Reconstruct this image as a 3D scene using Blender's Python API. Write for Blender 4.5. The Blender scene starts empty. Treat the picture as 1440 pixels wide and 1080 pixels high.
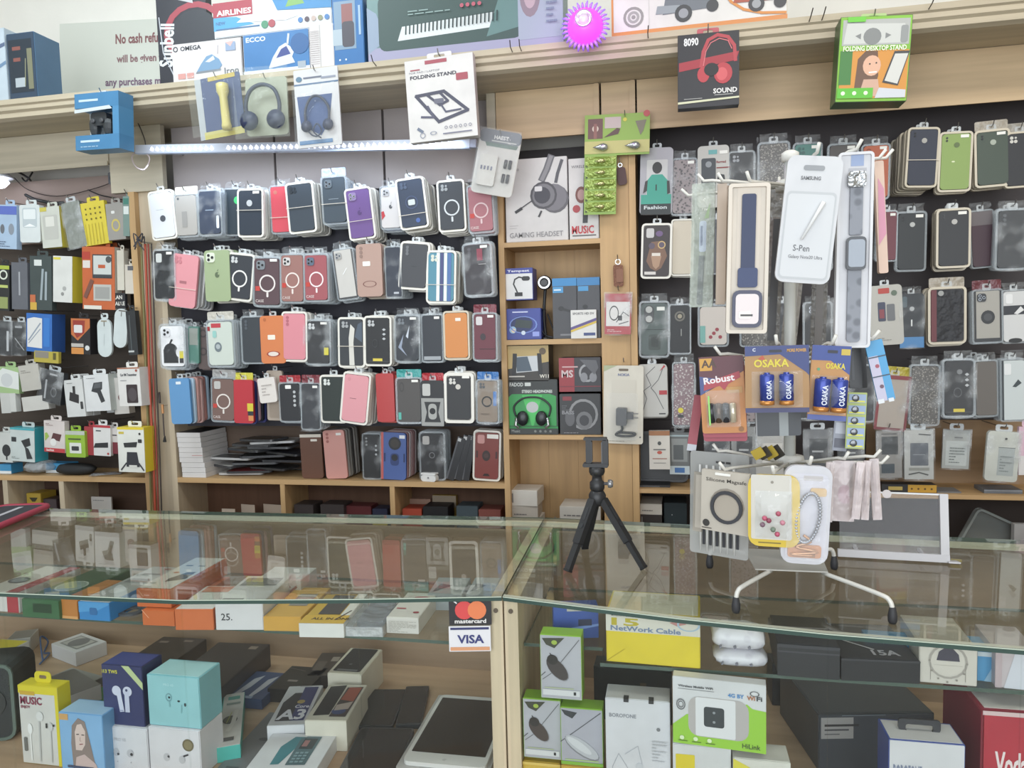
import bpy, math, random
from mathutils import Vector, Matrix, noise
random.seed(7)
R = random.uniform
SC = bpy.context.scene
COL = SC.collection
# ------------------------------------------------------------------ camera, world, light, exposure
CAMZ = 1.45
FPX = 1060.0
_p, _r, _y = (math.radians(a) for a in (4.15, 1.45, 11.92))
_f = Vector((-math.sin(_y)*math.cos(_p), math.cos(_y)*math.cos(_p), -math.sin(_p)))
_rt = Vector((math.cos(_y), math.sin(_y), 0))
_up = _rt.cross(_f)
CR = _rt*math.cos(_r) - _up*math.sin(_r)
CU = _up*math.cos(_r) + _rt*math.sin(_r)
CF = _f
CO = Vector((0, 0, CAMZ))
cd = bpy.data.cameras.new('camera'); cam = bpy.data.objects.new('camera', cd); COL.objects.link(cam)
cd.sensor_width = 36; cd.lens = 36*FPX/1440; cd.clip_start = .02; cd.clip_end = 60
cam.matrix_world = Matrix(((CR.x, CU.x, -CF.x, CO.x), (CR.y, CU.y, -CF.y, CO.y), (CR.z, CU.z, -CF.z, CO.z), (0, 0, 0, 1)))
SC.camera = cam
w = bpy.data.worlds.new('daylight'); SC.world = w; w.use_nodes = True
w.node_tree.nodes['Background'].inputs[0].default_value = (.80, .90, 1.0, 1)
w.node_tree.nodes['Background'].inputs[1].default_value = 1.0
def area(name, loc, target, sx, sy, power, col):
    l = bpy.data.lights.new(name, 'AREA'); l.shape = 'RECTANGLE'; l.size = sx; l.size_y = sy; l.energy = power; l.color = col
    o = bpy.data.objects.new(name, l); COL.objects.link(o); o.location = loc
    o.rotation_euler = (Vector(target)-Vector(loc)).to_track_quat('-Z', 'Y').to_euler()
    return o
area('ceiling_tube_light', (-1.5, 1.25, 2.93), (-1.6, 1.7, 0), 1.2, .3, 22, (.84, .95, 1.0))
area('ceiling_tube_light', (.7, .9, 2.93), (.7, 1.2, 0), 1.2, .3, 18, (1.0, .95, .88))
area('shopfront_daylight', (-.2, -2.3, 1.7), (-.3, 2.2, .95), 4.6, 2.4, 150, (.93, .97, 1.0))
SC.view_settings.view_transform = 'Standard'; SC.view_settings.look = 'None'
SC.view_settings.gamma = 1; SC.view_settings.use_curve_mapping = False
SC.view_settings.exposure = -0.26
SC.cycles.transparent_max_bounces = 14; SC.cycles.max_bounces = 7; SC.cycles.caustics_reflective = False; SC.cycles.caustics_refractive = False
# ------------------------------------------------------------------ pixel -> place in the shop
def ray(px, py):
    return CR*((px-720)/FPX) - CU*((py-540)/FPX) + CF
def P(px, py, Y):
    d = ray(px, py); return CO + d*(Y/d.y)
def Q(px, py, z):
    d = ray(px, py); return CO + d*((z-CAMZ)/d.z)
# ------------------------------------------------------------------ materials
MC = {}
def lin(h):
    c = [int(h[i:i+2], 16)/255 for i in (0, 2, 4)]; y = .3*c[0]+.59*c[1]+.11*c[2]; c = [y+.9*(x-y) for x in c]; c = [x+.065*(1-x)**4 for x in c]  # saturation lowered and darks lifted: haze is put into every colour
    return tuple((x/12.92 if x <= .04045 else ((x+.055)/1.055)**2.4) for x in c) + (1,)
def M(h, rough=.45, metal=0, spec=.5, kind='plain', **k):
    key = (h, rough, metal, spec, kind, tuple(sorted(k.items())))
    if key in MC: return MC[key]
    m = bpy.data.materials.new(kind+'_'+str(h)); m.use_nodes = True; MC[key] = m
    nt = m.node_tree; N = nt.nodes; L = nt.links; b = N['Principled BSDF']
    b.inputs['Roughness'].default_value = rough; b.inputs['Metallic'].default_value = metal; b.inputs['Specular IOR Level'].default_value = spec
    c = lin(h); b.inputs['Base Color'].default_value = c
    def ramp(fac, c0, c1, p0=.3, p1=.7):
        r = N.new('ShaderNodeValToRGB'); r.color_ramp.elements[0].position = p0; r.color_ramp.elements[1].position = p1
        r.color_ramp.elements[0].color = c0; r.color_ramp.elements[1].color = c1; L.new(fac, r.inputs[0]); L.new(r.outputs[0], b.inputs['Base Color'])
    def co(sx, sy, sz):
        t = N.new('ShaderNodeTexCoord'); mp = N.new('ShaderNodeMapping'); mp.inputs['Scale'].default_value = (sx, sy, sz)
        L.new(t.outputs['Object'], mp.inputs[0]); return mp.outputs[0]
    def nz(vec, scale, det=3):
        n = N.new('ShaderNodeTexNoise'); n.inputs['Scale'].default_value = scale; n.inputs['Detail'].default_value = det; L.new(vec, n.inputs['Vector']); return n.outputs[0]
    def bump(fac, s, d=.002):
        u = N.new('ShaderNodeBump'); u.inputs['Strength'].default_value = s; u.inputs['Distance'].default_value = d; L.new(fac, u.inputs['Height']); L.new(u.outputs[0], b.inputs['Normal'])
    dk = tuple(x*.78 for x in c[:3]) + (1,)
    if kind == 'wood':
        sc = (1, 1, .06) if k.get('v') else (.06, 1, 1)
        ramp(nz(co(*sc), 38, 4), dk, c); 
    elif kind == 'wall':
        f = nz(co(1, 1, 1), 3, 4); ramp(f, tuple(x*.9 for x in c[:3])+(1,), c, .25, .6); bump(nz(co(1, 1, 1), 90), .15)
    elif kind == 'speck':
        v = N.new('ShaderNodeTexVoronoi'); v.inputs['Scale'].default_value = k.get('s', 160); L.new(co(1, 1, 1), v.inputs['Vector']); ramp(v.outputs['Distance'], c, lin(k['c2']), .25, .45)
    elif kind == 'crinkle':
        f = nz(co(1, 1, 1), k.get('s', 45), 2); bump(f, .9, .01)
    elif kind == 'film':     # clear plastic film / tray: see-through with a gloss
        out = N['Material Output']; tr = N.new('ShaderNodeBsdfTransparent'); mx = N.new('ShaderNodeMixShader')
        mx.inputs[0].default_value = k.get('a', .3); L.new(tr.outputs[0], mx.inputs[1]); L.new(b.outputs[0], mx.inputs[2]); L.new(mx.outputs[0], out.inputs[0])
        if k.get('cr'): bump(nz(co(1, 1, 1), k['cr'], 2), 1.0, .012)
    elif kind == 'bag':      # crinkled polythene: nearly invisible, glints on its wrinkles painted as pale streaks
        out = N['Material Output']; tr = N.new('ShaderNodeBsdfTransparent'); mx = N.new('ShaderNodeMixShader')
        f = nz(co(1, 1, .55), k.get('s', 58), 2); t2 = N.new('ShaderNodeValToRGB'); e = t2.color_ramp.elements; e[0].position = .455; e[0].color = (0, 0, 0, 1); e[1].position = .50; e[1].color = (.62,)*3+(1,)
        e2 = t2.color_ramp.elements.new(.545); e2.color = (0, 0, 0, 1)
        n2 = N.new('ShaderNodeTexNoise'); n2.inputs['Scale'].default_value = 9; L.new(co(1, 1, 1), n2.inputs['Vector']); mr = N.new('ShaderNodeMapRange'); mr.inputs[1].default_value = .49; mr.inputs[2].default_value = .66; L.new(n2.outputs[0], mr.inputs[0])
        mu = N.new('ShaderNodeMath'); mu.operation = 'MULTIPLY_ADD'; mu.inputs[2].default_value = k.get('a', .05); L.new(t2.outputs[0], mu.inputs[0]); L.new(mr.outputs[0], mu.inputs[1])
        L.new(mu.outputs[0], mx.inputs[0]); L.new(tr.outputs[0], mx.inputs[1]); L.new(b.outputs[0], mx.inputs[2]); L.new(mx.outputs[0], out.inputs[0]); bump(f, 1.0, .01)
    elif kind == 'glass':    # flat pane: clear, reflecting by Fresnel on both sides
        out = N['Material Output']; tr = N.new('ShaderNodeBsdfTransparent'); gl = N.new('ShaderNodeBsdfGlossy'); mx = N.new('ShaderNodeMixShader')
        tr.inputs[0].default_value = c; gl.inputs['Roughness'].default_value = k.get('g', .0)
        ge = N.new('ShaderNodeNewGeometry'); mr = N.new('ShaderNodeMapRange'); mr.inputs[3].default_value = 1.52; mr.inputs[4].default_value = 1/1.52
        L.new(ge.outputs['Backfacing'], mr.inputs[0]); fr = N.new('ShaderNodeFresnel'); L.new(mr.outputs[0], fr.inputs['IOR'])
        ad = N.new('ShaderNodeMath'); ad.operation = 'MULTIPLY_ADD'; ad.inputs[1].default_value = k.get('m', 1.0); ad.inputs[2].default_value = k.get('d', 0); L.new(fr.outputs[0], ad.inputs[0])
        L.new(ad.outputs[0], mx.inputs[0]); L.new(tr.outputs[0], mx.inputs[1]); L.new(gl.outputs[0], mx.inputs[2]); N.remove(b); last = mx.outputs[0]
        if k.get('du'):   # pale patchy veil mixed into the glass: painted brightness that lifts it
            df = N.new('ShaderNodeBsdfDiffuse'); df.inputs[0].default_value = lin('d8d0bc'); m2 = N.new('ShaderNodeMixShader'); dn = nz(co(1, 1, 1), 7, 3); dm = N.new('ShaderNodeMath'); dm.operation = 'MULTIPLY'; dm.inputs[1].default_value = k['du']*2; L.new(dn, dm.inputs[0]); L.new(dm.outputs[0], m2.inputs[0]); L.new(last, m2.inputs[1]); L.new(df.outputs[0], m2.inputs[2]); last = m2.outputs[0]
        L.new(last, out.inputs[0])
    elif kind == 'glow':
        b.inputs['Emission Color'].default_value = c; b.inputs['Emission Strength'].default_value = k.get('e', 5)
    elif kind == 'carton':
        ramp(nz(co(1, 1, 1), 14, 3), tuple(x*.9 for x in c[:3])+(1,), c, .3, .6)
    return m
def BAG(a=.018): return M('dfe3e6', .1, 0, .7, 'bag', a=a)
def CLR(a=.22, h='dfe6ea', cr=0, rough=.12): return M(h, rough, 0, .6, 'film', a=a, cr=cr)
# ------------------------------------------------------------------ mesh builder
TXT = {}
def text_mesh(s, bold):
    key = (s, bold)
    if key not in TXT:
        c = bpy.data.curves.new('t', 'FONT'); c.body = s; c.resolution_u = 2; c.offset = .03 if bold else .008
        o = bpy.data.objects.new('t', c); COL.objects.link(o); bpy.context.view_layer.update()
        me = o.evaluated_get(bpy.context.evaluated_depsgraph_get()).to_mesh()
        vs = [(v.co.x, v.co.y) for v in me.vertices]; fs = [tuple(p.vertices) for p in me.polygons]
        bpy.data.objects.remove(o); bpy.data.curves.remove(c)
        if vs:
            x0 = min(v[0] for v in vs); x1 = max(v[0] for v in vs); y0 = min(v[1] for v in vs); y1 = max(v[1] for v in vs)
            vs = [((v[0]-x0)/max(x1-x0, 1e-6), (v[1]-y0)/max(y1-y0, 1e-6)) for v in vs]; asp = (x1-x0)/max(y1-y0, 1e-6)
        else: asp = 1
        TXT[key] = (vs, fs, asp)
    return TXT[key]
def rr(x0, x1, z0, z1, r, n=3):
    """rounded rectangle outline, counter-clockwise seen from -y"""
    r = max(1e-5, min(r, (x1-x0)/2.01, (z1-z0)/2.01)); pts = []
    for cx, cz, a0 in ((x1-r, z0+r, -90), (x1-r, z1-r, 0), (x0+r, z1-r, 90), (x0+r, z0+r, 180)):
        for i in range(n+1):
            a = math.radians(a0+90*i/n); pts.append((cx+r*math.cos(a), cz+r*math.sin(a)))
    return pts
class G:
    def __init__(s): s.v = []; s.f = []; s.m = []; s.mats = []
    def mi(s, m):
        if isinstance(m, str): m = M(m)
        if m not in s.mats: s.mats.append(m)
        return s.mats.index(m)
    def add(s, vs, fs, m):
        o = len(s.v); s.v += [tuple(v) for v in vs]; k = s.mi(m)
        for f in fs: s.f.append(tuple(i+o for i in f)); s.m.append(k)
        return s
    def box(s, x0, x1, y0, y1, z0, z1, m, top=None, side=None, front=None):
        vs = [(x, y, z) for z in (z0, z1) for y in (y0, y1) for x in (x0, x1)]
        for f, mm in (((0, 2, 3, 1), m), ((4, 5, 7, 6), top or m), ((0, 1, 5, 4), front or m), ((2, 6, 7, 3), m), ((0, 4, 6, 2), side or m), ((1, 3, 7, 5), side or m)):
            s.add([vs[i] for i in f], [(0, 1, 2, 3)], mm)
        return s
    def prism(s, pts, y0, y1, m, side=None):
        n = len(pts); vs = [(x, y0, z) for x, z in pts] + [(x, y1, z) for x, z in pts]
        s.add(vs, [tuple(range(n)), tuple(range(2*n-1, n-1, -1))], m)
        s.add(vs, [(i, n+i, n+(i+1) % n, (i+1) % n) for i in range(n)], side or m); return s
    def plate(s, x0, x1, z0, z1, y0, y1, r, m, side=None, n=3): return s.prism(rr(x0, x1, z0, z1, r, n), y0, y1, m, side)
    def frame(s, o, i, y0, y1, m):
        """o, i: outlines with the same number of points; a ring of material between them"""
        n = len(o); vs = [(x, y0, z) for x, z in o]+[(x, y0, z) for x, z in i]+[(x, y1, z) for x, z in o]+[(x, y1, z) for x, z in i]; fs = []
        for a in range(n):
            b = (a+1) % n
            fs += [(a, b, n+b, n+a), (2*n+b, 2*n+a, 3*n+a, 3*n+b), (b, a, 2*n+a, 2*n+b), (n+a, n+b, 3*n+b, 3*n+a)]
        return s.add(vs, fs, m)
    def rframe(s, x0, x1, z0, z1, r, t, y0, y1, m, n=3): return s.frame(rr(x0, x1, z0, z1, r, n), rr(x0+t, x1-t, z0+t, z1-t, max(r-t, r*.4), n), y0, y1, m)
    def disc(s, x, z, r, y0, y1, m, n=14, rz=None):
        rz = rz or r; return s.prism([(x+r*math.cos(2*math.pi*i/n), z+rz*math.sin(2*math.pi*i/n)) for i in range(n)], y0, y1, m)
    def ring(s, x, z, r0, r1, y0, y1, m, n=18, k=1.0):
        c = lambda r: [(x+r*math.cos(2*math.pi*i/n), z+r*k*math.sin(2*math.pi*i/n)) for i in range(n)]
        return s.frame(c(r1), c(r0), y0, y1, m)
    def tube(s, pts, r, m, n=6, closed=False):
        pts = [Vector(p) for p in pts]; k = len(pts); vs = []; rad = r if isinstance(r, (list, tuple)) else [r]*k
        pu = None
        for i, p in enumerate(pts):
            a = pts[(i-1) % k] if (closed or i) else p; b = pts[(i+1) % k] if (closed or i < k-1) else p
            d = (b-a).normalized() if (b-a).length > 1e-9 else Vector((0, 0, 1))
            u = (pu - d*pu.dot(d)) if pu is not None else d.cross(Vector((0, 0, 1)) if abs(d.z) < .9 else Vector((1, 0, 0)))
            u.normalize(); pu = u; q = d.cross(u)
            vs += [p + (u*math.cos(2*math.pi*j/n)+q*math.sin(2*math.pi*j/n))*rad[i] for j in range(n)]
        fs = []
        for i in range(k if closed else k-1):
            for j in range(n):
                a, b = i*n, ((i+1) % k)*n
                fs.append((a+j, a+(j+1) % n, b+(j+1) % n, b+j))
        if not closed: fs += [tuple(range(n-1, -1, -1)), tuple((k-1)*n+j for j in range(n))]
        return s.add(vs, fs, m)
    def lathe(s, prof, m, n=16, c=(0, 0, 0), ax='z'):
        vs = []
        for r, h in prof:
            for j in range(n):
                a = 2*math.pi*j/n; x, y = r*math.cos(a), r*math.sin(a)
                vs.append({'z': (c[0]+x, c[1]+y, c[2]+h), 'y': (c[0]+x, c[1]-h, c[2]+y), 'x': (c[0]+h, c[1]+x, c[2]+y)}[ax])
        fs = []
        for i in range(len(prof)-1):
            for j in range(n): fs.append((i*n+j, i*n+(j+1) % n, (i+1)*n+(j+1) % n, (i+1)*n+j))
        fs += [tuple(range(n-1, -1, -1)), tuple((len(prof)-1)*n+j for j in range(n))]
        return s.add(vs, fs, m)
    def sheet(s, x0, x1, z0, z1, y, m, nx=4, nz=6, amp=.004, bulge=0, seed=0, edge=.3):
        """a film or pouch face that is not quite flat"""
        vs = []
        for j in range(nz+1):
            for i in range(nx+1):
                u, v = i/nx, j/nz; e = 1 if 0 < i < nx and 0 < j < nz else edge
                vs.append((x0+(x1-x0)*u, y - bulge*math.sin(math.pi*u)*math.sin(math.pi*v) + e*amp*noise.noise(Vector((u*3.1+seed*7.7, v*4.3, seed*1.3))), z0+(z1-z0)*v))
        fs = [(j*(nx+1)+i, j*(nx+1)+i+1, (j+1)*(nx+1)+i+1, (j+1)*(nx+1)+i) for j in range(nz) for i in range(nx)]
        return s.add(vs, fs, m)
    def xf(s, mat): s.v = [tuple(mat @ Vector(v)) for v in s.v]; return s
    def obj(s, name, parent=None, smooth=False, label=None):
        me = bpy.data.meshes.new(name); me.from_pydata(s.v, [], s.f)
        for m in s.mats: me.materials.append(m)
        me.polygons.foreach_set('material_index', s.m)
        if smooth: me.polygons.foreach_set('use_smooth', [True]*len(s.f))
        me.update()
        o = bpy.data.objects.new(name, me); COL.objects.link(o)
        if parent is not None: o.parent = parent
        if label: o['label'] = label
        return o
def tag(o, label, cat, group=None, kind=None):
    o['label'] = label; o['category'] = cat
    if group: o['group'] = group
    if kind: o['kind'] = kind
    return o
def struct(o): o['kind'] = 'structure'; return o
def thing(name, label, cat, mat, group=None):
    e = bpy.data.objects.new(name, None); COL.objects.link(e); e.empty_display_size = .03
    e.matrix_world = mat if isinstance(mat, Matrix) else Matrix.Translation(mat)
    return tag(e, label, cat, group)
def bez(pts, n=5):
    """smooth path through points (Catmull-Rom)"""
    pts = [Vector(p) for p in pts]; out = []
    for i in range(len(pts)-1):
        a, b, c, d = pts[max(i-1, 0)], pts[i], pts[i+1], pts[min(i+2, len(pts)-1)]
        for k in range(n):
            t = k/n; out.append(.5*((2*b)+(c-a)*t+(2*a-5*b+4*c-d)*t*t+(3*b-a-3*c+d)*t**3))
    return out+[pts[-1]]
# ------------------------------------------------------------------ flat print on a face (local x right, z up, face at y)
def pr(root, W, H, y, items, name='printed_design', x0=None, z0=0):
    """items in face units, u 0..1 left to right, v 0..1 bottom to top"""
    if not items: return
    x0 = -W/2 if x0 is None else x0; g = G(); t = G(); st = .00012; d = y-.0004
    X = lambda u: x0+u*W
    Z = lambda v: z0+v*H
    for it in items:
        k = it[0]; d -= st
        if k == 'r': g.add([(X(it[1]), d, Z(it[2])), (X(it[3]), d, Z(it[2])), (X(it[3]), d, Z(it[4])), (X(it[1]), d, Z(it[4]))], [(0, 1, 2, 3)], it[5])
        elif k == 'rr':
            p = rr(X(it[1]), X(it[3]), Z(it[2]), Z(it[4]), it[6]*W, 4); g.add([(a, d, b) for a, b in p], [tuple(range(len(p)))], it[5])
        elif k == 'p': g.add([(X(a), d, Z(b)) for a, b in it[1]], [tuple(range(len(it[1])))], it[2])
        elif k == 'c':
            n = 16; ry = (it[5] if len(it) > 5 else 1); g.add([(X(it[1])+it[3]*W*math.cos(6.2832*i/n), d, Z(it[2])+it[3]*ry*W*math.sin(6.2832*i/n)) for i in range(n)], [tuple(range(n))], it[4])
        elif k == 'o':
            n = 18; ry = (it[6] if len(it) > 6 else 1); cc = [(math.cos(6.2832*i/n), math.sin(6.2832*i/n)*ry) for i in range(n)]
            g.add([(X(it[1])+it[4]*0+it[3]*W*a, d, Z(it[2])+it[3]*W*b) for a, b in cc]+[(X(it[1])+it[4]*W*a, d, Z(it[2])+it[4]*W*b) for a, b in cc], [(i, (i+1) % n, n+(i+1) % n, n+i) for i in range(n)][::1], it[5])
        elif k == 'l':
            q = [Vector((X(a), 0, Z(b))) for a, b in it[1]]; hw = it[2]*W/2
            for si, (a, b) in enumerate(zip(q, q[1:])):
                dv = (b-a); 
                if dv.length < 1e-9: continue
                dv.normalize(); nn = Vector((-dv.z, 0, dv.x))*hw; e = dv*hw*.6
                vs = [a-nn-e, b-nn+e, b+nn+e, a+nn-e]; g.add([(v.x, d-si*4e-6, v.z) for v in vs], [(0, 1, 2, 3)], it[3])
        elif k == 't':   # ('t', text, u, v, height(v units), colour, align, bold, width(u) or None, angle)
            s, u, v, h, c = it[1:6]; al = it[6] if len(it) > 6 else 'l'; bo = it[7] if len(it) > 7 else 0; wu = it[8] if len(it) > 8 else None; an = math.radians(it[9]) if len(it) > 9 else 0
            vs, fs, asp = text_mesh(s, bo); hh = h*H; ww = wu*W if wu else hh*asp
            ox = {'l': 0, 'c': -ww/2, 'r': -ww}[al]; ca, sa = math.cos(an), math.sin(an)
            t.add([(X(u)+(a*ww+ox)*ca-b*hh*sa, d, Z(v)+(a*ww+ox)*sa+b*hh*ca) for a, b in vs], fs, c)
    if g.f: g.obj(name, root)
    if t.f: t.obj('lettering', root)
def ell(cx, cy, rx, ry, ang, asp=1.0, n=16):
    """tilted ellipse in face units; asp = width over height of the face"""
    a = math.radians(ang); return [(cx+rx*math.cos(t)*math.cos(a)-ry*math.sin(t)*math.sin(a), cy+(rx*math.cos(t)*math.sin(a)+ry*math.sin(t)*math.cos(a))*asp) for t in [6.2832*i/n for i in range(n)]]
def lines(u0, v0, u1, v1, n, col, fill=.35, seed=1):
    """n rows of unreadably small print as thin strips"""
    rn = random.Random(seed); out = []; h = (v1-v0)/n
    for i in range(n):
        x = u0
        while x < u1-.02:
            wd = rn.uniform(.05, .16)*(u1-u0)+.01; e = min(u1, x+wd); out.append(('r', x, v0+h*i, e, v0+h*(i+fill), col)); x = e+.03*(u1-u0)
            if rn.random() < .08: break
    return out
# ------------------------------------------------------------------ placing
def hang(xt, yt, xb, yb, wpx, Y, yaw=0):
    """matrix (origin bottom centre, x right, z up), width and height of something upright facing the shop at depth Y"""
    a, b = P(xb, yb, Y), P(xt, yt, Y); z = (b-a); H = z.length; z.normalize(); y = Vector((0, 1, 0)); y = (y-z*y.dot(z)).normalized(); x = y.cross(z)
    xm, ym = (xt+xb)/2, (yt+yb)/2; W = (P(xm+wpx/2, ym, Y)-P(xm-wpx/2, ym, Y)).length
    m = Matrix(((x.x, y.x, z.x, a.x), (x.y, y.y, z.y, a.y), (x.z, y.z, z.z, a.z), (0, 0, 0, 1)))
    if yaw: m = m @ Matrix.Rotation(math.radians(yaw), 4, 'Z')
    return m, W, H
def stand(pl, prr, ytop, z):
    """a box that stands on height z: bottom edge of its front from pixel pl to prr, its front rises to pixel row ytop"""
    a, b = Q(*pl, z), Q(*prr, z); x = (b-a); W = x.length; x.normalize(); y = Vector((-x.y, x.x, 0)); c = (a+b)/2
    d = ray((pl[0]+prr[0])/2, ytop); t = (c-CO).dot(y)/d.dot(y); H = (CO+d*t).z - z
    m = Matrix(((x.x, y.x, 0, c.x), (x.y, y.y, 0, c.y), (0, 0, 1, z), (0, 0, 0, 1)))
    return m, W, H
def lay(fl, fr, bl, ztop, h):
    """something lying flat: its face at height ztop with pixel corners front-left, front-right, back-left; thickness h.
    local x right, z towards the back, face at local y = 0 looking up, body from y = 0 to y = h"""
    a, b, c = Q(*fl, ztop), Q(*fr, ztop), Q(*bl, ztop); x = b-a; W = x.length; x.normalize(); z = Vector((-x.y, x.x, 0)); H = (c-a).dot(z); o = (a+b)/2
    y = Vector((0, 0, -1))
    m = Matrix(((x.x, y.x, z.x, o.x), (x.y, y.y, z.y, o.y), (x.z, y.z, z.z, o.z), (0, 0, 0, 1)))
    return m, W, abs(H)
def carton(name, label, cat, m, W, H, D, col, prints=None, top=None, side=None, group=None, flap=None, sprints=None, tprints=None, tab=None):
    """a printed box: front face at local y=0, body behind it"""
    t = thing(name, label, cat, m, group); cm = M(col, .4, 0, .5, 'carton') if isinstance(col, str) else col
    sm = M(side, .4, 0, .5, 'carton') if side else None; tm = M(top, .4, 0, .5, 'carton') if top else None
    e = min(W, H, D)*.02
    g = G().plate(-W/2, W/2, 0, H, e, D, e*1.2, sm or cm, sm or cm, 2); g.plate(-W/2+e, W/2-e, e, H-e, 0, e, e, cm, cm, 2); g.obj('carton_body', t)
    G().box(-W/2+e*2, W/2-e*2, e*3, D-e*3, H, H+.0006, tm or sm or cm).obj('tuck_flap', t)
    if tab:  # hang tab with slot
        th = tab[1]; G().frame(rr(-W*tab[0]/2, W*tab[0]/2, H, H+th, th*.35, 3), rr(-W*tab[0]*.22, W*tab[0]*.22, H+th*.35, H+th*.68, th*.12, 3), D*.45, D*.45+.0012, tab[2]).obj('hang_tab', t)
    pr(t, W, H, 0, prints)
    if sprints:
        s = G().obj('side_print', t); bpy.data.objects.remove(s)
    return t
# ------------------------------------------------------------------ room
WOOD = M('cca470', .5, 0, .4, 'wood', v=1); WOODH = M('cca470', .5, 0, .4, 'wood'); WOODD = M('9a7450', .55, 0, .3, 'wood', v=1)
PALE = M('c8b69a', .5, 0, .4, 'wood', v=1); CREAM = M('c3b59b', .5, 0, .4, 'wood')
DARK = M('474143', .6, 0, .3, 'wall'); NAVY = M('35343d', .6, 0, .3, 'wall'); GREY = M('8f8a8c', .6, 0, .3, 'wall')
WALLP = M('d6d4cb', .7, 0, .3, 'wall')
def wall(name, x0, x1, y0, y1, z0, z1, m): return struct(G().box(x0, x1, y0, y1, z0, z1, m).obj(name))
wall('floor', -3.4, 2.6, -2.5, 2.6, -.06, 0, M('8d8578', .35, 0, .5, 'wall'))
wall('ceiling', -3.4, 2.6, -1.2, 2.6, 3.0, 3.06, M('e4e6e4', .8, 0, .2, 'wall'))
wall('wall_back', -3.4, 2.6, 2.42, 2.5, 0, 3.0, M('ebe8e0', .8, 0, .2, 'wall'))
wall('wall_left', -3.4, -3.3, -2.5, 2.42, 0, 3.0, WALLP)
wall('wall_right', 2.5, 2.6, -2.5, 2.42, 0, 3.0, M('cfc4ae', .8, 0, .2, 'wall'))
YF, YB = 2.2, 2.36
# cornice: stepped moulding along the whole wall
g = G(); prof = [(2.42, 2.197), (2.02, 2.197), (2.02, 2.182), (2.026, 2.178), (2.026, 2.166), (2.034, 2.160), (2.034, 2.146), (2.05, 2.140), (2.42, 2.140)]
n = len(prof)
g.add([(-3.3, y, z) for y, z in prof]+[(2.5, y, z) for y, z in prof], [tuple(range(n)), tuple(range(2*n-1, n-1, -1))]+[(i, n+i, n+(i+1) % n, (i+1) % n) for i in range(n)], CREAM)
cor = struct(g.obj('trim_1')); cor['label'] = 'stepped cream wooden cornice running along the top of the shelving'
# frieze under the cornice: separate panels with raised mouldings between
fz = bpy.data.objects.new('trim_2', None); COL.objects.link(fz); fz['kind'] = 'structure'; fz['label'] = 'pale wooden frieze of panels between cornice and hanging rows'
FR = M('c9ad86', .5, 0, .4, 'wood'); FG = M('c2b8a2', .55, 0, .4, 'wood')
for x0, x1, z0, mm in ((-3.3, -1.80, 2.028, FG), (-.492, -.205, 2.004, FR), (-.185, -.105, 2.004, FR), (-.085, 1.62, 2.006, FR), (1.64, 2.5, 2.006, FR)):
    G().box(x0, x1, YF, YF+.02, z0, 2.139, mm).obj('panel', fz)
for x in (-.199, -.098): G().plate(x-.008, x+.008, 2.006, 2.139, YF-.004, YF+.018, .004, FR).obj('moulding', fz)
G().box(-.492, 2.5, YF-.006, YF-.0005, 2.0, 2.016, FR).obj('lower_lip', fz)
G().box(-3.3, -1.80, YF-.006, YF-.0005, 2.02, 2.034, FG).obj('lower_lip', fz)
# recessed grey panels behind the lit bay
for x0, x1 in ((-1.605, -1.24), (-1.232, -.87), (-.862, -.52)): G().box(x0, x1, YF+.06, YF+.08, 1.90, 2.139, M('a59c9b', .55, 0, .4, 'wall')).obj('panel', fz)
G().box(-1.80, -1.605, YF+.005, YF+.025, 1.93, 2.139, FG).obj('pilaster', fz)
G().box(-.52, -.494, YF, YF+.03, 1.93, 2.139, FG).obj('pilaster', fz)
# ------------------------------------------------------------------ fitted shelving
def unit(name, label): return thing(name, label, 'shelving', Vector((0, YF, 0)))
def part(root, name, x0, x1, y0, y1, z0, z1, m):
    o = G().box(x0, x1, y0-root.location.y, y1-root.location.y, z0, z1, m).obj(name, root); return o
u1 = unit('shelving_unit', 'wooden shelving with dark hanging panel, lit by the light strip above')
part(u1, 'upright', -1.632, -1.612, YF, YB, 0, 1.93, PALE); part(u1, 'upright', -.495, -.478, YF, YB, 0, 2.0, WOOD)
part(u1, 'back_panel', -1.612, -.495, 2.27, 2.285, 1.15, 1.93, NAVY); part(u1, 'back_panel', -1.612, -.495, YB, YB+.015, .99, 1.149, M('6b5748', .6, 0, .3, 'wood')); part(u1, 'back_panel', -1.612, -.495, YB, YB+.015, .4, .969, M('6b4a35', .6, 0, .3, 'wood', v=1))
part(u1, 'shelf', -1.612, -.495, YF, YB, .969, .985, WOODH); part(u1, 'shelf', -1.612, -.495, YF, YB, .74, .756, WOODH)
for px in (394, 548): 
    x = P(px+4, 710, YF).x; part(u1, 'divider', x-.008, x+.008, YF+.001, YB, .756, .969, WOOD)
part(u1, 'plinth', -1.612, -.495, YF+.02, YB, 0, .74, WOODD)
u2 = unit('shelving_unit', 'open wooden shelf column stacked with headset boxes, broad pillar beside it')
part(u2, 'pillar_front', -.195, -.112, YF, YF+.018, 0, 2.0, WOOD); part(u2, 'pillar_edge', -.111, -.092, YF-.004, YB, 0, 2.0, WOOD)
part(u2, 'pillar_side', -.195, -.18, YF+.018, YB, 0, 2.0, WOOD)
for i in range(3): 
    x0 = -.478+i*.0944; part(u2, 'plank', x0+.0002, x0+.0942, YB, YB+.012, .3, 1.95, WOOD)
part(u2, 'top_recess', -.478, -.195, YB-.02, YB-.001, 1.9, 2.0, DARK)
for z0, z1 in ((1.691, 1.705), (1.403, 1.418), (1.120, 1.133), (.74, .756)): part(u2, 'shelf', -.478, -.195, YF, YB, z0, z1, WOODH)
part(u2, 'plinth', -.478, -.195, YF+.02, YB, 0, .74, WOODD)
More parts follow.
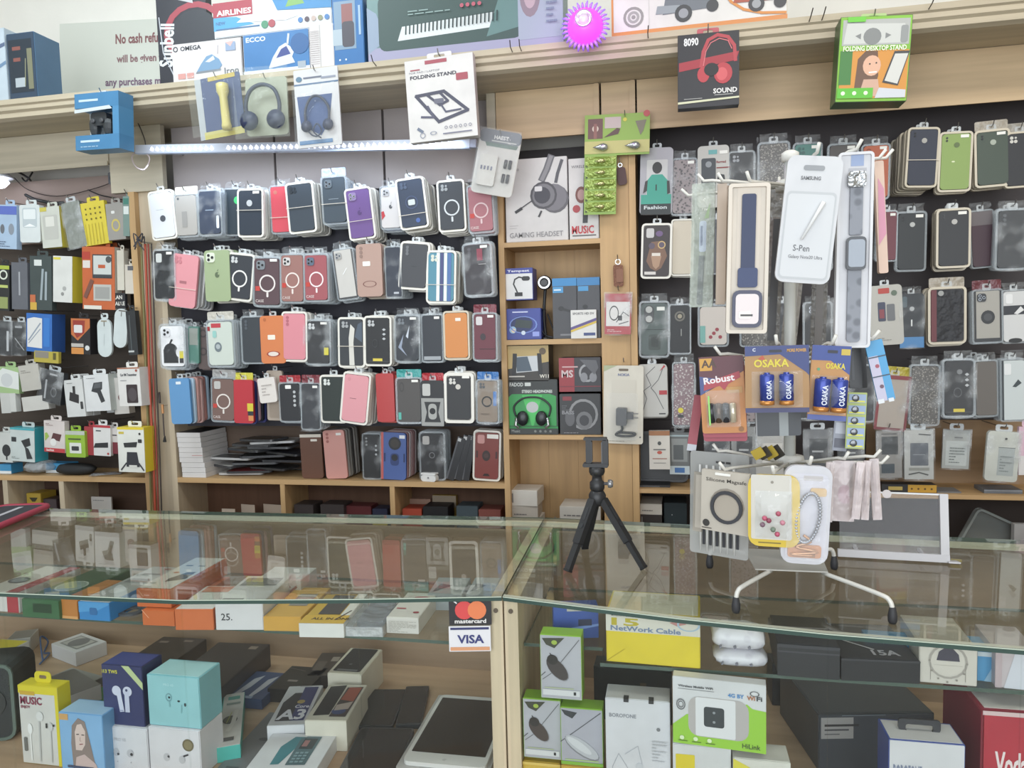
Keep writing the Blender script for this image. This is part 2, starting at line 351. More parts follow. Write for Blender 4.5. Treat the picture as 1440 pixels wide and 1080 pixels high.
u3 = unit('shelving_unit', 'wooden shelving with black hanging panel behind the rotating stand')
part(u3, 'upright', 1.62, 1.64, YF, YB, 0, 2.0, WOOD); part(u3, 'back_panel', -.092, 1.62, YB, YB+.015, 1.16, 2.139, DARK)
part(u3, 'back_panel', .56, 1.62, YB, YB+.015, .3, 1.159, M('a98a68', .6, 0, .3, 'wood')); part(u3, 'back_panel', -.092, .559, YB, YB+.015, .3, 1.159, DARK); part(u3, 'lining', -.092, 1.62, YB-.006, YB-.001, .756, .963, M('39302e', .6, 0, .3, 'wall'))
part(u3, 'shelf', -.092, 1.62, YF, YB, .964, .976, WOODH); part(u3, 'shelf', -.092, 1.62, YF, YB, .74, .756, WOODH)
part(u3, 'plinth', -.092, 1.62, YF+.02, YB, 0, .74, WOODD)
u4 = unit('shelving_unit', 'wooden shelving left of the red cords, hung with chargers and cables')
part(u4, 'upright', -1.735, -1.712, YF, YB, 0, 1.93, WOOD); part(u4, 'column_front', -1.711, -1.633, YF+.02, YF+.04, 0, 1.93, PALE)
part(u4, 'back_panel', -3.3, -1.735, YB, YB+.015, .965, 1.96, M('4b4038', .6, 0, .3, 'wood')); part(u4, 'back_panel', -3.3, -1.735, YB, YB+.015, .3, .964, M('5a4132', .6, 0, .3, 'wood'))
part(u4, 'header_panel', -3.3, -1.735, YB-.03, YB-.001, 1.80, 2.02, M('a8948c', .6, 0, .3, 'wall'))
part(u4, 'shelf', -3.3, -1.735, YF, YB, .965, .983, WOODH); part(u4, 'shelf', -3.3, -1.735, YF, YB, .74, .756, WOODH)
for px in (8, 87):
    x = P(px, 700, YF).x; part(u4, 'divider', x-.01, x+.01, YF+.001, YB, .756, .965, PALE)
part(u4, 'plinth', -3.3, -1.735, YF+.02, YB, 0, .74, WOODD)
# horizontal hanging rails across the back panels
def rail(x0, x1, z, label):
    o = G().box(x0, x1, 0, .014, -.008, .008, M('3c3a3d', .4, .3)).obj('hanging_rail'); o.location = (0, YB-.0145, z); o.location.x = 0; tag(o, label, 'rail'); return o
# ------------------------------------------------------------------ the two glass counters
ZT = 1.0
FL = [(-.2835, 1.214), (-.528, 1.168), (-.833, 1.121), (-1.19, 1.110), (-2.1, 1.095)]
BL = [(-2.1, 1.700), (-1.64, 1.703), (-.90, 1.722), (-.2985, 1.748)]
FRr = [(-.2815, 1.214), (.015, 1.157), (.22, 1.129), (.465, 1.112), (1.3, 1.09)]
BR = [(1.3, 1.64), (.546, 1.679), (.033, 1.721), (-.2965, 1.748)]
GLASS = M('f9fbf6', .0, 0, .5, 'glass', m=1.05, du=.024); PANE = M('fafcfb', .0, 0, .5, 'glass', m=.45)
EDGE = M('2f4a42', .15, 0, .6); EDGEP = M('b9c6b4', .25, 0, .5)
def slab(front, back, z0, z1, m, edge):
    """a plate of glass seen from above, outline front (right to left or so) then back"""
    o = front+back; n = len(o); g = G()
    a = sum(o[i][0]*o[(i+1) % n][1]-o[(i+1) % n][0]*o[i][1] for i in range(n))
    if a < 0: o = o[::-1]
    vs = [(x, y, z1) for x, y in o]+[(x, y, z0) for x, y in o]
    g.add(vs, [tuple(range(n)), tuple(range(2*n-1, n-1, -1))], m); g.add(vs, [(i, n+i, n+(i+1) % n, (i+1) % n) for i in range(n)], edge); return g
def strip_along(line, off, w, z0, z1, m):
    """a bar following a polyline in plan"""
    g = G(); a = [(x, y+off) for x, y in line]; b = [(x, y+off+w) for x, y in line]; n = len(line)
    for i in range(n-1):
        q = [a[i], a[i+1], b[i+1], b[i]]
        vs = [(x, y, z0) for x, y in q]+[(x, y, z1) for x, y in q]
        g.add(vs, [(0, 1, 2, 3), (7, 6, 5, 4), (0, 4, 5, 1), (1, 5, 6, 2), (2, 6, 7, 3), (3, 7, 4, 0)], m)
    return g
ZB, ZS = .655, .90
CW = M('cdb59a', .5, 0, .4, 'wood', v=1); CBR = M('a58a70', .55, 0, .35, 'wood')
RAILC = M('f2f0de', .4, 0, .4)
def counter(label, F, B, shelf_y, xs, xe, backm, notch=None):
    t = thing('display_counter', label, 'counter', Vector((0, 0, 0)))
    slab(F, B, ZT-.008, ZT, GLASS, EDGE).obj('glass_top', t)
    if notch: strip_along(F, .0006, .0085, ZT+.0001, ZT+.0004, M('c9ccb8', .3, 0, .5, 'film', a=.55)).obj('ground_bevel', t)
    strip_along(F, -.0012, .0010, ZT-.0015, ZT-.0002, EDGEP).obj('polished_edge', t)
    g = strip_along(F, .004, .005, ZB-.02, ZT-.0085, PANE); g.obj('front_pane', t)
    o = [(xs, 1.55), (xs, shelf_y+(.06 if notch else 0))]+([(notch, shelf_y+.06), (notch, shelf_y)] if notch else [])+[(xe, shelf_y), (xe, 1.55)]
    slab(o, [], ZS-.006, ZS, M('f6faf8', 0, 0, .5, 'glass', m=.6), M('4a5c52', .2)).obj('glass_shelf', t)
    x0, x1 = min(xs, xe), max(xs, xe)
    G().box(x0-.0, x1+.0, 1.06, 1.66, ZB-.02, ZB-.0005, M('b9987a', .5, 0, .35, 'wood')).obj('base_board', t)
    G().box(x0, x1, 1.66, 1.675, ZB-.02, ZT-.011, backm).obj('back_panel', t)
    strip_along(B, -.045, .044, ZT-.0105, ZT-.0085, RAILC).obj('top_rail', t)
    strip_along(F, .02, .016, .05, ZB-.021, CW).obj('front_board', t)
    return t
c1 = counter('glass-topped display counter holding phones, ending at the card stickers', FL, BL, 1.25, -2.0, -.309, CBR)
c2 = counter('glass-topped display counter under the tripod and rotating stand', FRr, BR, 1.203, -.257, 1.25, M('a58a70', .55, 0, .35, 'wood'), notch=-.118)
CW2 = M('dcc6a6', .5, 0, .4, 'wood', v=1)
def side_panel(t, xa, xb, m, dx):
    G().add([(xa, 1.222, 0), (xb, 1.222, 0), (xb+dx, 1.70, 0), (xa+dx, 1.70, 0), (xa, 1.222, ZT-.0108), (xb, 1.222, ZT-.0108), (xb+dx, 1.70, ZT-.0108), (xa+dx, 1.70, ZT-.0108)],
            [(3, 2, 1, 0), (4, 5, 6, 7), (0, 1, 5, 4), (1, 2, 6, 5), (2, 3, 7, 6), (3, 0, 4, 7)], m).obj('side_panel', t)
side_panel(c1, -.308, -.2845, CW2, -.013); side_panel(c2, -.2815, -.258, CW2, -.013)
for t, x in ((c1, -.296), (c2, -.270)):
    G().disc(x, .972, .004, 1.2195, 1.2215, M('5a4a3a', .4), 10).obj('screw_hole', t)
# ------------------------------------------------------------------ phone cases on hooks
YK = [2.27, -.07]   # depth of the panel the hooks stand in; forward shift of what hangs there
ORD = ('first', 'second', 'third', 'fourth', 'fifth', 'sixth', 'seventh', 'eighth')
TRW, TRC = M('e2ded4', .35), M('cbc0ab', .35)
HOOKM = M('b9b9bb', .25, .9)
def hook(pt, y0, label, tip=.012):
    o = G().tube([(0, y0-.016, tip), (0, y0-.008, .002), (0, y0, 0), (0, YK[0]-.0005, 0)], .0016, HOOKM, 5).obj('display_hook')
    o.location = (pt.x, 0, pt.z); return tag(o, label, 'hook')
def camera_bump(t, W, H, y, kind, col='202226', x0=None):
    g = G(); L = M('0e0f12', .08); R_ = M('9a9ea4', .2, .8)
    if kind in 's2':
        a = W*.34; x = -W*.40; z = H*.955-a; g.plate(x, x+a, z, z+a, y-.0022, y, a*.28, M(col, .3))
        for px, pz in (((.3, .7), (.7, .3)) if kind == '2' else ((.3, .72), (.3, .28), (.72, .5))): g.disc(x+a*px, z+a*pz, a*.17, y-.0032, y-.002, R_, 10); g.disc(x+a*px, z+a*pz, a*.12, y-.0036, y-.003, L, 10)
    elif kind == 'v':
        for i in range(3): g.disc(-W*.30, H*(.92-.075*i), W*.065, y-.001, y+.0002, M(col, .3), 10)
    elif kind == 'q':
        for i, (px, pz) in enumerate(((-.33, .925), (-.18, .925), (-.33, .855), (-.18, .855))): g.disc(W*px, H*pz, W*(.07 if i != 1 else .045), y-.0012, y+.0002, M(col, .3), 10)
    elif kind == 'd':
        g.disc(W*.02, H*.80, W*.10, y-.001, y+.0002, M(col, .4), 12)
        for i in range(2): g.disc(-W*.33, H*(.93-.05*i), W*.04, y-.001, y+.0002, M('15161a', .3), 8)
    elif kind == 'r':   # oblong light window
        g.plate(-W*.40, -W*.10, H*.76, H*.95, y-.0012, y+.0002, W*.07, M(col, .3))
    elif kind == 'b':   # two big lenses one above the other
        g.plate(-W*.38, -W*.02, H*.62, H*.96, y-.002, y, W*.16, M('17191b', .3))
        for z in (.88, .70): g.disc(-W*.20, H*z, W*.13, y-.0034, y-.0018, M(col, .3), 14)
    if g.f: g.obj('camera_cutout', t)
def case(desc, row, xt, yt, xb, yb, wp, col, Y=2.205, tray='c', cam='n', camc='202226', pr_=None, n=0, bc=(), bag=0, hd=None, band=None, stick=0, ring=None, rough=.45, hk=1, spec=None, grp=None, tab=1, yaw=None, inset=.075, body=None, stand_=0, logo=None, cat='phone case'):
    Y += YK[1]
    m, W, H = hang(xt, yt, xb, yb, wp, Y, R(-3, 3) if yaw is None else yaw)
    if stand_: m.translation.z = .9857 + abs(m[2][0])*W/2 + abs(m[2][1])*.012
    lab = desc+', '+row; nm = 'phone_case'
    t = thing(nm, lab, cat, m)
    y1 = .010
    i = W*inset; bm = body or M(col, rough); clear = tray == 'c'; rad = W*.13
    if tray == 'n': i = 0
    else:
        tm = {'w': TRW, 'k': TRC, 'c': CLR(.34, 'cdd6dc')}[tray]
        g = G().rframe(-W/2, W/2, 0, H, rad, i*.9, -.002, y1, tm)
        if not clear: g.plate(-W/2+i*.5, W/2-i*.5, i*.5, H-i*.5, .006, .009, rad*.6, tm)
        tr = g.obj('blister_tray', t)
    x0, x1, z0, z1 = -W/2+i, W/2-i, i*1.1, H-i*1.1
    cw, ch = x1-x0, z1-z0
    cb_ = G().plate(x0, x1, z0, z1, -.0035, .0055, cw*.13, bm, None, 4).obj('case_back', t)
    if cam != 'n':
        camera_bump(cb_, cw, ch, -.0035, cam, camc)
        for o in cb_.children: o.location.z = z0
    q = []
    if ring: q += [('o', .52, .46, .33, .27, ring), ('rr', .48, .16, .56, .27, ring, .03)]
    if logo: q += [('c', .5, .52, .09, logo, 1.1), ('c', .56, .54, .035, col), ('p', [(.5, .60), (.56, .64), (.53, .59)], logo)]
    if pr_: q += pr_
    pr(cb_, cw, ch, -.0036, q, z0=z0)
    if stick: G().box(W*.12, W*.36, -.0048, -.004, H*.89, H*.94, 'e8e6df').obj('price_sticker', t)
    if band:
        bz = H*band; bd = M('d9cfc0', .6)
        G().box(-W/2-.0006, W/2+.0006, -.0062, -.005, bz, bz+.0016, bd).obj('rubber_band', t)
    if hd:
        G().plate(-W*.46, W*.46, H*.98, H*1.16, .004, .006, W*.05, M(hd, .3, 0, .5, 'crinkle')).obj('header_card', t)
    if bag:
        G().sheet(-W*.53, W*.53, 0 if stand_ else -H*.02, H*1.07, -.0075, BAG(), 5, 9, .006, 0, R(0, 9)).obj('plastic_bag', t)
    if hk and not stand_ and not hd and (tray == 'c' or bag):
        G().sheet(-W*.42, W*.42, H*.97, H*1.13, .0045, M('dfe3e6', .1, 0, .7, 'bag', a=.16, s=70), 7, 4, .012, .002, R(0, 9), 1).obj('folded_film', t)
    hz = H+.008
    if hk and not stand_:
        if tab: G().frame(rr(-W*.14, W*.14, H-.004, H+.014, .004, 2), rr(-W*.07, W*.07, H+.003, H+.010, .002, 2), .003, .0042, CLR(.5, 'e3e8ea')).obj('hang_tab', t)
        p = m @ Vector((0, 0, H+.0075)); hook(p, Y, 'thin wire hook holding the '+desc)
    # the ones behind on the same hook
    if n:
        kids = [o for o in t.children if o.name.split('.')[0] in ('blister_tray', 'case_back', 'hang_tab')]
        gl = grp or 'cases stacked behind the '+desc
        dx = 0
        for k in range(n):
            dx += R(-.001, .0015); c = bc[k % len(bc)] if bc else random.choice(('2b2f38', '37404c', 'b9b4ac', '6b4a4f', '3c3d42', '7a7f88'))
            r = bpy.data.objects.new('phone_case', None); COL.objects.link(r); tag(r, ORD[k]+' packed case behind the '+desc, cat, gl)
            st = min(.0175, (YK[0]-.016-Y-.012)/max(n, 1))
            r.matrix_world = m @ Matrix.Translation((dx, .0185+st*k if st > .0135 else .0135+max(st, .0125)*k, (0 if stand_ else R(-.006, .004)))) @ Matrix.Rotation(0 if stand_ else R(-.03, .03), 4, 'Y')
            for o in kids:
                c2 = o.copy(); COL.objects.link(c2); c2.parent = r
                if o.name.startswith('case_back'): c2.material_slots[0].link = 'OBJECT'; c2.material_slots[0].material = M(c, .45)
    return t
CASETXT = [('r', .04, .30, .22, .40, 'c8382e'), ('t', 'CASE', .04, .05, .06, 'd8c9c4')]
DIA = [('p', [(.78, z), (.86, z+.03), (.78, z+.06), (.70, z+.03)], 'b9bcbf') for z in (.62, .72, .52)]
YEL = [('r', .3, .06, .7, .12, 'd8c23a'), ('r', .0, .055, 1, .06, '6c6c6a')]
RW = 'top row of lit wall'
A = 'f3efe8'
rows = [
 ('white clear case with round cut-out', 225, 268, 233, 337, 36, 'd8dade', dict(tray='w', pr_=[('c', .52, .42, .13, '4c5058'), ('r', .25, .62, .6, .625, '8a8d94')])),
 ('warm grey see-through phone case', 261, 272, 264.5, 334, 35, 'aaa59f', dict(hd='dcd5c4', n=2, bc=['c9c7c4'], pr_=[('c', .15, .93, .05, '55585c'), ('r', .3, .2, .55, .6, '95928e')])),
 ('navy phone case with silver word mark', 294.5, 266, 297, 332, 35, '2c3850', dict(n=6, bc=['8d93ad', 'c3c9d8', '5a6078', 'a9a2b4'], pr_=[('r', .3, .55, .7, .565, '9fb0c4'), ('rr', .82, .12, .95, .42, 'dfe6ee', .05)], bag=1)),
 ('teal case with green dot sticker', 330, 264, 331, 332, 32, '25343f', dict(Y=2.23, pr_=[('c', .66, .76, .18, '35c06a')])),
 ('black case with white logo hole and band', 352, 265, 353, 334, 37, '202b3a', dict(tray='w', n=6, bc=['9fb4d8', 'c9d6ea', '2c3444'], pr_=[('c', .48, .72, .13, 'b7b9ba')], band=.55, stick=1)),
 ('red phone case beside slate one', 394, 260, 398, 329, 31, 'd5404f', dict(Y=2.225, n=2, bc=['e7e7ea'], band=.33, pr_=[('c', .25, .88, .1, 'c46a5c')])),
 ('slate phone case with rubber band', 420, 256, 427, 328, 39, '2d3945', dict(tray='w', cam='q', camc='1c252e', n=5, bc=['a9b8d6', 'd5dbea', '39414e'], band=.5)),
 ('slate blue case hung highest', 468.5, 247, 472.6, 316, 36, '35434f', dict(cam='s', camc='59656e', n=4, bc=['9db3da', '3c4a5a'], band=.42, hd='a9b9d6', pr_=[('r', .25, .52, .7, .53, '93a0aa')])),
 ('purple silicone phone case', 502, 264, 511, 337, 37, '6a478c', dict(tray='w', cam='s', camc='8a74a4', n=5, bc=['c4b6d2', 'd9d8e6', 'a9b6d8'], logo='4f3070', band=.36)),
 ('clear case with black apple mark', 549, 261, 551, 323, 31, 'd3cecd', dict(Y=2.225, cam='s', camc='b4b2b5', n=4, bc=['c9d4ea', 'e1e1e6'], logo='55575c', pr_=[('p', [(.02, .2), (.2, .3), (.12, .42), (.0, .4)], 'c8303a')])),
 ('navy magnetic case with white disc', 575, 250, 584, 322, 40, '25334b', dict(tray='w', cam='q', camc='3c4c66', n=6, bc=['cdbfae', 'd8cdbd', 'b9cbe4'], pr_=[('o', .5, .52, .26, .22, '38486a'), ('rr', .36, .46, .64, .58, 'c3c9c6', .05), ('c', .68, .12, .09, '3f5fa4')], band=.28)),
 ('black magnetic case with white ring', 633, 253, 637, 326, 39, '2b3038', dict(tray='w', cam='q', camc='8d9092', n=4, bc=['b9d0ea', '3b4150', 'cfd2d6'], ring='c9cdd0')),
 ('pink ring case behind torn blister corner', 674, 259, 678, 328, 38, 'a8646c', dict(n=2, bc=['b56f75', 'c9c3c6'], ring='d9b9ba', pr_=CASETXT)),
]
for d, xt, yt, xb, yb, wp, c, o in rows: case(d, RW, xt, yt, xb, yb, wp, c, **o)
RW = 'second row of lit wall'
rows = [
 ('glossy black case in glinting bag', 231, 350, 233, 423, 33, '1d2025', dict(bag=1, cam='r', camc='c9ccc9', stick=1, n=2, bc=['22262b'])),
 ('pale pink phone case', 262, 358, 256, 432, 37, 'dd8f97', dict(tray='n', cam='q', camc='c97c86', n=5, bc=['cfd0d2', 'e3e1de', 'c9cdd0'], pr_=[('r', .36, .45, .62, .5, 'a9666e')], band=.35)),
 ('sage green phone case', 305, 352, 308, 424, 36, '9cac82', dict(tray='n', cam='s', camc='d9dfca', n=3, bc=['d9d5c9', '8b9a76'], logo='5a6a4c')),
 ('charcoal magnetic case with tilted tray', 340, 356, 335, 423, 39, '2f333b', dict(tray='w', cam='q', camc='c5c6c6', n=3, bc=['d5d2cb'], ring='e4e2dc')),
 ('maroon magnetic case in clear pack', 375.5, 360, 376.5, 432, 40, '54393f', dict(cam='s', camc='7b8288', ring='ded4d0', pr_=CASETXT, n=4, bc=['8f8a88', 'b9b4b0'], stick=1)),
 ('rosy brown magnetic case', 411, 356, 412, 427, 36, '9a6a62', dict(cam='s', camc='cfc9c6', ring='e6d7d0', pr_=CASETXT, n=4, bc=['b9aaa4', 'c9c4c0'])),
 ('dusty red magnetic case', 444, 356, 446, 425, 36, 'a34e55', dict(cam='s', camc='5a6a80', ring='f0dada', pr_=CASETXT, n=5, bc=['c9c5c2', 'd9d5d0'])),
 ('clear case with dark rim, leaning', 481, 349, 491, 422, 31, 'c2beb8', dict(cam='s', camc='9c9a96', n=2, bc=['35363a'], pr_=[('r', 0, 0, .05, 1, '3a3a3e'), ('r', .95, 0, 1, 1, '3a3a3e'), ('r', 0, 0, 1, .025, '3a3a3e'), ('l', [(.4, .5), (.62, .62)], .03, 'eeeeee')])),
 ('beige case with price sticker and oval', 518.5, 343, 521.5, 417, 36, 'b39183', dict(tray='n', cam='v', camc='94776b', n=4, bc=['c0a092', 'c9bfae'], pr_=[('rr', .25, .58, .55, .67, 'e9e4da', .03), ('o', .5, .24, .27, .24, '6b2d2a', .42)])),
 ('blue-black glossy case', 552, 346, 555, 419, 24, '20283a', dict(bag=1, n=4, bc=['23283a', '2c3140'], pr_=[('r', .5, .05, .85, .09, 'b9bcc4')])),
 ('dark grey case in cream tray', 584.7, 340, 580.6, 407.5, 41, '37393f', dict(tray='w', cam='v', camc='585b60', n=3, bc=['d9c4b4', 'cfc6b8'], pr_=[('r', .4, .48, .6, .49, '24262a')])),
 ('teal case with white and navy stripes', 621, 352, 620, 427, 42, '4a8aa0', dict(tray='w', cam='q', camc='cfd0c0', n=4, bc=['4f8f8c', 'bfe0e0', '377a86'], pr_=[('r', .33, 0, .45, 1, 'e8ece8'), ('r', .47, 0, .60, 1, '43487e'), ('r', .62, 0, .74, 1, 'dfe6e6'), ('r', .76, 0, .9, 1, '4a70ac')], band=.35)),
 ('black case with red patch in clear pack', 670, 341, 674, 417, 42, '2f2a30', dict(cam='v', camc='45424a', n=2, bc=['7c2a38', 'd2d0ce'], pr_=[('r', .5, .68, .72, .92, '8e2a40'), ('r', .55, .6, .85, .61, 'b9b4b4')], stick=1, bag=1)),
]
for d, xt, yt, xb, yb, wp, c, o in rows: case(d, RW, xt, yt, xb, yb, wp, c, **o)
RW = 'third row of lit wall'
rows = [
 ('white case with big black apple', 242, 455, 245, 518.5, 38, 'e4e4e6', dict(bag=1, cam='s', camc='d9dade', n=4, bc=['4a4c50', 'c9c9cc', 'b9bcc0'], pr_=[('r', .1, .08, .74, .42, '202226'), ('c', .42, .4, .3, '202226', .9), ('c', .78, .34, .13, 'e4e4e6', 1.4), ('p', [(.36, .56), (.46, .68), (.54, .66), (.44, .57)], '202226'), ('r', .8, .2, .97, .38, 'd6c832'), ('r', .8, .08, .97, .2, '33353a')])),
 ('narrow pack with teal insert', 273, 459, 273.5, 511, 15, '4b7d70', dict(tray='n', bag=1, Y=2.22, pr_=[('r', .1, .5, .9, .95, '8a9088')])),
 ('brown-grey case seen edge on', 288, 460, 289, 519, 17, '5a4a48', dict(tray='n', Y=2.23, n=2, bc=['6a5a56'], pr_=[('o', .4, .42, .3, .2, '3c3234'), ('o', .4, .85, .3, .2, '3c3234')])),
 ('pale mint case with ring holder', 309, 449, 313, 517, 41, 'c6cec4', dict(hd='c4bfb4', n=4, bc=['b9b8b4', '8e8e8e', 'd6d4ce'], pr_=[('r', .15, .87, .55, .97, 'c23a44'), ('c', .4, .42, .15, '6f7a80', 1.2), ('c', .4, .43, .09, 'aab2b4'), ('r', .0, .8, .1, .9, 'a3232c'), ('rr', .2, .64, .36, .8, '8fc4bc', .05)])),
 ('dark slate case beside orange one', 355, 444, 358, 512, 34, '2d333a', dict(cam='v', camc='4d545c')),
 ('orange phone case with oval window', 383, 444, 386, 511, 34, 'd5763c', dict(tray='n', pr_=[('rr', .3, .5, .6, .6, 'e9e0d0', .03), ('o', .5, .2, .27, .22, 'a23024', .4), ('c', .5, .2, .21, 'ded0c4', .4), ('c', .2, .92, .06, 'b9602c')])),
 ('pink case in pink tray', 414, 438, 415, 508.5, 36, 'd9848f', dict(tray='w', cam='v', camc='b86470', n=3, bc=['c9878f', 'd9c2c4'])),
 ('black case with four lenses, yellow tag', 447, 449, 448, 514, 38, '2a2b2f', dict(bag=1, cam='q', camc='c9cbcc', n=4, bc=['3a3b40', 'b9c6c8'], pr_=[('r', .78, .2, .98, .38, 'd6c832')], stick=1)),
 ('dark case with pale figure print', 494, 446, 495, 517, 38, '2e3238', dict(tray='w', cam='q', camc='9da0a2', n=2, bc=['33363c'], pr_=[('p', [(.42, .0), (.64, .0), (.6, .5), (.66, .8), (.48, .9), (.4, .6)], 'd2cfc6'), ('p', [(.66, .62), (.98, .5), (.98, .95), (.8, .9)], '4a5868')], band=.42)),
 ('black case with diamonds, yellow strip', 531, 444, 532, 515, 39, '1c1d20', dict(tray='w', cam='q', camc='b7b9ba', n=3, bc=['cfcab9'], pr_=DIA+YEL+[('o', .4, .45, .12, .1, '3a3b3e', 1.4)])),
 ('black case in crumpled silver bag', 572.5, 442, 573.5, 510, 37, '262b34', dict(bag=1, cam='q', camc='6e757c', n=3, bc=['3a4048'], stick=1, pr_=[('p', [(.1, .3), (.35, .6), (.25, .3), (.5, .1)], '8f9ab0'), ('p', [(.45, .55), (.62, .8), (.55, .5)], 'c4cad6')])),
 ('navy wallet case in clear box', 607, 441, 609, 510, 31, '262b34', dict(n=2, bc=['30363e'], stick=1, pr_=[('r', .05, .02, .95, .1, '9a9fa4')])),
 ('orange silicone case with cream tray', 641, 437, 643, 506, 37, 'd4833c', dict(tray='k', n=2, bc=['cdb9a0'], pr_=[('rr', .48, .82, .72, .89, 'ece4d6', .02)])),
 ('wine red case with finger ring', 681.5, 439, 682.5, 508, 35, '672332', dict(cam='r', camc='c9c2c2', n=3, bc=['c9c4c0', '8a2a34'], stick=1, hd='7a2a38', pr_=[('c', .42, .5, .13, '30222a', 1.2), ('r', .25, .22, 1.0, .235, '3a161e')])),
]
for d, xt, yt, xb, yb, wp, c, o in rows: case(d, RW, xt, yt, xb, yb, wp, c, **o)
RW = 'fourth row of lit wall'
rows = [
 ('sky blue phone case at row end', 252, 532, 257, 596, 29, '5a93c6', dict(tray='n', n=5, bc=['b9d3e6', 'd9a49c', 'e0b4ac', 'c98c84'], pr_=[('rr', .35, .87, .6, .93, 'dfe6ea', .02)])),
 ('brown magnetic case in grey pack', 314, 530, 315, 594, 35, '745850', dict(cam='r', camc='b9b6b2', ring='ded4cc', pr_=CASETXT, n=4, bc=['a09a96', '8a8480'], hd='9a9896')),
 ('bright red phone case', 342, 534, 344, 595, 28, 'bf2834', dict(tray='n', n=4, bc=['3a4080', 'd0a8b4', '2c2e3a'], hd='c9c23a', pr_=[('r', .7, .28, 1, .46, 'd6c22e'), ('r', .72, .18, 1, .28, '2a2c34'), ('r', .75, .06, 1, .18, 'd88a4a')])),
 ('small white phone case box', 374, 531, 379, 566, 24, 'd9d1ca', dict(tray='n', Y=2.195, pr_=lines(.2, .3, .8, .8, 4, 'a9a09a'))),
 ('beige case behind small white box', 386, 521, 388, 591, 22, 'b0a192', dict(tray='n', Y=2.225, pr_=[('rr', .15, .05, .85, .35, 'a09080', .1)])),
 ('black case with lens dots, red header', 407, 537, 410, 594, 32, '212227', dict(hd='a8242e', n=2, bc=['2a2b30'], pr_=[('c', .75, z, .07, 'b4b6b8') for z in (.78, .66, .54, .42)]+[('rr', .3, .87, .6, .97, 'ebe9e4', .03)])),
 ('plain black flip case', 436.6, 538, 438, 605, 28, '292b32', dict(bag=1, n=3, bc=['34363e'], hd='7a2a34', stick=1)),
 ('dark green case in white tray', 468.5, 527, 470.6, 595, 39, '252f2c', dict(tray='w', cam='q', camc='d4d8d4')),
 ('pink case in white tray, tilted', 503, 524, 497, 596, 40, 'dd949c', dict(tray='w', Y=2.195, n=4, bc=['ddd8ce', 'c9a2a8'], pr_=[('r', .28, .49, .55, .5, '8d5a62'), ('o', .2, .9, .05, .04, 'b87880')], hk=1)),
 ('glossy red case beside pink one', 541, 525, 544, 593, 25, 'b92f2e', dict(tray='n', rough=.2, n=3, bc=['d04a3c', '9a2626'])),
 ('grey case in box with teal hanger', 574.5, 530, 576.5, 596, 37, '464240', dict(hd='2f9a96', n=2, bc=['8a8886'], stick=1, pr_=[('r', .03, .05, .15, .22, '4fb4a4'), ('o', .2, .82, .1, .08, '33302f', 2)])),
 ('silver armour case with ring stand', 608, 535, 609.5, 600, 33, '25262a', dict(tray='n', hd='b32630', n=1, bc=['c9c6c2'], pr_=[('rr', .08, .67, .42, .93, 'bcbcb8', .06), ('p', [(.02, .02), (.98, .02), (.98, .62), (.02, .62)], '9b9b98'), ('p', [(.15, .1), (.85, .1), (.75, .32), (.85, .54), (.15, .54), (.25, .32)], '2a2b2e'), ('rr', .32, .16, .68, .5, 'a4a4a0', .15), ('c', .5, .34, .13, '1c1d20')])),
 ('black case in thick white tray', 645, 524, 646, 595, 42, '202124', dict(tray='w', inset=.11, cam='q', camc='c9c6be', n=2, bc=['d9d6cc'], stick=1, pr_=[('c', .48, .76, .11, 'c9c4ba')])),
 ('tan case with ring and blue header', 685.6, 533, 686, 596, 33, '887868', dict(bag=1, hd='2f6fb4', n=2, bc=['9aa4b0'], cam='q', camc='33363c', pr_=[('o', .48, .5, .27, .2, '1d1f22'), ('r', .8, .4, .97, .75, '3c78c0'), ('t', 'PRESENT', .18, .17, .04, '5a4a3c')])),
]
for d, xt, yt, xb, yb, wp, c, o in rows: case(d, RW, xt, yt, xb, yb, wp, c, **o)
YK[:] = [2.36, 0]
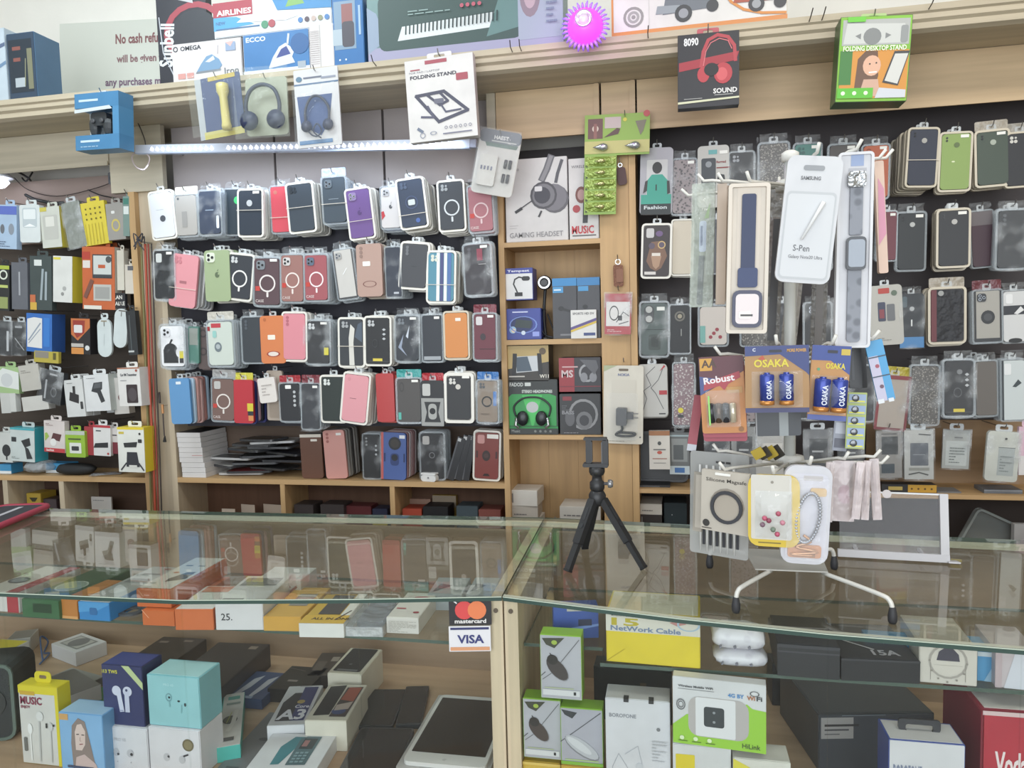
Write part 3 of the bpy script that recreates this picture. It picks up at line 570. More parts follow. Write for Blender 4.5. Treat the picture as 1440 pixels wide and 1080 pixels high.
# bottom row: cases standing on the shelf
RW = 'standing on shelf of lit wall'
rows = [
 ('brown leather flip case', 437, 613, 441, 675, 30, '67402e', dict(tray='n', pr_=[('r', 0, .93, 1, 1, 'd9d2c4'), ('rr', .5, .84, .8, .89, 'e4dcd0', .02)], n=2, bc=['2c2a2a', '8a8078'])),
 ('pink case before grey ones', 469, 607, 475, 675, 30, 'd2948a', dict(tray='n', cam='v', camc='a8665e', n=5, bc=['a09a94', '8e8a84', '4a4646'], stick=1)),
 ('black case with three diamonds', 522.5, 610, 524, 675, 27, '1d1e21', dict(bag=1, cam='v', camc='8a8c8e', pr_=DIA, n=2, bc=['2a2a2e'])),
 ('blue armour case with round lens cover', 554, 611, 554, 677, 35, '4a64a6', dict(tray='n', n=5, bc=['b98a8a', 'd2c6c6', 'c9a2a2'], pr_=[('r', 0, 0, .1, 1, 'c8605c'), ('c', .55, .77, .25, '23262e'), ('c', .55, .77, .17, '3a3530'), ('rr', .38, .3, .72, .56, '31447c', .12), ('c', .55, .47, .13, '23262e'), ('r', .12, .38, .18, .56, '2a3a6c'), ('r', .9, .38, .96, .56, '2a3a6c'), ('r', .74, .88, .96, .95, 'e8e8ec')])),
 ('black case with square window', 607, 605, 609, 674, 37, '202023', dict(bag=1, cam='r', camc='b9b5b0', n=3, bc=['8a8884', '3a3a3c'], pr_=[('o', .5, .52, .13, .1, '77777a')])),
 ('red armour case with round holder', 685.6, 605, 684, 676, 39, '84362f', dict(tray='w', cam='r', camc='c98a84', n=2, bc=['d2cabc', '7a2c28'], pr_=[('c', .48, .5, .17, '33211f', 1.3), ('c', .48, .5, .10, '4c302c'), ('r', .5, .88, .98, .97, 'ece8e0'), ('r', .05, .45, .13, .6, '4a2220'), ('r', .87, .45, .95, .6, '4a2220'), ('p', [(.35, .06), (.65, .06), (.58, .11), (.42, .11)], '2c1a18')])),
]
for d, xt, yt, xb, yb, wp, c, o in rows: case(d, RW, xt, yt, xb, yb, wp, c, Y=2.222, stand_=1, hk=0, yaw=0, **o)
for i, (xt, yt, xb, yb, wp, d) in enumerate(((650, 615, 633, 674, 11, 'first leaning black flip case'), (658, 613, 644, 675, 11, 'second leaning black flip case'), (664, 611, 655, 674, 10, 'third leaning black flip case, nearest the red one'))):
    case(d, RW, xt, yt, xb, yb, wp, '25262a', Y=2.225+.001*i, stand_=1, hk=0, yaw=0, tray='n', pr_=[('r', .0, .0, .2, 1, '55575c'), ('r', .1, .9, .5, .97, 'c9cac9')])
# ------------------------------------------------------------------ right-hand black panel
RW = 'top row of black panel'
MARB = M('3e3436', .3, 0, .5, 'speck', c2='8a7c7c', s=120)
GLIT = M('8d877e', .25, 0, .6, 'speck', c2='4a4540', s=190); GLIP = M('b9b0ac', .25, 0, .6, 'speck', c2='7a5a60', s=150)
rows = [
 ('silver bag with teal football shirt print lettered Fashion', 924, 208, 922, 302, 46, 'a9a6ac', dict(tray='n', cat='phone case pack', pr_=[('rr', .2, .22, .84, .82, 'c4c2c0', .04), ('c', .52, .70, .15, '2a2826', 1.2), ('p', [(.22, .3), (.2, .5), (.36, .6), (.68, .6), (.86, .5), (.84, .3)], '34a08a'), ('p', [(.1, .32), (.22, .36), (.24, .52), (.16, .5)], '33302e'), ('p', [(.84, .3), (.93, .32), (.9, .5), (.82, .5)], '33302e'), ('t', '1', .5, .36, .09, '1f2a2a', 'c', 1), ('r', .04, .16, .96, .3, '34a08a'), ('r', .04, .0, .96, .16, '22282a'), ('t', 'Fashion', .14, .08, .055, 'c4cccc', 'l', 1, .7)])),
 ('dark marbled case', 963, 222, 961, 303, 36, '463a3c', dict(body=MARB, bag=1, stick=1)),
 ('grey card-packed rugged case', 1003, 205, 1003, 292, 44, 'b9b6b0', dict(tray='n', pr_=[('rr', .12, .3, .58, .80, '3c4046', .06), ('c', .35, .7, .1, '8a8e92'), ('r', .35, .86, .62, .93, '5fa4a4'), ('r', .7, .86, .95, .91, 'e4e2dc'), ('t', 'Rugged', .6, .7, .05, '8a2a2a', 'l', 1), ('r', 0.6, 0.627, 1.04, 0.646, '8a2a2a'), ('p', [(.6, .4), (.9, .36), (.85, .52), (.66, .54)], '2c2e32')])),
 ('charcoal case with two lens windows', 1043, 212, 1043, 292, 38, '303236', dict(cam='q', camc='8e9298', bag=1)),
 ('glittery case in crinkled clear bag', 1088, 199, 1088, 290, 46, '8f877f', dict(body=GLIT, bag=1)),
 ('teal case behind stylus card', 1136, 200, 1134, 286, 42, '4a7c74', dict(cam='q', camc='2f5a54', stick=1)),
 ('smoky clear case', 1186, 201, 1184, 286, 44, '524c49', dict(n=1, bc=['45403e'], stick=1)),
 ('burnt orange case by the watch strap', 1232, 202, 1230, 281, 41, 'b55630', dict(stick=1, pr_=[('o', .2, .9, .1, .07, '6a2f1c')])),
 ('navy case on a thick stack', 1299.7, 179, 1294, 264, 46, '2b3042', dict(tray='k', cam='d', camc='a9a6a0', n=7, bc=['b9ad9c', 'a3988a', '6a6460'], band=.45)),
 ('olive green case', 1345, 185, 1341, 270, 47, '86a050', dict(tray='k', cam='d', camc='5a6c38', n=1, bc=['b9ad9c'], stick=1, pr_=[('c', .42, .5, .06, 'd9e0b4', .5)])),
 ('dark green case in cream tray', 1394.6, 182, 1396, 263, 50, '3f4c40', dict(tray='k', cam='d', camc='a3ab9c', hd='a39a8c', n=2, bc=['5a3a3e', 'a09484'], stick=1)),
 ('black case at picture edge of row', 1434, 185, 1434, 264, 44, '2a2b30', dict(tray='k', cam='q', camc='c9c6be', hd='9a948a')),
]
for d, xt, yt, xb, yb, wp, c, o in rows: case(d, RW, xt, yt, xb, yb, wp, c, **o)
RW = 'second row of black panel'
rows = [
 ('case printed with a lion in round glasses', 924, 314, 922, 392, 43, '33292a', dict(cam='r', camc='b9b6b4', tray='w', pr_=[('p', [(.12, .3), (.3, .68), (.72, .7), (.92, .4), (.7, .16), (.5, .1), (.28, .16)], '7a5640'), ('p', [(.3, .4), (.7, .4), (.62, .2), (.5, .14), (.38, .2)], 'a98468'), ('c', .7, .62, .15, 'c9a86a'), ('c', .7, .62, .11, '584a5c'), ('c', .32, .6, .12, '584a5c'), ('r', .33, .4, .66, .46, 'd9cfc4'), ('c', .6, .84, .14, '6a4f7c', .8), ('r', .06, .03, .5, .09, 'cfc9c4')])),
 ('beige case beside the lion', 960, 308, 959, 388, 32, 'c4b9a6', dict(tray='w', Y=2.215, n=1, bc=['4a4850'])),
 ('grey case hidden behind watch box', 1012, 306, 1012, 386, 40, '4a4a50', dict(cam='q')), 
 ('maroon case behind stylus card', 1080, 303, 1080, 384, 42, '5a2c34', dict(cam='s')), 
 ('black case behind watch strap pack', 1150, 300, 1150, 382, 42, '2d2e33', dict(cam='v')),
 ('plum case by the pink roll', 1248, 296, 1246, 368, 30, '6a2834', dict(n=1, bc=['8a4a3a'], stick=1)),
 ('black case with fingerprint hole, clear tray', 1282, 297, 1280, 382, 44, '292d31', dict(cam='d', camc='b3b4b2', stick=1)),
 ('black case in cream tray over maroon', 1341, 293, 1340, 377, 48, '232428', dict(tray='k', cam='d', camc='b0ada8', n=3, bc=['6a2c34', '3a3638'], stick=1)),
 ('maroon see-through case', 1379, 295, 1383, 377, 36, '46303a', dict(Y=2.24, pr_=[('r', .0, .75, 1, 1, '6a6264')])),
 ('smoked case at edge of panel', 1425, 293, 1422, 380, 48, '383a3e', dict(cam='v', camc='55585c', n=2, bc=['4a4a4c'], bag=1)),
]
for d, xt, yt, xb, yb, wp, c, o in rows: case(d, RW, xt, yt, xb, yb, wp, c, **o)
RW = 'third row of black panel'
BL = M('2e2f34', .55, 0, .4, 'crinkle')
rows = [
 ('grey-green armour case with lens slider', 920, 423, 920, 503, 43, '4d5a58', dict(cam='b', camc='a9aaa6', bag=1, pr_=[('r', 0, .49, 1, .5, '23292a'), ('rr', .28, .1, .75, .4, '38423f', .1), ('rr', .38, .16, .66, .36, '2a312f', .05), ('r', .6, .86, .9, .93, 'dfe0da')])),
 ('black case with gold ring lens', 956, 427, 956, 498, 32, '242528', dict(pr_=[('o', .5, .77, .27, .18, '6a675f'), ('c', .5, .77, .12, '9a917c'), ('r', .55, .35, .6, .5, '8a8a88')], n=1, bc=['2c2c30'])),
 ('cream case with red flowers', 1003, 428, 1003, 488, 44, 'c6bdb5', dict(pr_=[('c', .4+.12*i, .2+.1*(i % 3), .07, '9a3a44') for i in range(4)]+[('r', .0, .05, .2, .5, '6fa8a0')])),
 ('dark patterned case between strap packs', 1098, 424, 1096, 490, 42, '34353a', dict(bag=1, cam='q')),
 ('black case behind the marbled watch pack', 1150, 424, 1150, 488, 42, '2a2b2f', dict(bag=1, cam='s')),
 ('grey see-through case right of the marbled watch', 1205, 420, 1205, 488, 38, '4c4a48', dict(n=1)),
 ('light grey case behind watch box', 1060, 426, 1060, 488, 40, '8e8c8a', dict(body=GLIT)),
 ('grey box showing two phones', 1244, 401, 1248, 485, 46, 'b6b3ab', dict(tray='n', pr_=[('rr', .28, .86, .62, .95, 'b93a30', .03), ('rr', .25, .4, .48, .72, '3c4058', .04), ('r', .29, .45, .44, .6, '8a3a44'), ('rr', .52, .4, .76, .68, '6a6c70', .04), ('c', .76, .86, .09, '5a6a58')]+lines(.2, .08, .8, .14, 2, '8a8780'))),
 ('black case with blue foot', 1281.7, 413, 1281.7, 489, 34, '242930', dict(tray='n', bag=1, pr_=[('r', .0, .0, 1, .2, '3f7fb8'), ('c', .5, .72, .1, 'a9acae'), ('r', .46, .4, .52, .52, 'd4d6d6'), ('rr', .1, .75, .3, .95, '4a5a62', .06)])),
 ('black grained case beside maroon edge', 1331.7, 403, 1331.7, 484, 54, '303136', dict(tray='k', body=BL, cam='n', n=2, bc=['7a2c34', '4a4244'], pr_=[('r', 0, 0, .17, 1, '6a2a32'), ('c', .3, .93, .09, '9a9a98')], hd='a3998a')),
 ('clear case with black ring holder', 1388, 406, 1389, 483, 44, 'a39f97', dict(cam='s', camc='22252b', hd='6a3038', pr_=[('c', .5, .48, .26, '2a2c30', 1.1), ('c', .5, .48, .16, '44464a'), ('r', 0, 0, .06, 1, '26282c'), ('r', .94, 0, 1, 1, '26282c'), ('r', .0, .0, 1, .06, '33353a')], n=1, bc=['7a7874'])),
 ('white and black case with apple mark', 1426, 407, 1427, 483, 38, 'cccccc', dict(cam='r', camc='e0e0e0', pr_=[('r', .0, .54, 1, .72, '33363e'), ('p', [(.45, .56), (.75, .7), (.9, .62), (.6, .54)], 'd9d9d9'), ('c', .5, .02, .3, '2a2c30', .4)])),
]
for d, xt, yt, xb, yb, wp, c, o in rows: case(d, RW, xt, yt, xb, yb, wp, c, **o)
RW = 'fourth row of black panel'
rows = [
 ('pale pack with thin line drawing', 916.7, 512, 918.7, 586, 42, 'bfbdb8', dict(tray='n', n=2, bc=['a9a49c', 'c9c2b4'], pr_=[('l', [(.15, .1), (.3, .35), (.2, .5), (.45, .6), (.3, .8), (.6, .95)], .02, '5a5a5c'), ('l', [(.85, .15), (.6, .45), (.45, .55), (.7, .7), (.85, .9)], .02, '5a5a5c'), ('r', .72, .42, .98, .5, 'b93a40'), ('r', 0.7, 0.048, 0.916, 0.07, '3a3a3c'), ('p', [(.75, .86), (.95, .95), (.9, .98)], 'b93a40')])),
 ('floral glitter case with yellow tag', 961.5, 509, 961.5, 600, 33, 'b6aca9', dict(body=GLIP, bag=1, pr_=[('c', .35, .24, .14, 'dccb2e'), ('r', .2, .12, .5, .17, '33353a')])),
 ('black case between the battery cards', 1140, 508, 1140, 590, 40, '2b2c30', dict(bag=1)),
 ('dark case under the blue strip', 1212, 512, 1210, 594, 40, '26272b', dict(cam='q', bag=1)),
 ('brown glitter case behind the orange battery card', 1045, 510, 1045, 596, 42, '6a5a54', dict(body=MARB)),
 ('red framed case, tilted', 1259, 528, 1250, 605, 46, 'aca095', dict(tray='n', hd='b0a02e', pr_=[('r', 0, 0, .09, 1, '8a3238'), ('r', 0, .93, 1, 1, '8a3238'), ('r', 0, 0, 1, .05, '7a3036'), ('r', .92, .0, 1, 1, '7a3036')], bag=1)),
 ('grey glitter case', 1301, 512, 1299, 599, 44, '8a847b', dict(body=GLIT, bag=1)),
 ('black diamond case with yellow strip', 1348, 504, 1348, 587, 46, '28292d', dict(bag=1, cam='d', camc='77797c', n=1, bc=['3a3a3e'], pr_=DIA+YEL+[('o', .45, .42, .15, .12, '55575a', 1.3)])),
 ('clear smoky case on a stack', 1386, 506, 1387, 586, 34, '67615c', dict(n=5, bc=['6a645e', '5a544e'])),
 ('pale case with dark frame and apple mark', 1424, 504, 1425, 593, 38, 'c4cbcb', dict(cam='r', camc='dcdede', pr_=[('r', 0, 0, .08, 1, '30363c'), ('p', [(.45, .56), (.7, .68), (.85, .62), (.6, .55)], '3a4448')], n=2, bc=['39444c'])),
]
for d, xt, yt, xb, yb, wp, c, o in rows: case(d, RW, xt, yt, xb, yb, wp, c, **o)
# ------------------------------------------------------------------ packs hanging in the bay left of the cords
YK[:] = [2.36, 0]
def pack(name, cat, desc, xt, yt, xb, yb, wp, col, Y=2.2, D=.02, p=None, side=None, top=None, hk=1, tab=1, rad=0, bag=0, n=0, yaw=None, group=None, film=0, tabc=None):
    """hanging retail pack: a card or a small box with a hang tab"""
    m, W, H = hang(xt, yt, xb, yb, wp, Y, R(-3, 3) if yaw is None else yaw)
    t = thing(name, desc, cat, m, group); cm = M(col, .4, 0, .5, 'carton') if isinstance(col, str) else col
    if rad: G().plate(-W/2, W/2, 0, H, 0, D, W*rad, cm, M(side, .4) if side else cm, 4).obj('backing_card', t)
    else:
        e = min(W, D)*.03
        G().plate(-W/2, W/2, 0, H, 0, e, e, cm, cm, 2).box(-W/2, W/2, e, D, 0, H, M(side, .4) if side else cm, top=M(top, .4) if top else cm).obj('carton_body', t)
    if tab: G().frame(rr(-W*.26, W*.26, H-.001, H+.018, .005, 2), rr(-W*.13, W*.13, H+.005, H+.013, .003, 2), D*.45, D*.45+.001, M(tabc, .4) if tabc else (cm if not bag else CLR(.5))).obj('hang_tab', t)
    pr(t, W, H, 0, p)
    if film: G().sheet(-W*.42, W*.42, H*film, H*.72, -.002, CLR(.2, 'e6ecef', 30, .06), 5, 7, .003, .016, R(0, 9)).obj('blister', t)
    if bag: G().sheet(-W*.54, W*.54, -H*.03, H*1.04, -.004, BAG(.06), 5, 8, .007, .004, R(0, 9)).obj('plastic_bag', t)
    q = m @ Vector((0, D*.45, H+.010))
    if hk: hook(q, q.y, 'thin wire hook holding the '+' '.join(desc.split()[:11]))
    for k in range(n):
        r = bpy.data.objects.new(name, None); COL.objects.link(r); tag(r, ORD[k]+' pack behind the '+' '.join(desc.split()[:11]), cat, 'packs behind the '+' '.join(desc.split()[:9]))
        r.matrix_world = m @ Matrix.Translation((R(-.001, .002), (D+.004)*(k+1), R(-.004, .003))) @ Matrix.Rotation(R(-.03, .03), 4, 'Y')
        for o in list(t.children):
            if o.name.split('.')[0] in ('backing_card', 'carton_body', 'hang_tab'):
                c = o.copy(); COL.objects.link(c); c.parent = r
    return t
def dev(u0, v0, u1, v1, c='26272b'): return ('rr', u0, v0, u1, v1, c, .06)
pack('earphone_pack', 'pack', 'pale blue hanging pack with a grey oval, at far left of top charger row', 11, 288, 11, 350, 26, 'a9c2dd', p=[('c', .7, .45, .16, '8a93a0', 1.6), ('c', .2, .45, .12, '6a6f78', 1.8), ('r', 0, .78, 1, .97, '5a6fc4')]+lines(.05, .05, .9, .2, 3, '5a6a84'))
pack('charger_pack', 'pack', 'white charger pack with grey window and white card below', 41, 288, 43, 341, 28, 'd6dcdc', rad=.1, p=[('rr', .15, .4, .85, .92, 'bac4c8', .08), ('rr', .2, .62, .8, .88, 'dfe4e4', .05), ('p', [(.2, .42), (.8, .42), (.5, .5)], 'eef2f2')])
pack('charger_pack', 'pack', 'off-white charger pack with yellow corner', 69, 291, 74, 348, 28, 'cdcfc4', D=.03, side='c9b93a', p=[('rr', .12, .2, .88, .8, 'bcbcb4', .08), ('rr', .25, .52, .7, .76, 'd9d8cf', .03), ('r', 0, .9, .35, 1, 'c9bc4a')])
pack('cable_pack', 'pack', 'crumpled silver foil pouch', 98, 284, 110, 348, 26, M('a4aba6', .22, .7, .5, 'crinkle', s=30), rad=.08, D=.012, bag=1)
pack('cable_pack', 'pack', 'yellow ribbed pouch with rows of small holes', 129, 284, 137, 344, 34, 'd9c536', D=.014, p=[('c', .2+.2*i, .85-.12*j, .035, '6a5f1c') for i in range(4) for j in range(3)]+[('l', [(.12+.14*i, .02), (.12+.14*i, .5)], .02, 'bca92c') for i in range(6)])
pack('cable_pack', 'pack', 'grey pack with yellow swirl beside the wooden upright', 160, 286, 165, 337, 24, '9c9892', p=[('o', .5, .4, .25, .17, 'c9b65a', 1.3), ('rr', .3, .72, .5, .8, 'dcdcd8', .04)])
pack('cable_pack', 'pack', 'narrow teal tag pack against the wooden upright', 177, 276, 178, 332, 9, '7a948c', p=[('r', .1, .55, .9, .75, 'd6dcd8'), ('r', .1, .8, .9, .95, '3f7f70')])
pack('cable_pack', 'pack', 'black pack with pale green ring, second charger row', 4, 372, 4, 437, 18, '26282a', p=[('o', .55, .78, .32, .22, 'd6dccc'), ('r', 0, .9, 1, .98, 'a8b83a'), ('r', 0, .5, .9, .56, 'b9c46a'), ('r', 0, .05, .9, .3, '8f9a5a')])
pack('cable_pack', 'pack', 'tall plain grey box in second charger row', 27, 369, 28, 435, 23, '63666f', D=.03, p=[('r', .45, .3, .55, .8, 'a3a6ac')])
pack('cable_pack', 'pack', 'dark green pack with white tags and orange foot', 57, 360, 58, 436, 30, '3e4a4a', p=[('r', .2, .82, .55, .93, 'd4d8d4'), ('l', [(.5, .2), (.6, .75)], .1, '98a4aa'), ('l', [(.72, .2), (.75, .7)], .1, '98a4aa'), ('r', .0, .0, .3, .14, 'cfa43a'), ('r', .0, .14, .25, .28, 'c4673c')])
pack('cable_box', 'box', 'white hanging box with yellow side', 88, 360, 88, 425, 27, 'd9d9d4', D=.045, side='d3bf2c', tab=0, hk=0, p=[('r', .02, .92, .4, .97, 'd8c83c'), ('c', .6, .3, .1, 'a9a9a6'), ('c', .5, .18, .08, '8f8f8c')])
pack('cable_box', 'box', 'orange hanging box with small white card', 138, 347, 139, 435, 46, 'c9602f', D=.035, side='d2c8b8', tab=1, n=1, p=[('r', 0, .80, .25, .92, 'b93a2a'), ('r', .02, .66, .25, .78, 'd8d0c8'), ('r', .32, .5, .92, .88, '35383c'), ('r', .35, .52, .9, .86, 'c6cac6'), ('c', .82, .8, .09, '4a4e50'), ('r', 0.5, 0.66, 0.716, 0.715, 'c0552c'), ('r', .35, .52, .9, .56, '3a3e44'), ('r', .35, .14, .9, .4, 'b9b7b0'), ('r', .4, .17, .85, .36, '9a9a96'), ('l', [(.1, .2), (.3, .45)], .12, '7a4a3c'), ('r', .05, .0, .6, .06, 'd8d2c6')])
pack('cable_box', 'box', 'narrow cream box beside the orange one', 169, 352, 170, 408, 10, 'cfc9ba', D=.02)
pack('cable_pack', 'pack', 'black pack lettered LAN CABLE under the cream box', 166, 412, 167, 434, 20, '23242a', tab=0, hk=0, D=.01, p=[('t', 'LAN', .2, .6, .25, 'd6d4cc', 'l', 1), ('t', 'CABLE', .05, .2, .25, 'd6d4cc', 'l', 1)])
pack('cable_pack', 'pack', 'pale pack squeezed against the wooden upright', 182, 372, 183, 413, 13, 'cdc4b6', p=[('r', .3, .8, .9, .95, '5a5a60')])
pack('cable_pack', 'pack', 'black pack with upright white lettering, third charger row', 7, 452, 7, 499, 22, '24262c', p=[('r', 0.61, 0.12, 0.75, 0.72, 'b9bcc0')], bag=1)
pack('cable_pack', 'pack', 'black pack with coiled cable, third charger row', 27, 453, 28, 499, 19, '1f2125', bag=1, p=[('o', .5, .3, .3, .22, '4a4c50', .8), ('r', .2, .82, .7, .88, '9a9ca0'), ('l', [(.2, .5), (.8, .15)], .05, 'a9abae')])
pack('cable_box', 'box', 'bright blue cable box with white window', 55, 441, 55, 495, 35, '2c6cc0', D=.06, side='2a56a0', tab=0, hk=1, p=[('p', [(.04, .12), (.62, .1), (.62, .88), (.3, .9), (.04, .85)], 'd9d8d6'), ('l', [(.1, .3), (.55, .75)], .05, '8f9aa8'), ('l', [(.1, .22), (.55, .6)], .03, '8f9aa8'), ('r', .68, .15, .92, .9, '2f79cc')])
pack('adapter_box', 'box', 'small black and orange adapter box', 113, 448, 114, 498, 26, '222024', D=.035, p=[('p', [(0, 1), (0, .55), (.35, .38), (1, .75), (1, 1)], 'c46a34'), ('p', [(.1, .95), (.75, .95), (.7, .6), (.3, .45), (.1, .65)], '9a3026'), ('rr', .15, .6, .6, .82, 'd6d2d0', .06), ('r', 0, 0, .65, .18, 'd0873c'), ('r', 0, .2, .65, .3, 'b9b3ac'), ('c', .85, .18, .12, 'cfd2d2')])
pack('watch_band', 'watch band', 'white rounded watch band on black card, lower one', 146, 448, 148, 502, 19, 'c9d2d2', rad=.48, D=.008, p=[('r', .3, .92, .7, .95, '8a7a5c'), ('r', .48, .8, .54, .92, '6a6a64'), ('l', [(.45, .3), (.5, .6)], .03, 'b0b8b8')])
pack('watch_band', 'watch band', 'white rounded watch band on black card, upper one', 171, 434, 168, 489, 19, 'ccd4d4', rad=.48, D=.008, p=[('r', .3, .93, .8, .96, '5a5248'), ('r', .48, .8, .54, .92, '6a6a64')])
pack('cable_pack', 'pack', 'black card pack beside the watch bands', 183, 437, 188, 499, 13, '23262a', Y=2.165, p=[('r', .3, .1, .4, .9, '4a5254'), ('r', .0, .06, .6, .1, 'b9bcba')])
pack('cable_pack', 'pack', 'yellow strip pack under the blue box', 65, 494, 65, 510, 34, 'b9a83c', tab=0, hk=0, D=.012, p=[('r', .05, .4, .6, .95, '8a8478'), ('r', .78, .3, .9, .9, '5a5220')])
pack('adapter_pack', 'pack', 'green and white adapter pack in fourth charger row', 12, 516, 13, 553, 27, 'a0bf84', p=[('p', [(0, .25), (1, .15), (1, .8), (.2, .95), (0, .8)], 'd6dad6'), ('c', .4, .5, .3, 'c4c8c8')])
pack('adapter_box', 'box', 'tilted off-white adapter box', 39, 513, 45, 549, 27, 'bbb7ae', D=.03, p=lines(.1, .7, .8, .85, 2, '8a867e'))
pack('cable_pack', 'pack', 'tilted black pack with white lettering', 74, 522, 69, 566, 33, '25272b', p=[('r', 0.243, 0.1, 0.32, 0.7, 'a3a6aa'), ('r', 0.4, 0.87, 0.736, 0.925, 'a9abae'), ('o', .65, .35, .14, .1, '606266', 1.3)], bag=1)
pack('mount_box', 'box', 'white box showing a dark windscreen bracket', 102, 534, 108, 586, 27, 'd3d4d2', D=.03, p=[('p', [(.2, .45), (.7, .35), (.75, .58), (.28, .68)], '2c2a2c'), ('l', [(.5, .6), (.52, .8)], .14, '2c2a2c'), ('rr', .78, .2, .92, .4, '3a3a3c', .03)]+lines(.15, .9, .6, .94, 1, '5a5a5a'), n=1)
pack('mount_box', 'box', 'white box showing a black car transmitter', 134, 527, 139, 578, 34, 'd8d9d9', D=.045, side='c0c8c4', p=[('p', [(.28, .55), (.4, .78), (.75, .8), (.72, .6), (.5, .5)], '323438'), ('l', [(.58, .55), (.7, .28)], .17, '323438'), ('p', [(.36, .62), (.44, .76), (.7, .77), (.67, .64)], '55585c')]+lines(.12, .9, .6, .94, 1, '77777a'))
pack('mount_box', 'box', 'white box edge with dark funnel print', 155, 530, 160, 580, 18, 'ccd0d0', Y=2.262, D=.03, p=[('p', [(.3, .25), (.9, .25), (.6, .1)], '35373c'), ('l', [(.6, .0), (.6, .15)], .12, '35373c')])
pack('mount_box', 'box', 'white box with red spine behind the mouse box', 166, 531, 172, 582, 20, 'c9c4be', Y=2.23, D=.03, p=[('c', .6, .45, .25, '6a2c2c')])
pack('mouse_box', 'box', 'white hanging box with black pad print and red edge', 180, 517, 184, 571, 32, 'dbd8d4', Y=2.145, D=.04, tabc='d6d2cc', p=[('r', .0, .97, 1, 1, 'a9603c'), ('t', 'Car FM Transmitter', .12, .78, .07, '3c4048', 'l', 1, .75), ('rr', .36, .08, .86, .56, '33262a', .04), ('c', .62, .3, .2, '4c4448', 1.3), ('c', .86, .92, .05, 'a34a3c')]+lines(.12, .66, .5, .7, 1, '6a6c70'))
pack('charger_box', 'box', 'leftmost of two white slim boxes above the cyan box', 6, 552, 9, 581, 13, 'c3c4c0', tab=0, hk=0, D=.02)
pack('charger_box', 'box', 'second of two white slim boxes above the cyan box', 16, 553, 18, 579, 11, 'cccdc9', tab=0, hk=0, D=.02)
pack('charger_box', 'box', 'white low box with torn corner under the black pack', 48, 557, 51, 577, 35, 'c8c6c0', tab=0, hk=0, D=.03)
pack('camera_box', 'box', 'white box edge with black webcam print, lowest charger row', 6, 608, 8, 650, 20, 'c9ccc8', D=.02, p=[('c', .6, .4, .3, '2a2c30', 1.2), ('l', [(.6, .1), (.6, .4)], .1, '2a2c30')])
pack('camera_box', 'box', 'cyan and white box with black camera bracket', 31, 602, 32, 649, 33, 'c6d0ce', D=.06, side='37a8b4', top='3aaab6', p=[('r', .05, .58, .25, .72, '2c3034'), ('p', [(.45, .62), (.8, .72), (.85, .5), (.6, .42)], '2a2d30'), ('p', [(.6, .45), (.75, .4), (.92, .1), (.68, .08)], '2f3236'), ('r', .0, .94, 1, 1, '3aa6b2')]+lines(.05, .08, .5, .16, 2, '6a7472'))
pack('flash_drive_pack', 'pack', 'white and red memory card pack', 76, 592, 77, 636, 30, 'd6ccc8', p=[('r', 0, 0, 1, .13, 'c3363c'), ('t', 'SanDisk', .1, .03, .07, 'eadcd8', 'l', 1), ('p', [(.35, .42), (.75, .36), (.85, .58), (.45, .62)], '5c3034'), ('c', .45, .32, .15, 'e2e2de'), ('p', [(.05, .35), (.25, .5), (.15, .62), (.05, .6)], '9ab84a')]+lines(.1, .85, .6, .95, 2, '8a6a68'))
pack('flash_drive_pack', 'pack', 'lime green memory stick pack', 105, 606, 107, 643, 28, '93bc30', rad=.06, D=.012, p=[('r', .0, .85, 1, 1, 'b9c0b4'), ('rr', .2, .15, .8, .55, 'd9dcd4', .03), ('rr', .3, .25, .68, .42, '33363a', .04), ('r', .15, .66, .8, .72, '4a5a2a')])
pack('flash_drive_pack', 'pack', 'red pack between green and white drive packs', 126, 600, 127, 640, 15, 'a82f38', Y=2.21)
pack('flash_drive_pack', 'pack', 'white pack with red top and black drive', 143, 598, 144, 641, 24, 'd9d8d6', p=[('r', 0, .92, 1, 1, 'b92f3a'), ('r', 0.15, 0.794, 0.446, 0.833, '44464c'), ('p', [(0, .25), (.85, .28), (.85, .45), (.1, .4)], '26282c'), ('c', .85, .08, .06, 'b93a3a')], rad=.05, D=.012)
pack('flash_drive_pack', 'pack', 'small white pack with dark red foot', 159, 602, 160, 638, 16, 'd0c9c4', p=[('r', 0, 0, 1, .45, '7a2430'), ('r', .1, .7, .8, .75, '5a5458')], Y=2.21)
t = pack('phone_holder_box', 'box', 'yellow box with white front showing a phone stand', 183, 601, 186, 664, 37, 'dfe0d8', Y=2.14, D=.05, side='dfc51c', top='dfc51c', yaw=0, p=[('r', 0, .95, 1, 1, 'dfc51c'), ('r', .05, .85, .25, .9, 'c9b43a'), ('p', [(.22, .65), (.75, .68), (.7, .56), (.25, .55)], '2a2c2e'), ('p', [(.3, .12), (.8, .12), (.72, .45), (.34, .45)], '2c2e36'), ('r', .4, .1, .7, .16, 'd6d6ce'), ('l', [(.1, .05), (.3, .2)], .05, '33353c'), ('l', [(.95, .05), (.78, .2)], .05, '33353c'), ('c', .85, .86, .04, '222222'), ('rr', .78, .66, .92, .74, '2a2a2c', .02)])
SH4 = .9835
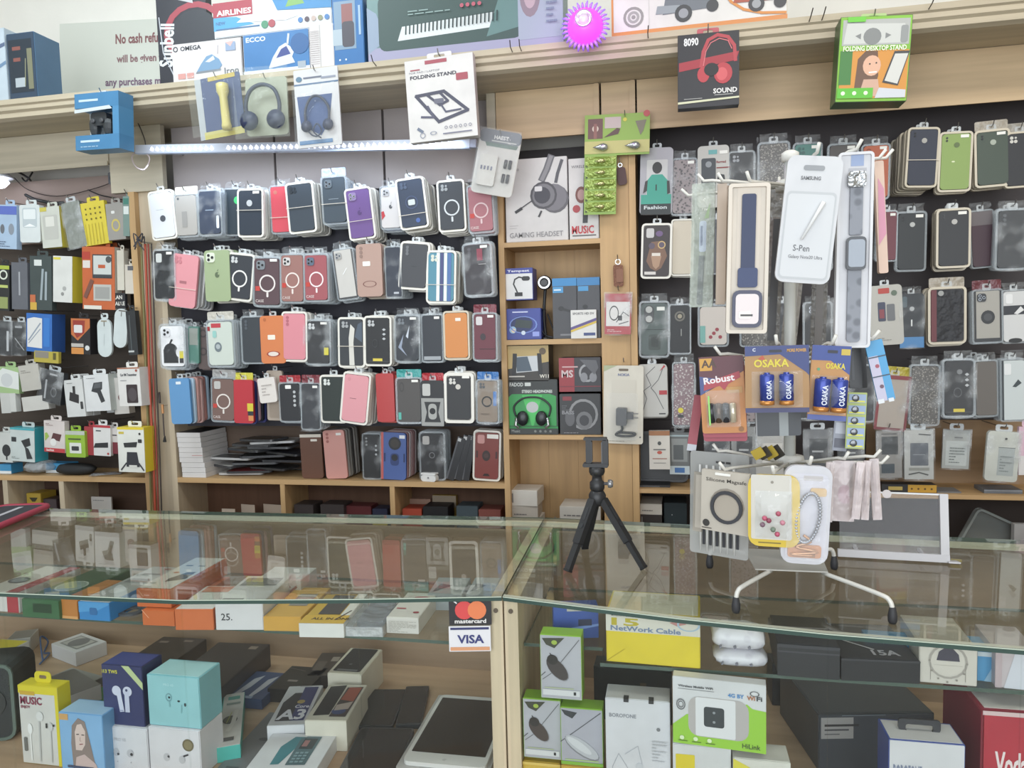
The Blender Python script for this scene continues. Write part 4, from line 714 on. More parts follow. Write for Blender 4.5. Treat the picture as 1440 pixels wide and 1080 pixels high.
def lump(name, label, cat, px, py, z, sx, sy, sz, m, seed=0, amp=.3, ex=2.6):
    """soft pouch, wad or bag lying on something"""
    c = Q(px, py, z) if not isinstance(px, Vector) else px; g = G(); nu, nv = 18, 9; vs = []
    for j in range(nv+1):
        ph = -math.pi/2+math.pi*j/nv
        for i in range(nu):
            th = 2*math.pi*i/nu
            f = lambda a: math.copysign(abs(a)**(2/ex), a)
            k = 1+amp*noise.noise(Vector((math.cos(th)*2.1+seed, math.sin(th)*2.1, ph*1.7)))
            vs.append((sx/2*f(math.cos(th))*abs(math.cos(ph))**.6*k, sy/2*f(math.sin(th))*abs(math.cos(ph))**.6*k, sz/2*(1+math.sin(ph)*(.8+.2*k))))
    fs = [(j*nu+i, j*nu+(i+1) % nu, (j+1)*nu+(i+1) % nu, (j+1)*nu+i) for j in range(nv) for i in range(nu)]
    o = g.add(vs, fs, m).obj(name, None, True); o.location = c; return tag(o, label, cat)
lump('earphone_pouch', 'black soft pouch lying on the shelf below the green pack', 'pouch', P(107, 664, 2.235) , 0, 0, .15, .06, .038, M('18181a', .7), 3, .15).location.z = SH4
lump('plastic_wrapper', 'crumpled clear plastic bag on the shelf beside the black pouch', 'bag', P(58, 662, 2.24), 0, 0, .10, .09, .04, CLR(.45, 'c9ced2', 40, .2), 5, .3).location.z = SH4+.006
g = G().sheet(-.05, .05, -.03, .03, 0, CLR(.55, 'b9bec6', 40, .15), 5, 4, .004).xf(Matrix.Rotation(-math.pi/2, 4, 'X'))
o = g.obj('plastic_wrapper'); o.location = P(150, 668, 2.235); o.location.z = SH4+.004; o.rotation_euler.z = .5; tag(o, 'flat grey plastic sleeve on the shelf right of the black pouch', 'bag')
for i, (x0, x1, y0, y1) in enumerate(((0, 16, 650, 663), (64, 95, 642, 655))):
    m, W, H = hang((x0+x1)/2, y0, (x0+x1)/2, y1, x1-x0, 2.25 if i else 2.22); m = Matrix.Translation((m.translation.x, m.translation.y, SH4+.0005))
    carton('shoe_box' if 0 else 'cable_box', ('light blue box with white foot under the cyan box' if i else 'light blue box with white foot at far left of the shelf'), 'box', m, W, H, .05, '3c9ad0', [('r', 0, 0, 1, .3, 'dfe6ea')])
# lamp, wires and cords around that bay
def wire(label, pts, r, col, name='electric_wire', cat='wire', grp=None):
    o = G().tube(bez(pts, 5), r, M(col, .5), 5).obj(name, None, True); return tag(o, label, cat, grp)
wire('thin dark wire sagging across the header left of the pillar', [P(20, 250, 2.31), P(40, 267, 2.31), P(80, 276, 2.31), P(130, 266, 2.31), P(160, 255, 2.31), P(172, 245, 2.28)], .0016, '3a2f30')
wire('black branching wire beside the lit lamp', [P(4, 234, 2.30), P(24, 241, 2.29), P(38, 249, 2.29), P(43, 254, 2.31)], .004, '26262a')
wire('short black wire stub crossing beside the lit lamp', [P(46, 242, 2.3), P(41, 250, 2.29), P(36, 255, 2.3), P(31, 250, 2.31)], .003, '26262a')
wire('dark knotted cable along the top of the charger packs', [P(36, 274, 2.3), P(48, 280, 2.29), P(60, 283, 2.27), P(75, 286, 2.28), P(90, 285, 2.29)], .006, '2e3034')
wire('black cord from the sagging wire down to the grey pack', [P(124, 267, 2.3), P(140, 274, 2.29), P(158, 278, 2.29), P(172, 281, 2.28)], .0022, '2a2a2e')
t = thing('junction_box', 'grey junction clump of wires in the header corner', 'junction box', P(166, 252, 2.27))
G().plate(-.022, .022, -.02, .02, -.02, .058, .006, M('5a5c64', .5)).obj('housing', t); G().disc(.0, .0, .012, -.026, -.02, M('2e3036', .4), 10).obj('gland', t)
t = thing('ceiling_lamp', 'lit white lamp shade at the left edge under the header', 'lamp', P(-6, 249, 2.22))
G().lathe([(.012, .03), (.03, .024), (.055, -.002), (.052, -.004), (.02, .012)], M('d8dce8', .3), 18).obj('lamp_shade', t, True); G().lathe([(.008, .01), (.03, .0), (.04, -.018), (.025, -.034), (.004, -.04)], M('f0f4ff', .3, 0, .5, 'glow', e=6), 16).obj('bulb', t, True)
G().tube([(0, 0, .028), (0, .06, .05), (0, .108, .05)], .005, M('9a9ca2', .4)).obj('bracket', t)
for i, (px, c, wv) in enumerate(((206.5, '7a7440', 3.5), (212, 'b8472c', 4.2), (216.5, '9a3a2c', 3), (221, '3a302c', 2.5))):
    pts = [P(px-8, 343, 2.18), P(px-4+R(-1, 1), 450, 2.185), P(px+R(-1, 1), 560, 2.185), P(px+4, 650, 2.185), P(px+7, 745, 2.185)]
    wire(('olive', 'orange-red', 'brownish red', 'black')[i]+' cord of the bunch hanging down the column', pts, .0016*wv*.62, c, 'hanging_cord', 'cord', 'cords hanging down the column')
t = thing('cord_hook', 'dark knot of cord tassels on a nail at the column top', 'hook', P(199, 340, 2.17))
for i in range(7): G().tube(bez([(0, 0, 0), (R(-.02, .02), R(-.012, .01), R(.0, .03)), (R(-.03, .02), R(-.014, .008), R(-.03, .0))], 4), .002, M('35323a', .6), 5).obj('tassel', t)
G().tube([(0, .0, .0), (0, .049, .0)], .003, HOOKM).obj('nail', t)
t = thing('paint_brush', 'thin brush with orange ferrule hanging on the column', 'brush', P(231, 613, 2.19))
G().tube([(0, 0, 0), (0, 0, .075)], .0022, M('3a2c28', .5)).obj('bristle_handle', t); G().tube([(0, 0, .075), (-.001, 0, .105)], .004, M('c9853c', .35)).obj('ferrule', t); G().tube([(.0, 0, -.02), (.002, 0, 0)], [.006, .002], M('1e1c1c', .8)).obj('bristles', t); G().tube([(0, 0, .1), (0, .028, .1)], .0012, HOOKM).obj('nail', t)
wire('short dark cable end hanging beside the brush', [P(224, 552, 2.2), P(224.5, 560, 2.19), P(225, 567, 2.19)], .004, '3a2c2a', 'cable_end', 'cable')
# lower compartments of that bay
def shelfbox(name, label, cat, x0, x1, y0, y1, Y, D, col, p=None, z=.7565, dz=0, **k):
    m, W, H = hang((x0+x1)/2, y0, (x0+x1)/2, y1, x1-x0, Y, 0); 
    b = m.translation.z; 
    m2 = Matrix.Translation((m.translation.x, Y, z+dz)); H = P((x0+x1)/2, y0, Y).z-(z+dz)
    return carton(name, label, cat, m2, W, H, D, col, p, **k)
shelfbox('cable_box', 'yellow box seen low in the leftmost compartment', 'box', 38, 58, 694, 712, 2.26, .07, 'b99a2e', [('p', [(.2, .9), (.8, .9), (.6, .8), (.4, .8)], '33301c')])
shelfbox('cable_box', 'dark box behind the red-rimmed tray, left compartment', 'box', 61, 80, 702, 715, 2.27, .06, '43343a')
shelfbox('paper_notice', 'white paper card standing in the compartment by the cords', 'paper', 129, 157, 699, 715, 2.29, .006, 'd6d3ce', lines(.1, .9, .9, .96, 1, '8a8a8a'))
lump('earphone_pouch', 'black domed pouch standing in the compartment by the cords', 'pouch', Vector((P(150, 712, 2.24).x, 2.245, .7605)), 0, 0, .11, .05, .074, M('1b1a1c', .8), 2, .1)
# ------------------------------------------------------------------ open shelf column
def cb(name, label, x0, x1, y0, y1, z, D, col, p=None, Y=2.212, cat='box', **k): return shelfbox(name, label, cat, x0, x1, y0, y1, Y, D, col, p, z=z, **k)
def headset(cx, cy, s, c1, c2, mic=1, col='4a4a4e'):
    o = [('l', [(cx+.10*s*math.cos(a)*2.0, cy+.1*s+.30*s*math.sin(a)) for a in [math.pi*(i/8) for i in range(9)]], .05*s, c1), ('c', cx-.2*s, cy, .13*s, c1, 1.3), ('c', cx+.2*s, cy, .13*s, c1, 1.3), ('c', cx-.2*s, cy, .08*s, c2, 1.3), ('c', cx+.2*s, cy, .08*s, c2, 1.3)]
    return o
cb('headset_box', 'large white box lettered GAMING HEADSET', 711.5, 799, 222, 336, 1.7055, .10, 'd2cecc', [
    ('l', [(.75, 1.0), (.68, .86), (.6, .74)], .11, '66646a'), ('l', [(.75, 1.0), (.68, .86), (.6, .74)], .06, '8b888c'), ('l', [(.92, .95), (.85, .8), (.82, .7)], .05, '55535a'),
    ('c', .80, .5, .22, '5e5a60', 1.0), ('c', .78, .52, .21, '77737a', 1.0), ('c', .62, .55, .215, '4a474d', 1.0), ('c', .62, .55, .18, '77747a', 1.0), ('c', .60, .55, .13, '3e3c46', 1.0), ('rr', .48, .6, .6, .66, 'd6d3d4', .02), ('l', [(.45, .5), (.34, .45), (.22, .39)], .018, '4a474c'), ('l', [(.26, .405), (.17, .365)], .045, '2e2c30'), ('l', [(.58, .36), (.54, .3)], .03, '3a383c'),
    ('t', 'GAMING HEADSET', .06, .055, .062, '8d8a8c', 'l', 0, .86), ('t', 'oda', .13, .86, .04, 'a9a6a8'), ('r', .06, .2, .2, .204, 'b0adad'), ('r', .06, .17, .18, .174, 'b0adad')])
cb('headphone_box', 'white headphone box with red word Music', 801, 842.5, 222, 332, 1.7055, .08, 'd5d0cd', [('t', 'WIRELESS', .1, .88, .035, '6a6668'), ('p', [(.45, .2), (.62, .2), (.7, .8), (.52, .82)], '35353a'), ('c', .42, .55, .2, '7a4038', 1.4), ('c', .42, .55, .13, 'b9908a', 1.4), ('c', .25, .38, .13, 'b23c42'), ('t', 'MUSiC', .08, .07, .1, 'c43038', 'l', 1, .75), ('r', .1, .04, .9, .055, '5a5658')])
Z2, Z3, Z4 = 1.4183, 1.1333, .7565
cb('lamp_box', 'white and blue box with black gooseneck lamp print', 711.5, 750, 377, 434, Z2+.118, .07, 'dcdcdc', [('r', 0, .83, 1, 1, '38429a'), ('t', 'Tempest', .08, .86, .09, 'e2e2ee', 'l', 1, .8), ('l', [(.45, .2), (.38, .35), (.3, .5), (.35, .65), (.5, .72), (.7, .68)], .05, '26262a'), ('rr', .6, .6, .9, .74, '1e1e22', .08), ('r', .34, .12, .62, .24, '1c1c20'), ('r', 0, 0, 1, .03, '38429a')], top='38429a', side='38429a')
cb('game_box', 'royal blue box with game console print under the lamp box', 711.5, 761, 434, 473, Z2, .10, '2a3c9a', [('c', .45, .5, .33, '1c2a62', .7), ('p', [(.25, .4), (.7, .36), (.75, .6), (.3, .66)], '2c3a3c'), ('c', .2, .32, .1, '8fb6d8'), ('c', .22, .3, .06, 'e0c8a8'), ('o', .5, .48, .4, .36, '6f88d0', .6), ('c', .5, .22, .06, 'c9d6e8'), ('r', .76, .1, .95, .25, '8c9ae0'), ('r', 0.2, 0.874, 0.64, 0.912, 'c9d0f0')])
cb('camera_box', 'left of two black boxes with blue tops', 778, 812, 391, 474, Z2, .06, '3a3a40', [('r', 0, .87, 1, 1, '2f86c4'), ('r', .02, .76, .45, .86, '3f93cc'), ('r', 0.06, 0.798, 0.356, 0.82, 'd6e4ee'), ('c', .35, .5, .12, '202024', .8), ('l', [(.35, .5), (.75, .45)], .1, '26262a'), ('r', .3, .05, .9, .08, '77777c')])
cb('camera_box', 'right of two black boxes with blue tops', 812.5, 844.5, 390, 474, Z2, .06, '3c3c42', [('r', 0, .87, 1, 1, '2f7cb8'), ('r', .05, .78, .5, .86, '3f93cc'), ('c', .35, .52, .12, '202024', .8)])
cb('camera_box', 'small white box with diagonal colour stripes before the black boxes', 803, 839, 436, 474.5, Z2, .018, 'd9d6d2', [('p', [(0, .3), (1, .62), (1, .72), (0, .4)], '5a4a8a'), ('p', [(0, .22), (1, .54), (1, .62), (0, .3)], 'd2b23c'), ('t', 'SPORTS HD DV', .08, .84, .08, '3c3c40'), ('r', .5, .1, .95, .2, '3c4a80')], Y=2.190+.004)
# webcam on a looped lead
wc = P(768, 474, 2.245); t = thing('webcam', 'black webcam with ring lens and coiled lead beside the lamp box', 'webcam', Vector((wc.x, 2.245, Z2)))
G().lathe([(.001, -.012), (.017, -.012), (.0215, 0), (.0215, .012), (.016, .016), (.015, .013), (.009, .012), (.001, .012)], M('1c1c1f', .3), 18, (0, 0, .168), 'y').obj('camera_head', t, True)
G().ring(0, .168, .0135, .0185, -.0172, -.015, M('c9cacc', .25, .5)).obj('ring_light', t)
G().tube(bez([(0, .005, .15), (-.004, .006, .11), (-.006, .004, .07), (-.004, .006, .03), (0, 0, .004)]), .005, M('1e1e20', .5)).obj('stem', t, True)
for i in range(3): G().tube(bez([(-.012+.004*i, -.004*i, .09), (-.02, -.004, .06+.01*i), (-.008, -.008, .02), (.012+.004*i, -.012, .006), (.03, -.01, .005), (.022, -.004, .03), (.006, -.002, .075)], 5), .0022, M('17171a', .5), 5).obj('lead', t, True)
G().lathe([(.02, 0), (.02, .004), (.006, .006)], M('1c1c1e', .4), 14).obj('foot', t)
cb('gamepad_box', 'black and gold box with phone gamepad print', 713, 772, 486, 533, Z3+.159, .09, '302a24', [('p', [(0, 1), (0, .35), (1, .55), (1, 1)], 'b59a5e'), ('p', [(.2, .7), (.75, .72), (.78, .3), (.22, .25)], 'c4c8cc'), ('p', [(.22, .68), (.5, .7), (.6, .3), (.24, .28)], '4a5a6a'), ('l', [(.17, .2), (.2, .75)], .1, '1c1c1f'), ('l', [(.8, .2), (.78, .75)], .1, '1c1c1f'), ('c', .86, .84, .08, '5c4a34'), ('t', 'W11', .78, .1, .1, 'd6d0c4', 'l', 1), ('r', 0.05, 0.132, 0.426, 0.165, 'c9c4bc')])
cb('headphone_box', 'red and black box with white gamepad outline print', 786.5, 845, 503, 552, Z3+.128, .08, '26222a', [('r', 0, 0, .37, 1, '9a2a34'), ('t', 'MS', .06, .42, .22, 'c9b4b4', 'l', 1), ('r', 0.08, 0.714, 0.456, 0.752, 'c9a4a4'), ('r', 0, .14, 1, .17, '7a2430'), ('o', .68, .55, .2, .15, '9a9a9e', 1.1), ('c', .6, .42, .09, '84848a', 1.3), ('c', .82, .42, .09, '84848a', 1.3), ('p', [(.5, .95), (.9, .92), (.95, .7), (.85, .5)], '5a5a60')])
t = cb('headphone_box', 'black and bright green window box holding headphones', 714, 785, 534, 610, Z3, .10, '1f2422', [('p', [(.03, .16), (.97, .16), (.97, .7), (.85, .74), (.1, .74), (.03, .68)], '2a9a48'), ('p', [(.3, .72), (.7, .72), (.52, .16), (.48, .16)], '45c45c'), ('c', .5, .5, .12, 'b9bcbc', .9), ('t', 'FADOD', .06, .88, .07, 'c9cdc9', 'l', 1, .27), ('rr', .36, .885, .48, .95, 'c9cdc9', .01), ('t', 'STEREO HEADPHONES', .3, .76, .055, 'd4dad4', 'l', 1, .6), ('r', 0, .11, 1, .15, '1a8a3c')]+[('c', .55+.1*i, .06, .025, '7a7e7a') for i in range(4)]+[('t', 'Music', .08, .04, .05, 'a9aca9')])
g = G(); hw = .157/2
for s in (-1, 1): G().lathe([(.001, 0), (.018, 0), (.022, .006), (.022, .014), (.017, .018), (.001, .018)], M('23262a', .3, .2), 16, (s*.036, -.001, .050), 'y').obj('ear_cup', t, True).scale = (.8, 1, 1.0); 
G().tube(bez([(-.05, -.004, .055), (-.055, -.004, .085), (-.03, -.004, .108), (0, -.004, .113), (.03, -.004, .108), (.055, -.004, .085), (.05, -.004, .055)]), .003, M('2a2c30', .4)).obj('headband', t, True)
for s in (-1, 1): G().tube([(s*.046, -.012, .052), (s*.05, -.012, .03), (s*.04, -.012, .022)], .0045, M('b9bcbe', .2, .8)).obj('chrome_trim', t, True)
cb('headphone_box', 'black box with grey headphone drawing below the red box', 787.5, 845, 554, 610, Z3, .09, '252528', [('o', .58, .5, .36, .3, '8a8a8c', 1.05), ('r', .15, .1, .4, .3, '252528'), ('c', .6, .35, .2, '6d6d70', 1.1), ('c', .6, .35, .12, '35353a', 1.1), ('c', .25, .4, .12, '5c5c60', 1.6), ('t', 'BASS', .06, .5, .09, '8a8a8e', 'l', 1, .3), ('r', .08, .84, .3, .94, '8a2a34')]+lines(.06, .6, .3, .75, 3, '6a6a6e')+lines(.1, .04, .6, .08, 1, '8a8a8e'))
# books and boxes at the foot of the column
def bundle(x0, x1, y0, y1, Y, n, cols, name, labf, cat, z=Z4, D=.11, jit=.006, base=None, hmin=.008):
    """a pile of flat boxes, one on another, filling the given pixel height"""
    zt = P((x0+x1)/2, y0, Y).z; xa, xb = P(x0, (y0+y1)/2, Y).x, P(x1, (y0+y1)/2, Y).x; z0 = z if base is None else base; hs = [R(.7, 1.3) for _ in range(n)]; s = sum(hs); W = xb-xa
    for i in range(n):
        h = (zt-z0)*hs[i]/s if False else (zt-z)*hs[i]/s
        c = cols[i % len(cols)]; W2 = W*R(.9, 1.0)
        m = Matrix.Translation(((xa+xb)/2+R(-jit, jit)*.4, Y+R(0, jit), z0)) @ Matrix.Rotation(R(-.06, .06), 4, 'Z')
        carton(name, labf(i, n), cat, m, W2, h-.0006, D*R(.85, 1), c, lines(.1, .35, .8, .6, 1, '6a6664') if i % 2 else [('r', .05, .2, .12, .8, '7a7674')])
        z0 += h
ordn = lambda i, n: ('bottom' if i == 0 else 'top' if i == n-1 else ORD[i]+' from bottom')
bundle(716, 757, 690, 728, 2.215, 5, ['c9c4bc', 'bfb8ac', 'd4cec4', 'b7aea2', 'd0cac0'], 'phone_box', lambda i, n: 'white phone box in the pile behind the counter joint, '+ordn(i, n), 'box')
t = thing('magazine', 'grey magazine leaning beside the white phone boxes', 'magazine', Matrix.Translation((P(764, 735, 2.25).x, 2.23, Z4+.001)) @ Matrix.Rotation(.28, 4, 'Y'))
G().box(-.004, .0, 0, .1, 0, .1, 'a39c92').box(-.0042, -.004, .0, .1, 0, .1, 'd0cbc2').obj('cover', t); G().box(.0002, .0035, .002, .098, .002, .098, 'd9d5cc').obj('pages', t)
t = thing('umbrella', 'dark folded umbrella leaning by the magazine', 'umbrella', Matrix.Translation((P(776, 735, 2.25).x, 2.24, Z4+.004)) @ Matrix.Rotation(.55, 4, 'Y'))
G().lathe([(.004, 0), (.008, .01), (.011, .05), (.009, .09), (.006, .094)], M('2a2628', .6), 10, (0, 0, .012)).obj('cover', t, True); G().tube([(0, 0, 0), (0, 0, .014)], .004, M('4a4446')).obj('tip', t)
bundle(786, 845, 713, 732, 2.225, 4, ['8a8078', 'b7b0a6', '4a4642', 'c4beb4'], 'phone_box', lambda i, n: 'flat mixed box behind the tripod, '+ordn(i, n), 'box')
shelfbox('router_box', 'pale grey box with dark foot behind the tripod legs', 'box', 818, 846, 690, 718, 2.262, .06, 'b3aea4', [('r', 0, 0, 1, .4, '2c2a2a')], dz=.0) if 0 else None
# piles in the compartments under the lit bay
def comp(x0, x1, y0, col, label, D=.07, Y=2.235, p=None, name='phone_box', z=Z4): return shelfbox(name, label, 'box', x0, x1, y0, 730, Y, D, col, p, z=z)
comp(414, 441, 710, '3c3434', 'black box with white label panel, left one in the middle compartment', p=[('r', .0, .0, .95, .75, 'b9b6b2')]+lines(.1, .1, .8, .6, 3, '4a4648'))
comp(451, 484, 710, '3c3434', 'black box with white label panel, right one in the middle compartment', p=[('r', .05, .0, 1, .75, 'bdb9b4')]+lines(.1, .1, .8, .6, 3, '4a4648'))
comp(486, 522, 712, '6a2a2e', 'dark red box in the middle compartment', Y=2.255, D=.06)
comp(524, 545, 716, '2e3350', 'navy box with yellow lid line by the divider', Y=2.255, D=.06, p=[('r', 0, .55, 1, .65, 'c9b43a')])
for i, (x0, x1, y0, c, d) in enumerate(((566, 593, 716, 'b4452e', 'flat orange-red box in the right compartment'), (595, 630, 713, '1f1f22', 'black box in the right compartment'), (642, 672, 712, '45545c', 'grey-blue box in the right compartment'), (673, 704, 717, '8a4a40', 'reddish flat box against the right upright'))):
    comp(x0, x1, y0, c, d)
t0 = P(580, 700, 2.29); 
comp(577, 606, 702, 'b08a76', 'tan carton standing behind the orange-red box', Y=2.335, D=.02, p=[('r', .1, .5, .35, .6, '5a3a34')]); comp(609, 642, 697, 'b3923e', 'mustard carton standing behind the black box', Y=2.335, D=.02, p=[('r', .0, .75, 1, 1, 'a3927c'), ('r', .5, .3, .7, .45, '7a6a2e')])
for i, (x, y, wd, hg, an, d) in enumerate(((322, 716, .05, .035, -.5, 'small'), (345, 712, .055, .05, .6, 'tilted'), (378, 714, .09, .04, -.12, 'wide'))):
    c = P(x, 735, 2.25); m = Matrix.Translation((c.x, 2.25+.02*i, Z4+.001)) @ Matrix.Rotation(R(-.2, .2), 4, 'Z')
    g = G().box(-wd/2, wd/2, 0, .002, 0, P(x, y, 2.25).z-Z4, 'c4b3a2'); o = g.obj('paper_card'); o.matrix_world = m; tag(o, d+' pale card standing in the compartment below the white boxes', 'paper')
c = P(478, 707, 2.27); m = Matrix.Translation((c.x, 2.27, Z4+.0695)); 
# white boxes piled on the shelf of the lit bay
z = .9853; xl = -1.600
for i in range(9):
    h = .0168; m = Matrix.Translation((xl+.043+(.004 if i < 3 else 0)-.0012*i+R(-.001, .001), 2.207, z)) @ Matrix.Rotation(R(-.02, .0), 4, 'Z')
    carton('phone_box', 'flat white phone box, '+('topmost, black lidded' if i == 8 else ordn(i, 9))+' of the pile beside the column', 'box', m, .088, h-.0013, .145, 'dcd8d6', [('r', 0.55, 0.35, 0.99, 0.487, 'c9908c')] if i == 4 else None, top='26262a' if i == 8 else None, group='flat white phone boxes piled on the shelf')
    z += h
# heap of loose flip covers and glass packs
heap = [(330, 668, 'd9d6d0', 'white'), (344, 667, '8a2a30', 'red edged'), (372, 667, '2a2c30', 'black'), (306, 667, 'dcd9d4', 'white'), (350, 660, '55555a', 'grey'), (392, 664, '26262b', 'black'), (322, 655, '3a3c3e', 'charcoal'), (365, 654, '2e3032', 'black'), (398, 655, '22222c', 'navy'), (340, 647, '9a9a98', 'silver'), (372, 645, '35302e', 'brown'), (352, 637, '4a4644', 'dark grey'), (376, 632, 'b4b2ae', 'pale'), (362, 626, '2c2a2c', 'black')]
zz = .9856
for i, (px, py, c, d) in enumerate(heap):
    lay_i = i//3; z = .9875+.0088*i; x = P(px, 660, 2.23).x
    m = Matrix.Translation((x, 2.285+R(-.012, .012), z+.0035)) @ Matrix.Rotation(R(-.5, .3), 4, 'Z') @ Matrix.Rotation(R(-.008, .008)-.03*(i > 11), 4, 'Y')
    t = thing('flip_cover', 'loose '+d+' flip cover in the heap by the white boxes, '+(ORD[i] if i < 8 else ('ninth', 'tenth', 'eleventh', 'twelfth', 'thirteenth', 'topmost')[i-8])+(' from bottom' if i < 13 else ''), 'phone cover', m)
    f = Matrix.Rotation(-math.pi/2, 4, 'X')
    G().plate(-.075, .075, -.04, .04, -.003, .003, .01, M(c, .3)).xf(f).obj('cover_back', t); G().rframe(-.077, .077, -.042, .042, .012, .004, -.0035, .0035, M('3a3c40', .25) if i % 2 else M(('b9b9b8', '2a2b2e', '55575a')[i//2 % 3], .3)).xf(f).obj('rim', t)
t = thing('earbud_case', 'small white earbud case on the shelf edge before the black case', 'earbud case', Matrix.Translation((P(601, 674, 2.195).x, 2.207, .9855)) @ Matrix.Rotation(-.2, 4, 'Z'))
G().plate(-.026, .026, 0, .02, -.002, .02, .008, M('dddcda', .25)).obj('case_body', t, False); G().plate(-.026, .026, .0205, .027, -.002, .02, .004, M('e0dfdd', .25)).obj('lid', t); G().disc(0, .012, .003, -.0035, -.002, M('8a8a8c', .3), 8).obj('latch', t)
# ------------------------------------------------------------------ things hung on the pillar and uprights
YK[:] = [2.1995, 0]
t = thing('key_fob', 'tan leather key fob hanging on the pillar', 'key fob', hang(869, 372, 870, 403, 16, 2.185)[0]); 
G().plate(-.014, .014, 0, .062, 0, .004, .006, M('9a6a4c', .6, 0, .3, 'speck', c2='7a4c38', s=300)).obj('leather_tag', t); G().ring(0, .07, .006, .008, .0, .002, HOOKM).obj('split_ring', t); G().plate(-.006, .014, .012, .05, -.002, 0, .004, M('8a5a42', .6)).obj('flap', t)
m = hang(869, 372, 870, 403, 16, 2.185)[0]; hook(m @ Vector((0, .001, .077)), 2.186, 'small nail holding the tan leather key fob')
pack('cable_pack', 'pack', 'red and white cable pack hanging on the pillar', 869.5, 413, 868.5, 470, 37, 'b9323c', Y=2.182, D=.006, bag=1, tab=0, p=[('r', .05, .2, .95, .8, 'd9d6d4'), ('o', .35, .52, .18, .15, '2a2a2c', 1.6), ('l', [(.45, .3), (.7, .55), (.92, .45)], .03, '2c2c30'), ('l', [(.55, .25), (.9, .32)], .03, '2c2c30'), ('r', .5, .34, .66, .46, '2c2c30')]+lines(.1, .06, .9, .14, 2, 'e4c4c4'))
t = pack('charger_pack', 'charger pack', 'white blister card holding a black plug charger', 877, 514, 876, 624, 56, 'd4cdbe', Y=2.178, D=.006, rad=.06, tab=0, p=[('t', 'NOKIA', .36, .865, .035, '5c6894', 'l', 1), ('p', [(.0, .92), (.2, .97), (.35, 1.0), (.0, 1.0)], 'a9b08a'), ('rr', .38, .93, .62, .96, '6a5a48', .02), ('rr', .2, .16, .82, .82, 'cdc6b8', .03), ('c', .93, .09, .02, '4a4a4c')]+lines(.15, .03, .7, .05, 1, '8a857a'))
G().plate(-.018, .012, .056, .106, -.028, -.001, .004, M('26262a', .35)).box(.012, .03, -.02, -.008, .074, .094, M('222226', .4)).obj('plug_charger', t)
for z in (.078, .09): G().tube([(.03, -.014, z), (.044, -.014, z)], .0016, M('8a8a8c', .3, .8)).obj('plug_pin', t)
G().tube(bez([(-.003, -.014, .056), (-.002, -.012, .042), (-.02, -.01, .028), (0, -.012, .024), (.03, -.01, .026), (.032, -.01, .033), (-.016, -.01, .034)], 5), .0036, M('1e1e20', .5), 6).obj('lead', t, True)
G().plate(-.044, .044, .015, .15, -.0335, -.0325, .008, CLR(.05)).obj('blister', t)
t = thing('key_fob', 'dark red key fob hanging beside the green card', 'key fob', hang(872, 232, 876, 260, 14, 2.188)[0]); G().plate(-.013, .013, 0, .05, 0, .004, .008, M('4a2422', .5)).obj('leather_tag', t); G().ring(0, .056, .004, .0065, 0, .002, HOOKM).obj('split_ring', t)
m = hang(872, 232, 876, 260, 14, 2.188)[0]; hook(m @ Vector((0, .001, .062)), 2.189, 'small nail holding the dark red key fob')
# green blister card with silver nozzles
m, W, H = hang(868, 160, 866, 301, 91, 2.17, 0); t = thing('nozzle_card', 'green blister card of silver nozzles hanging at the pillar top', 'blister card', m)
GR = M('86a83e', .4); xs = -W/2
G().prism([(xs, 0), (xs+W*.5, 0), (xs+W*.5, H*.59), (W/2, H*.59), (W/2, H), (xs, H)], 0, .002, GR).obj('backing_card', t)
pr(t, W, H, 0, [('r', .05, .76, .28, .96, '6a4640'), ('c', .165, .86, .05, 'c9b8a8', 1), ('l', [(.165, .77), (.165, .9)], .05, '8a5a50'), ('r', .31, .86, .56, .97, 'b9a9a4'), ('p', [(.3, .77), (.52, .8), (.55, .85), (.5, .86)], '5a4038'), ('c', .62, .94, .03, 'c9c03c'), ('p', [(.78, .92), (.95, .93), (.9, .82), (.86, .78), (.82, .85)], '77705c'), ('r', 0, .61, 1, .735, 'b9b26a'), ('c', .95, .99, .05, 'b94a4a')]+[('r', .02, .02+.115*i, .05, .04+.115*i, '3a4a1e') for i in range(5)])
FOIL = M('c9c68a', .15, .7, .5, 'crinkle', s=60)
for i, (cx, cz) in enumerate(((.25, .67), (.74, .675))):
    G().lathe([(.0005, 0), (.004, .01), (.0095, .022), (.011, .03), (.008, .038), (.004, .042)], M('b9bcc0', .2, .7), 10, (0, 0, 0), 'x').obj('nozzle', t, True).location = (xs+W*cx-.021, -.008, H*cz)
for i in range(5):
    z0 = H*(.02+.114*i); G().sheet(xs+.003, xs+W*.49, z0+.002, z0+H*.105, -.001, M('8ea444', .22, .3, .6, 'crinkle', s=70), 6, 4, .004, .006, i).obj('blister', t)
    G().lathe([(.0005, 0), (.0035, .01), (.007, .022), (.003, .03)], FOIL, 8, (0, 0, 0), 'x').obj('nozzle', t, True).location = (xs+W*.16, -.009, z0+H*.055)
hook(m @ Vector((W*.12, .001, H*.97)), 2.168, 'nail holding the green nozzle card')
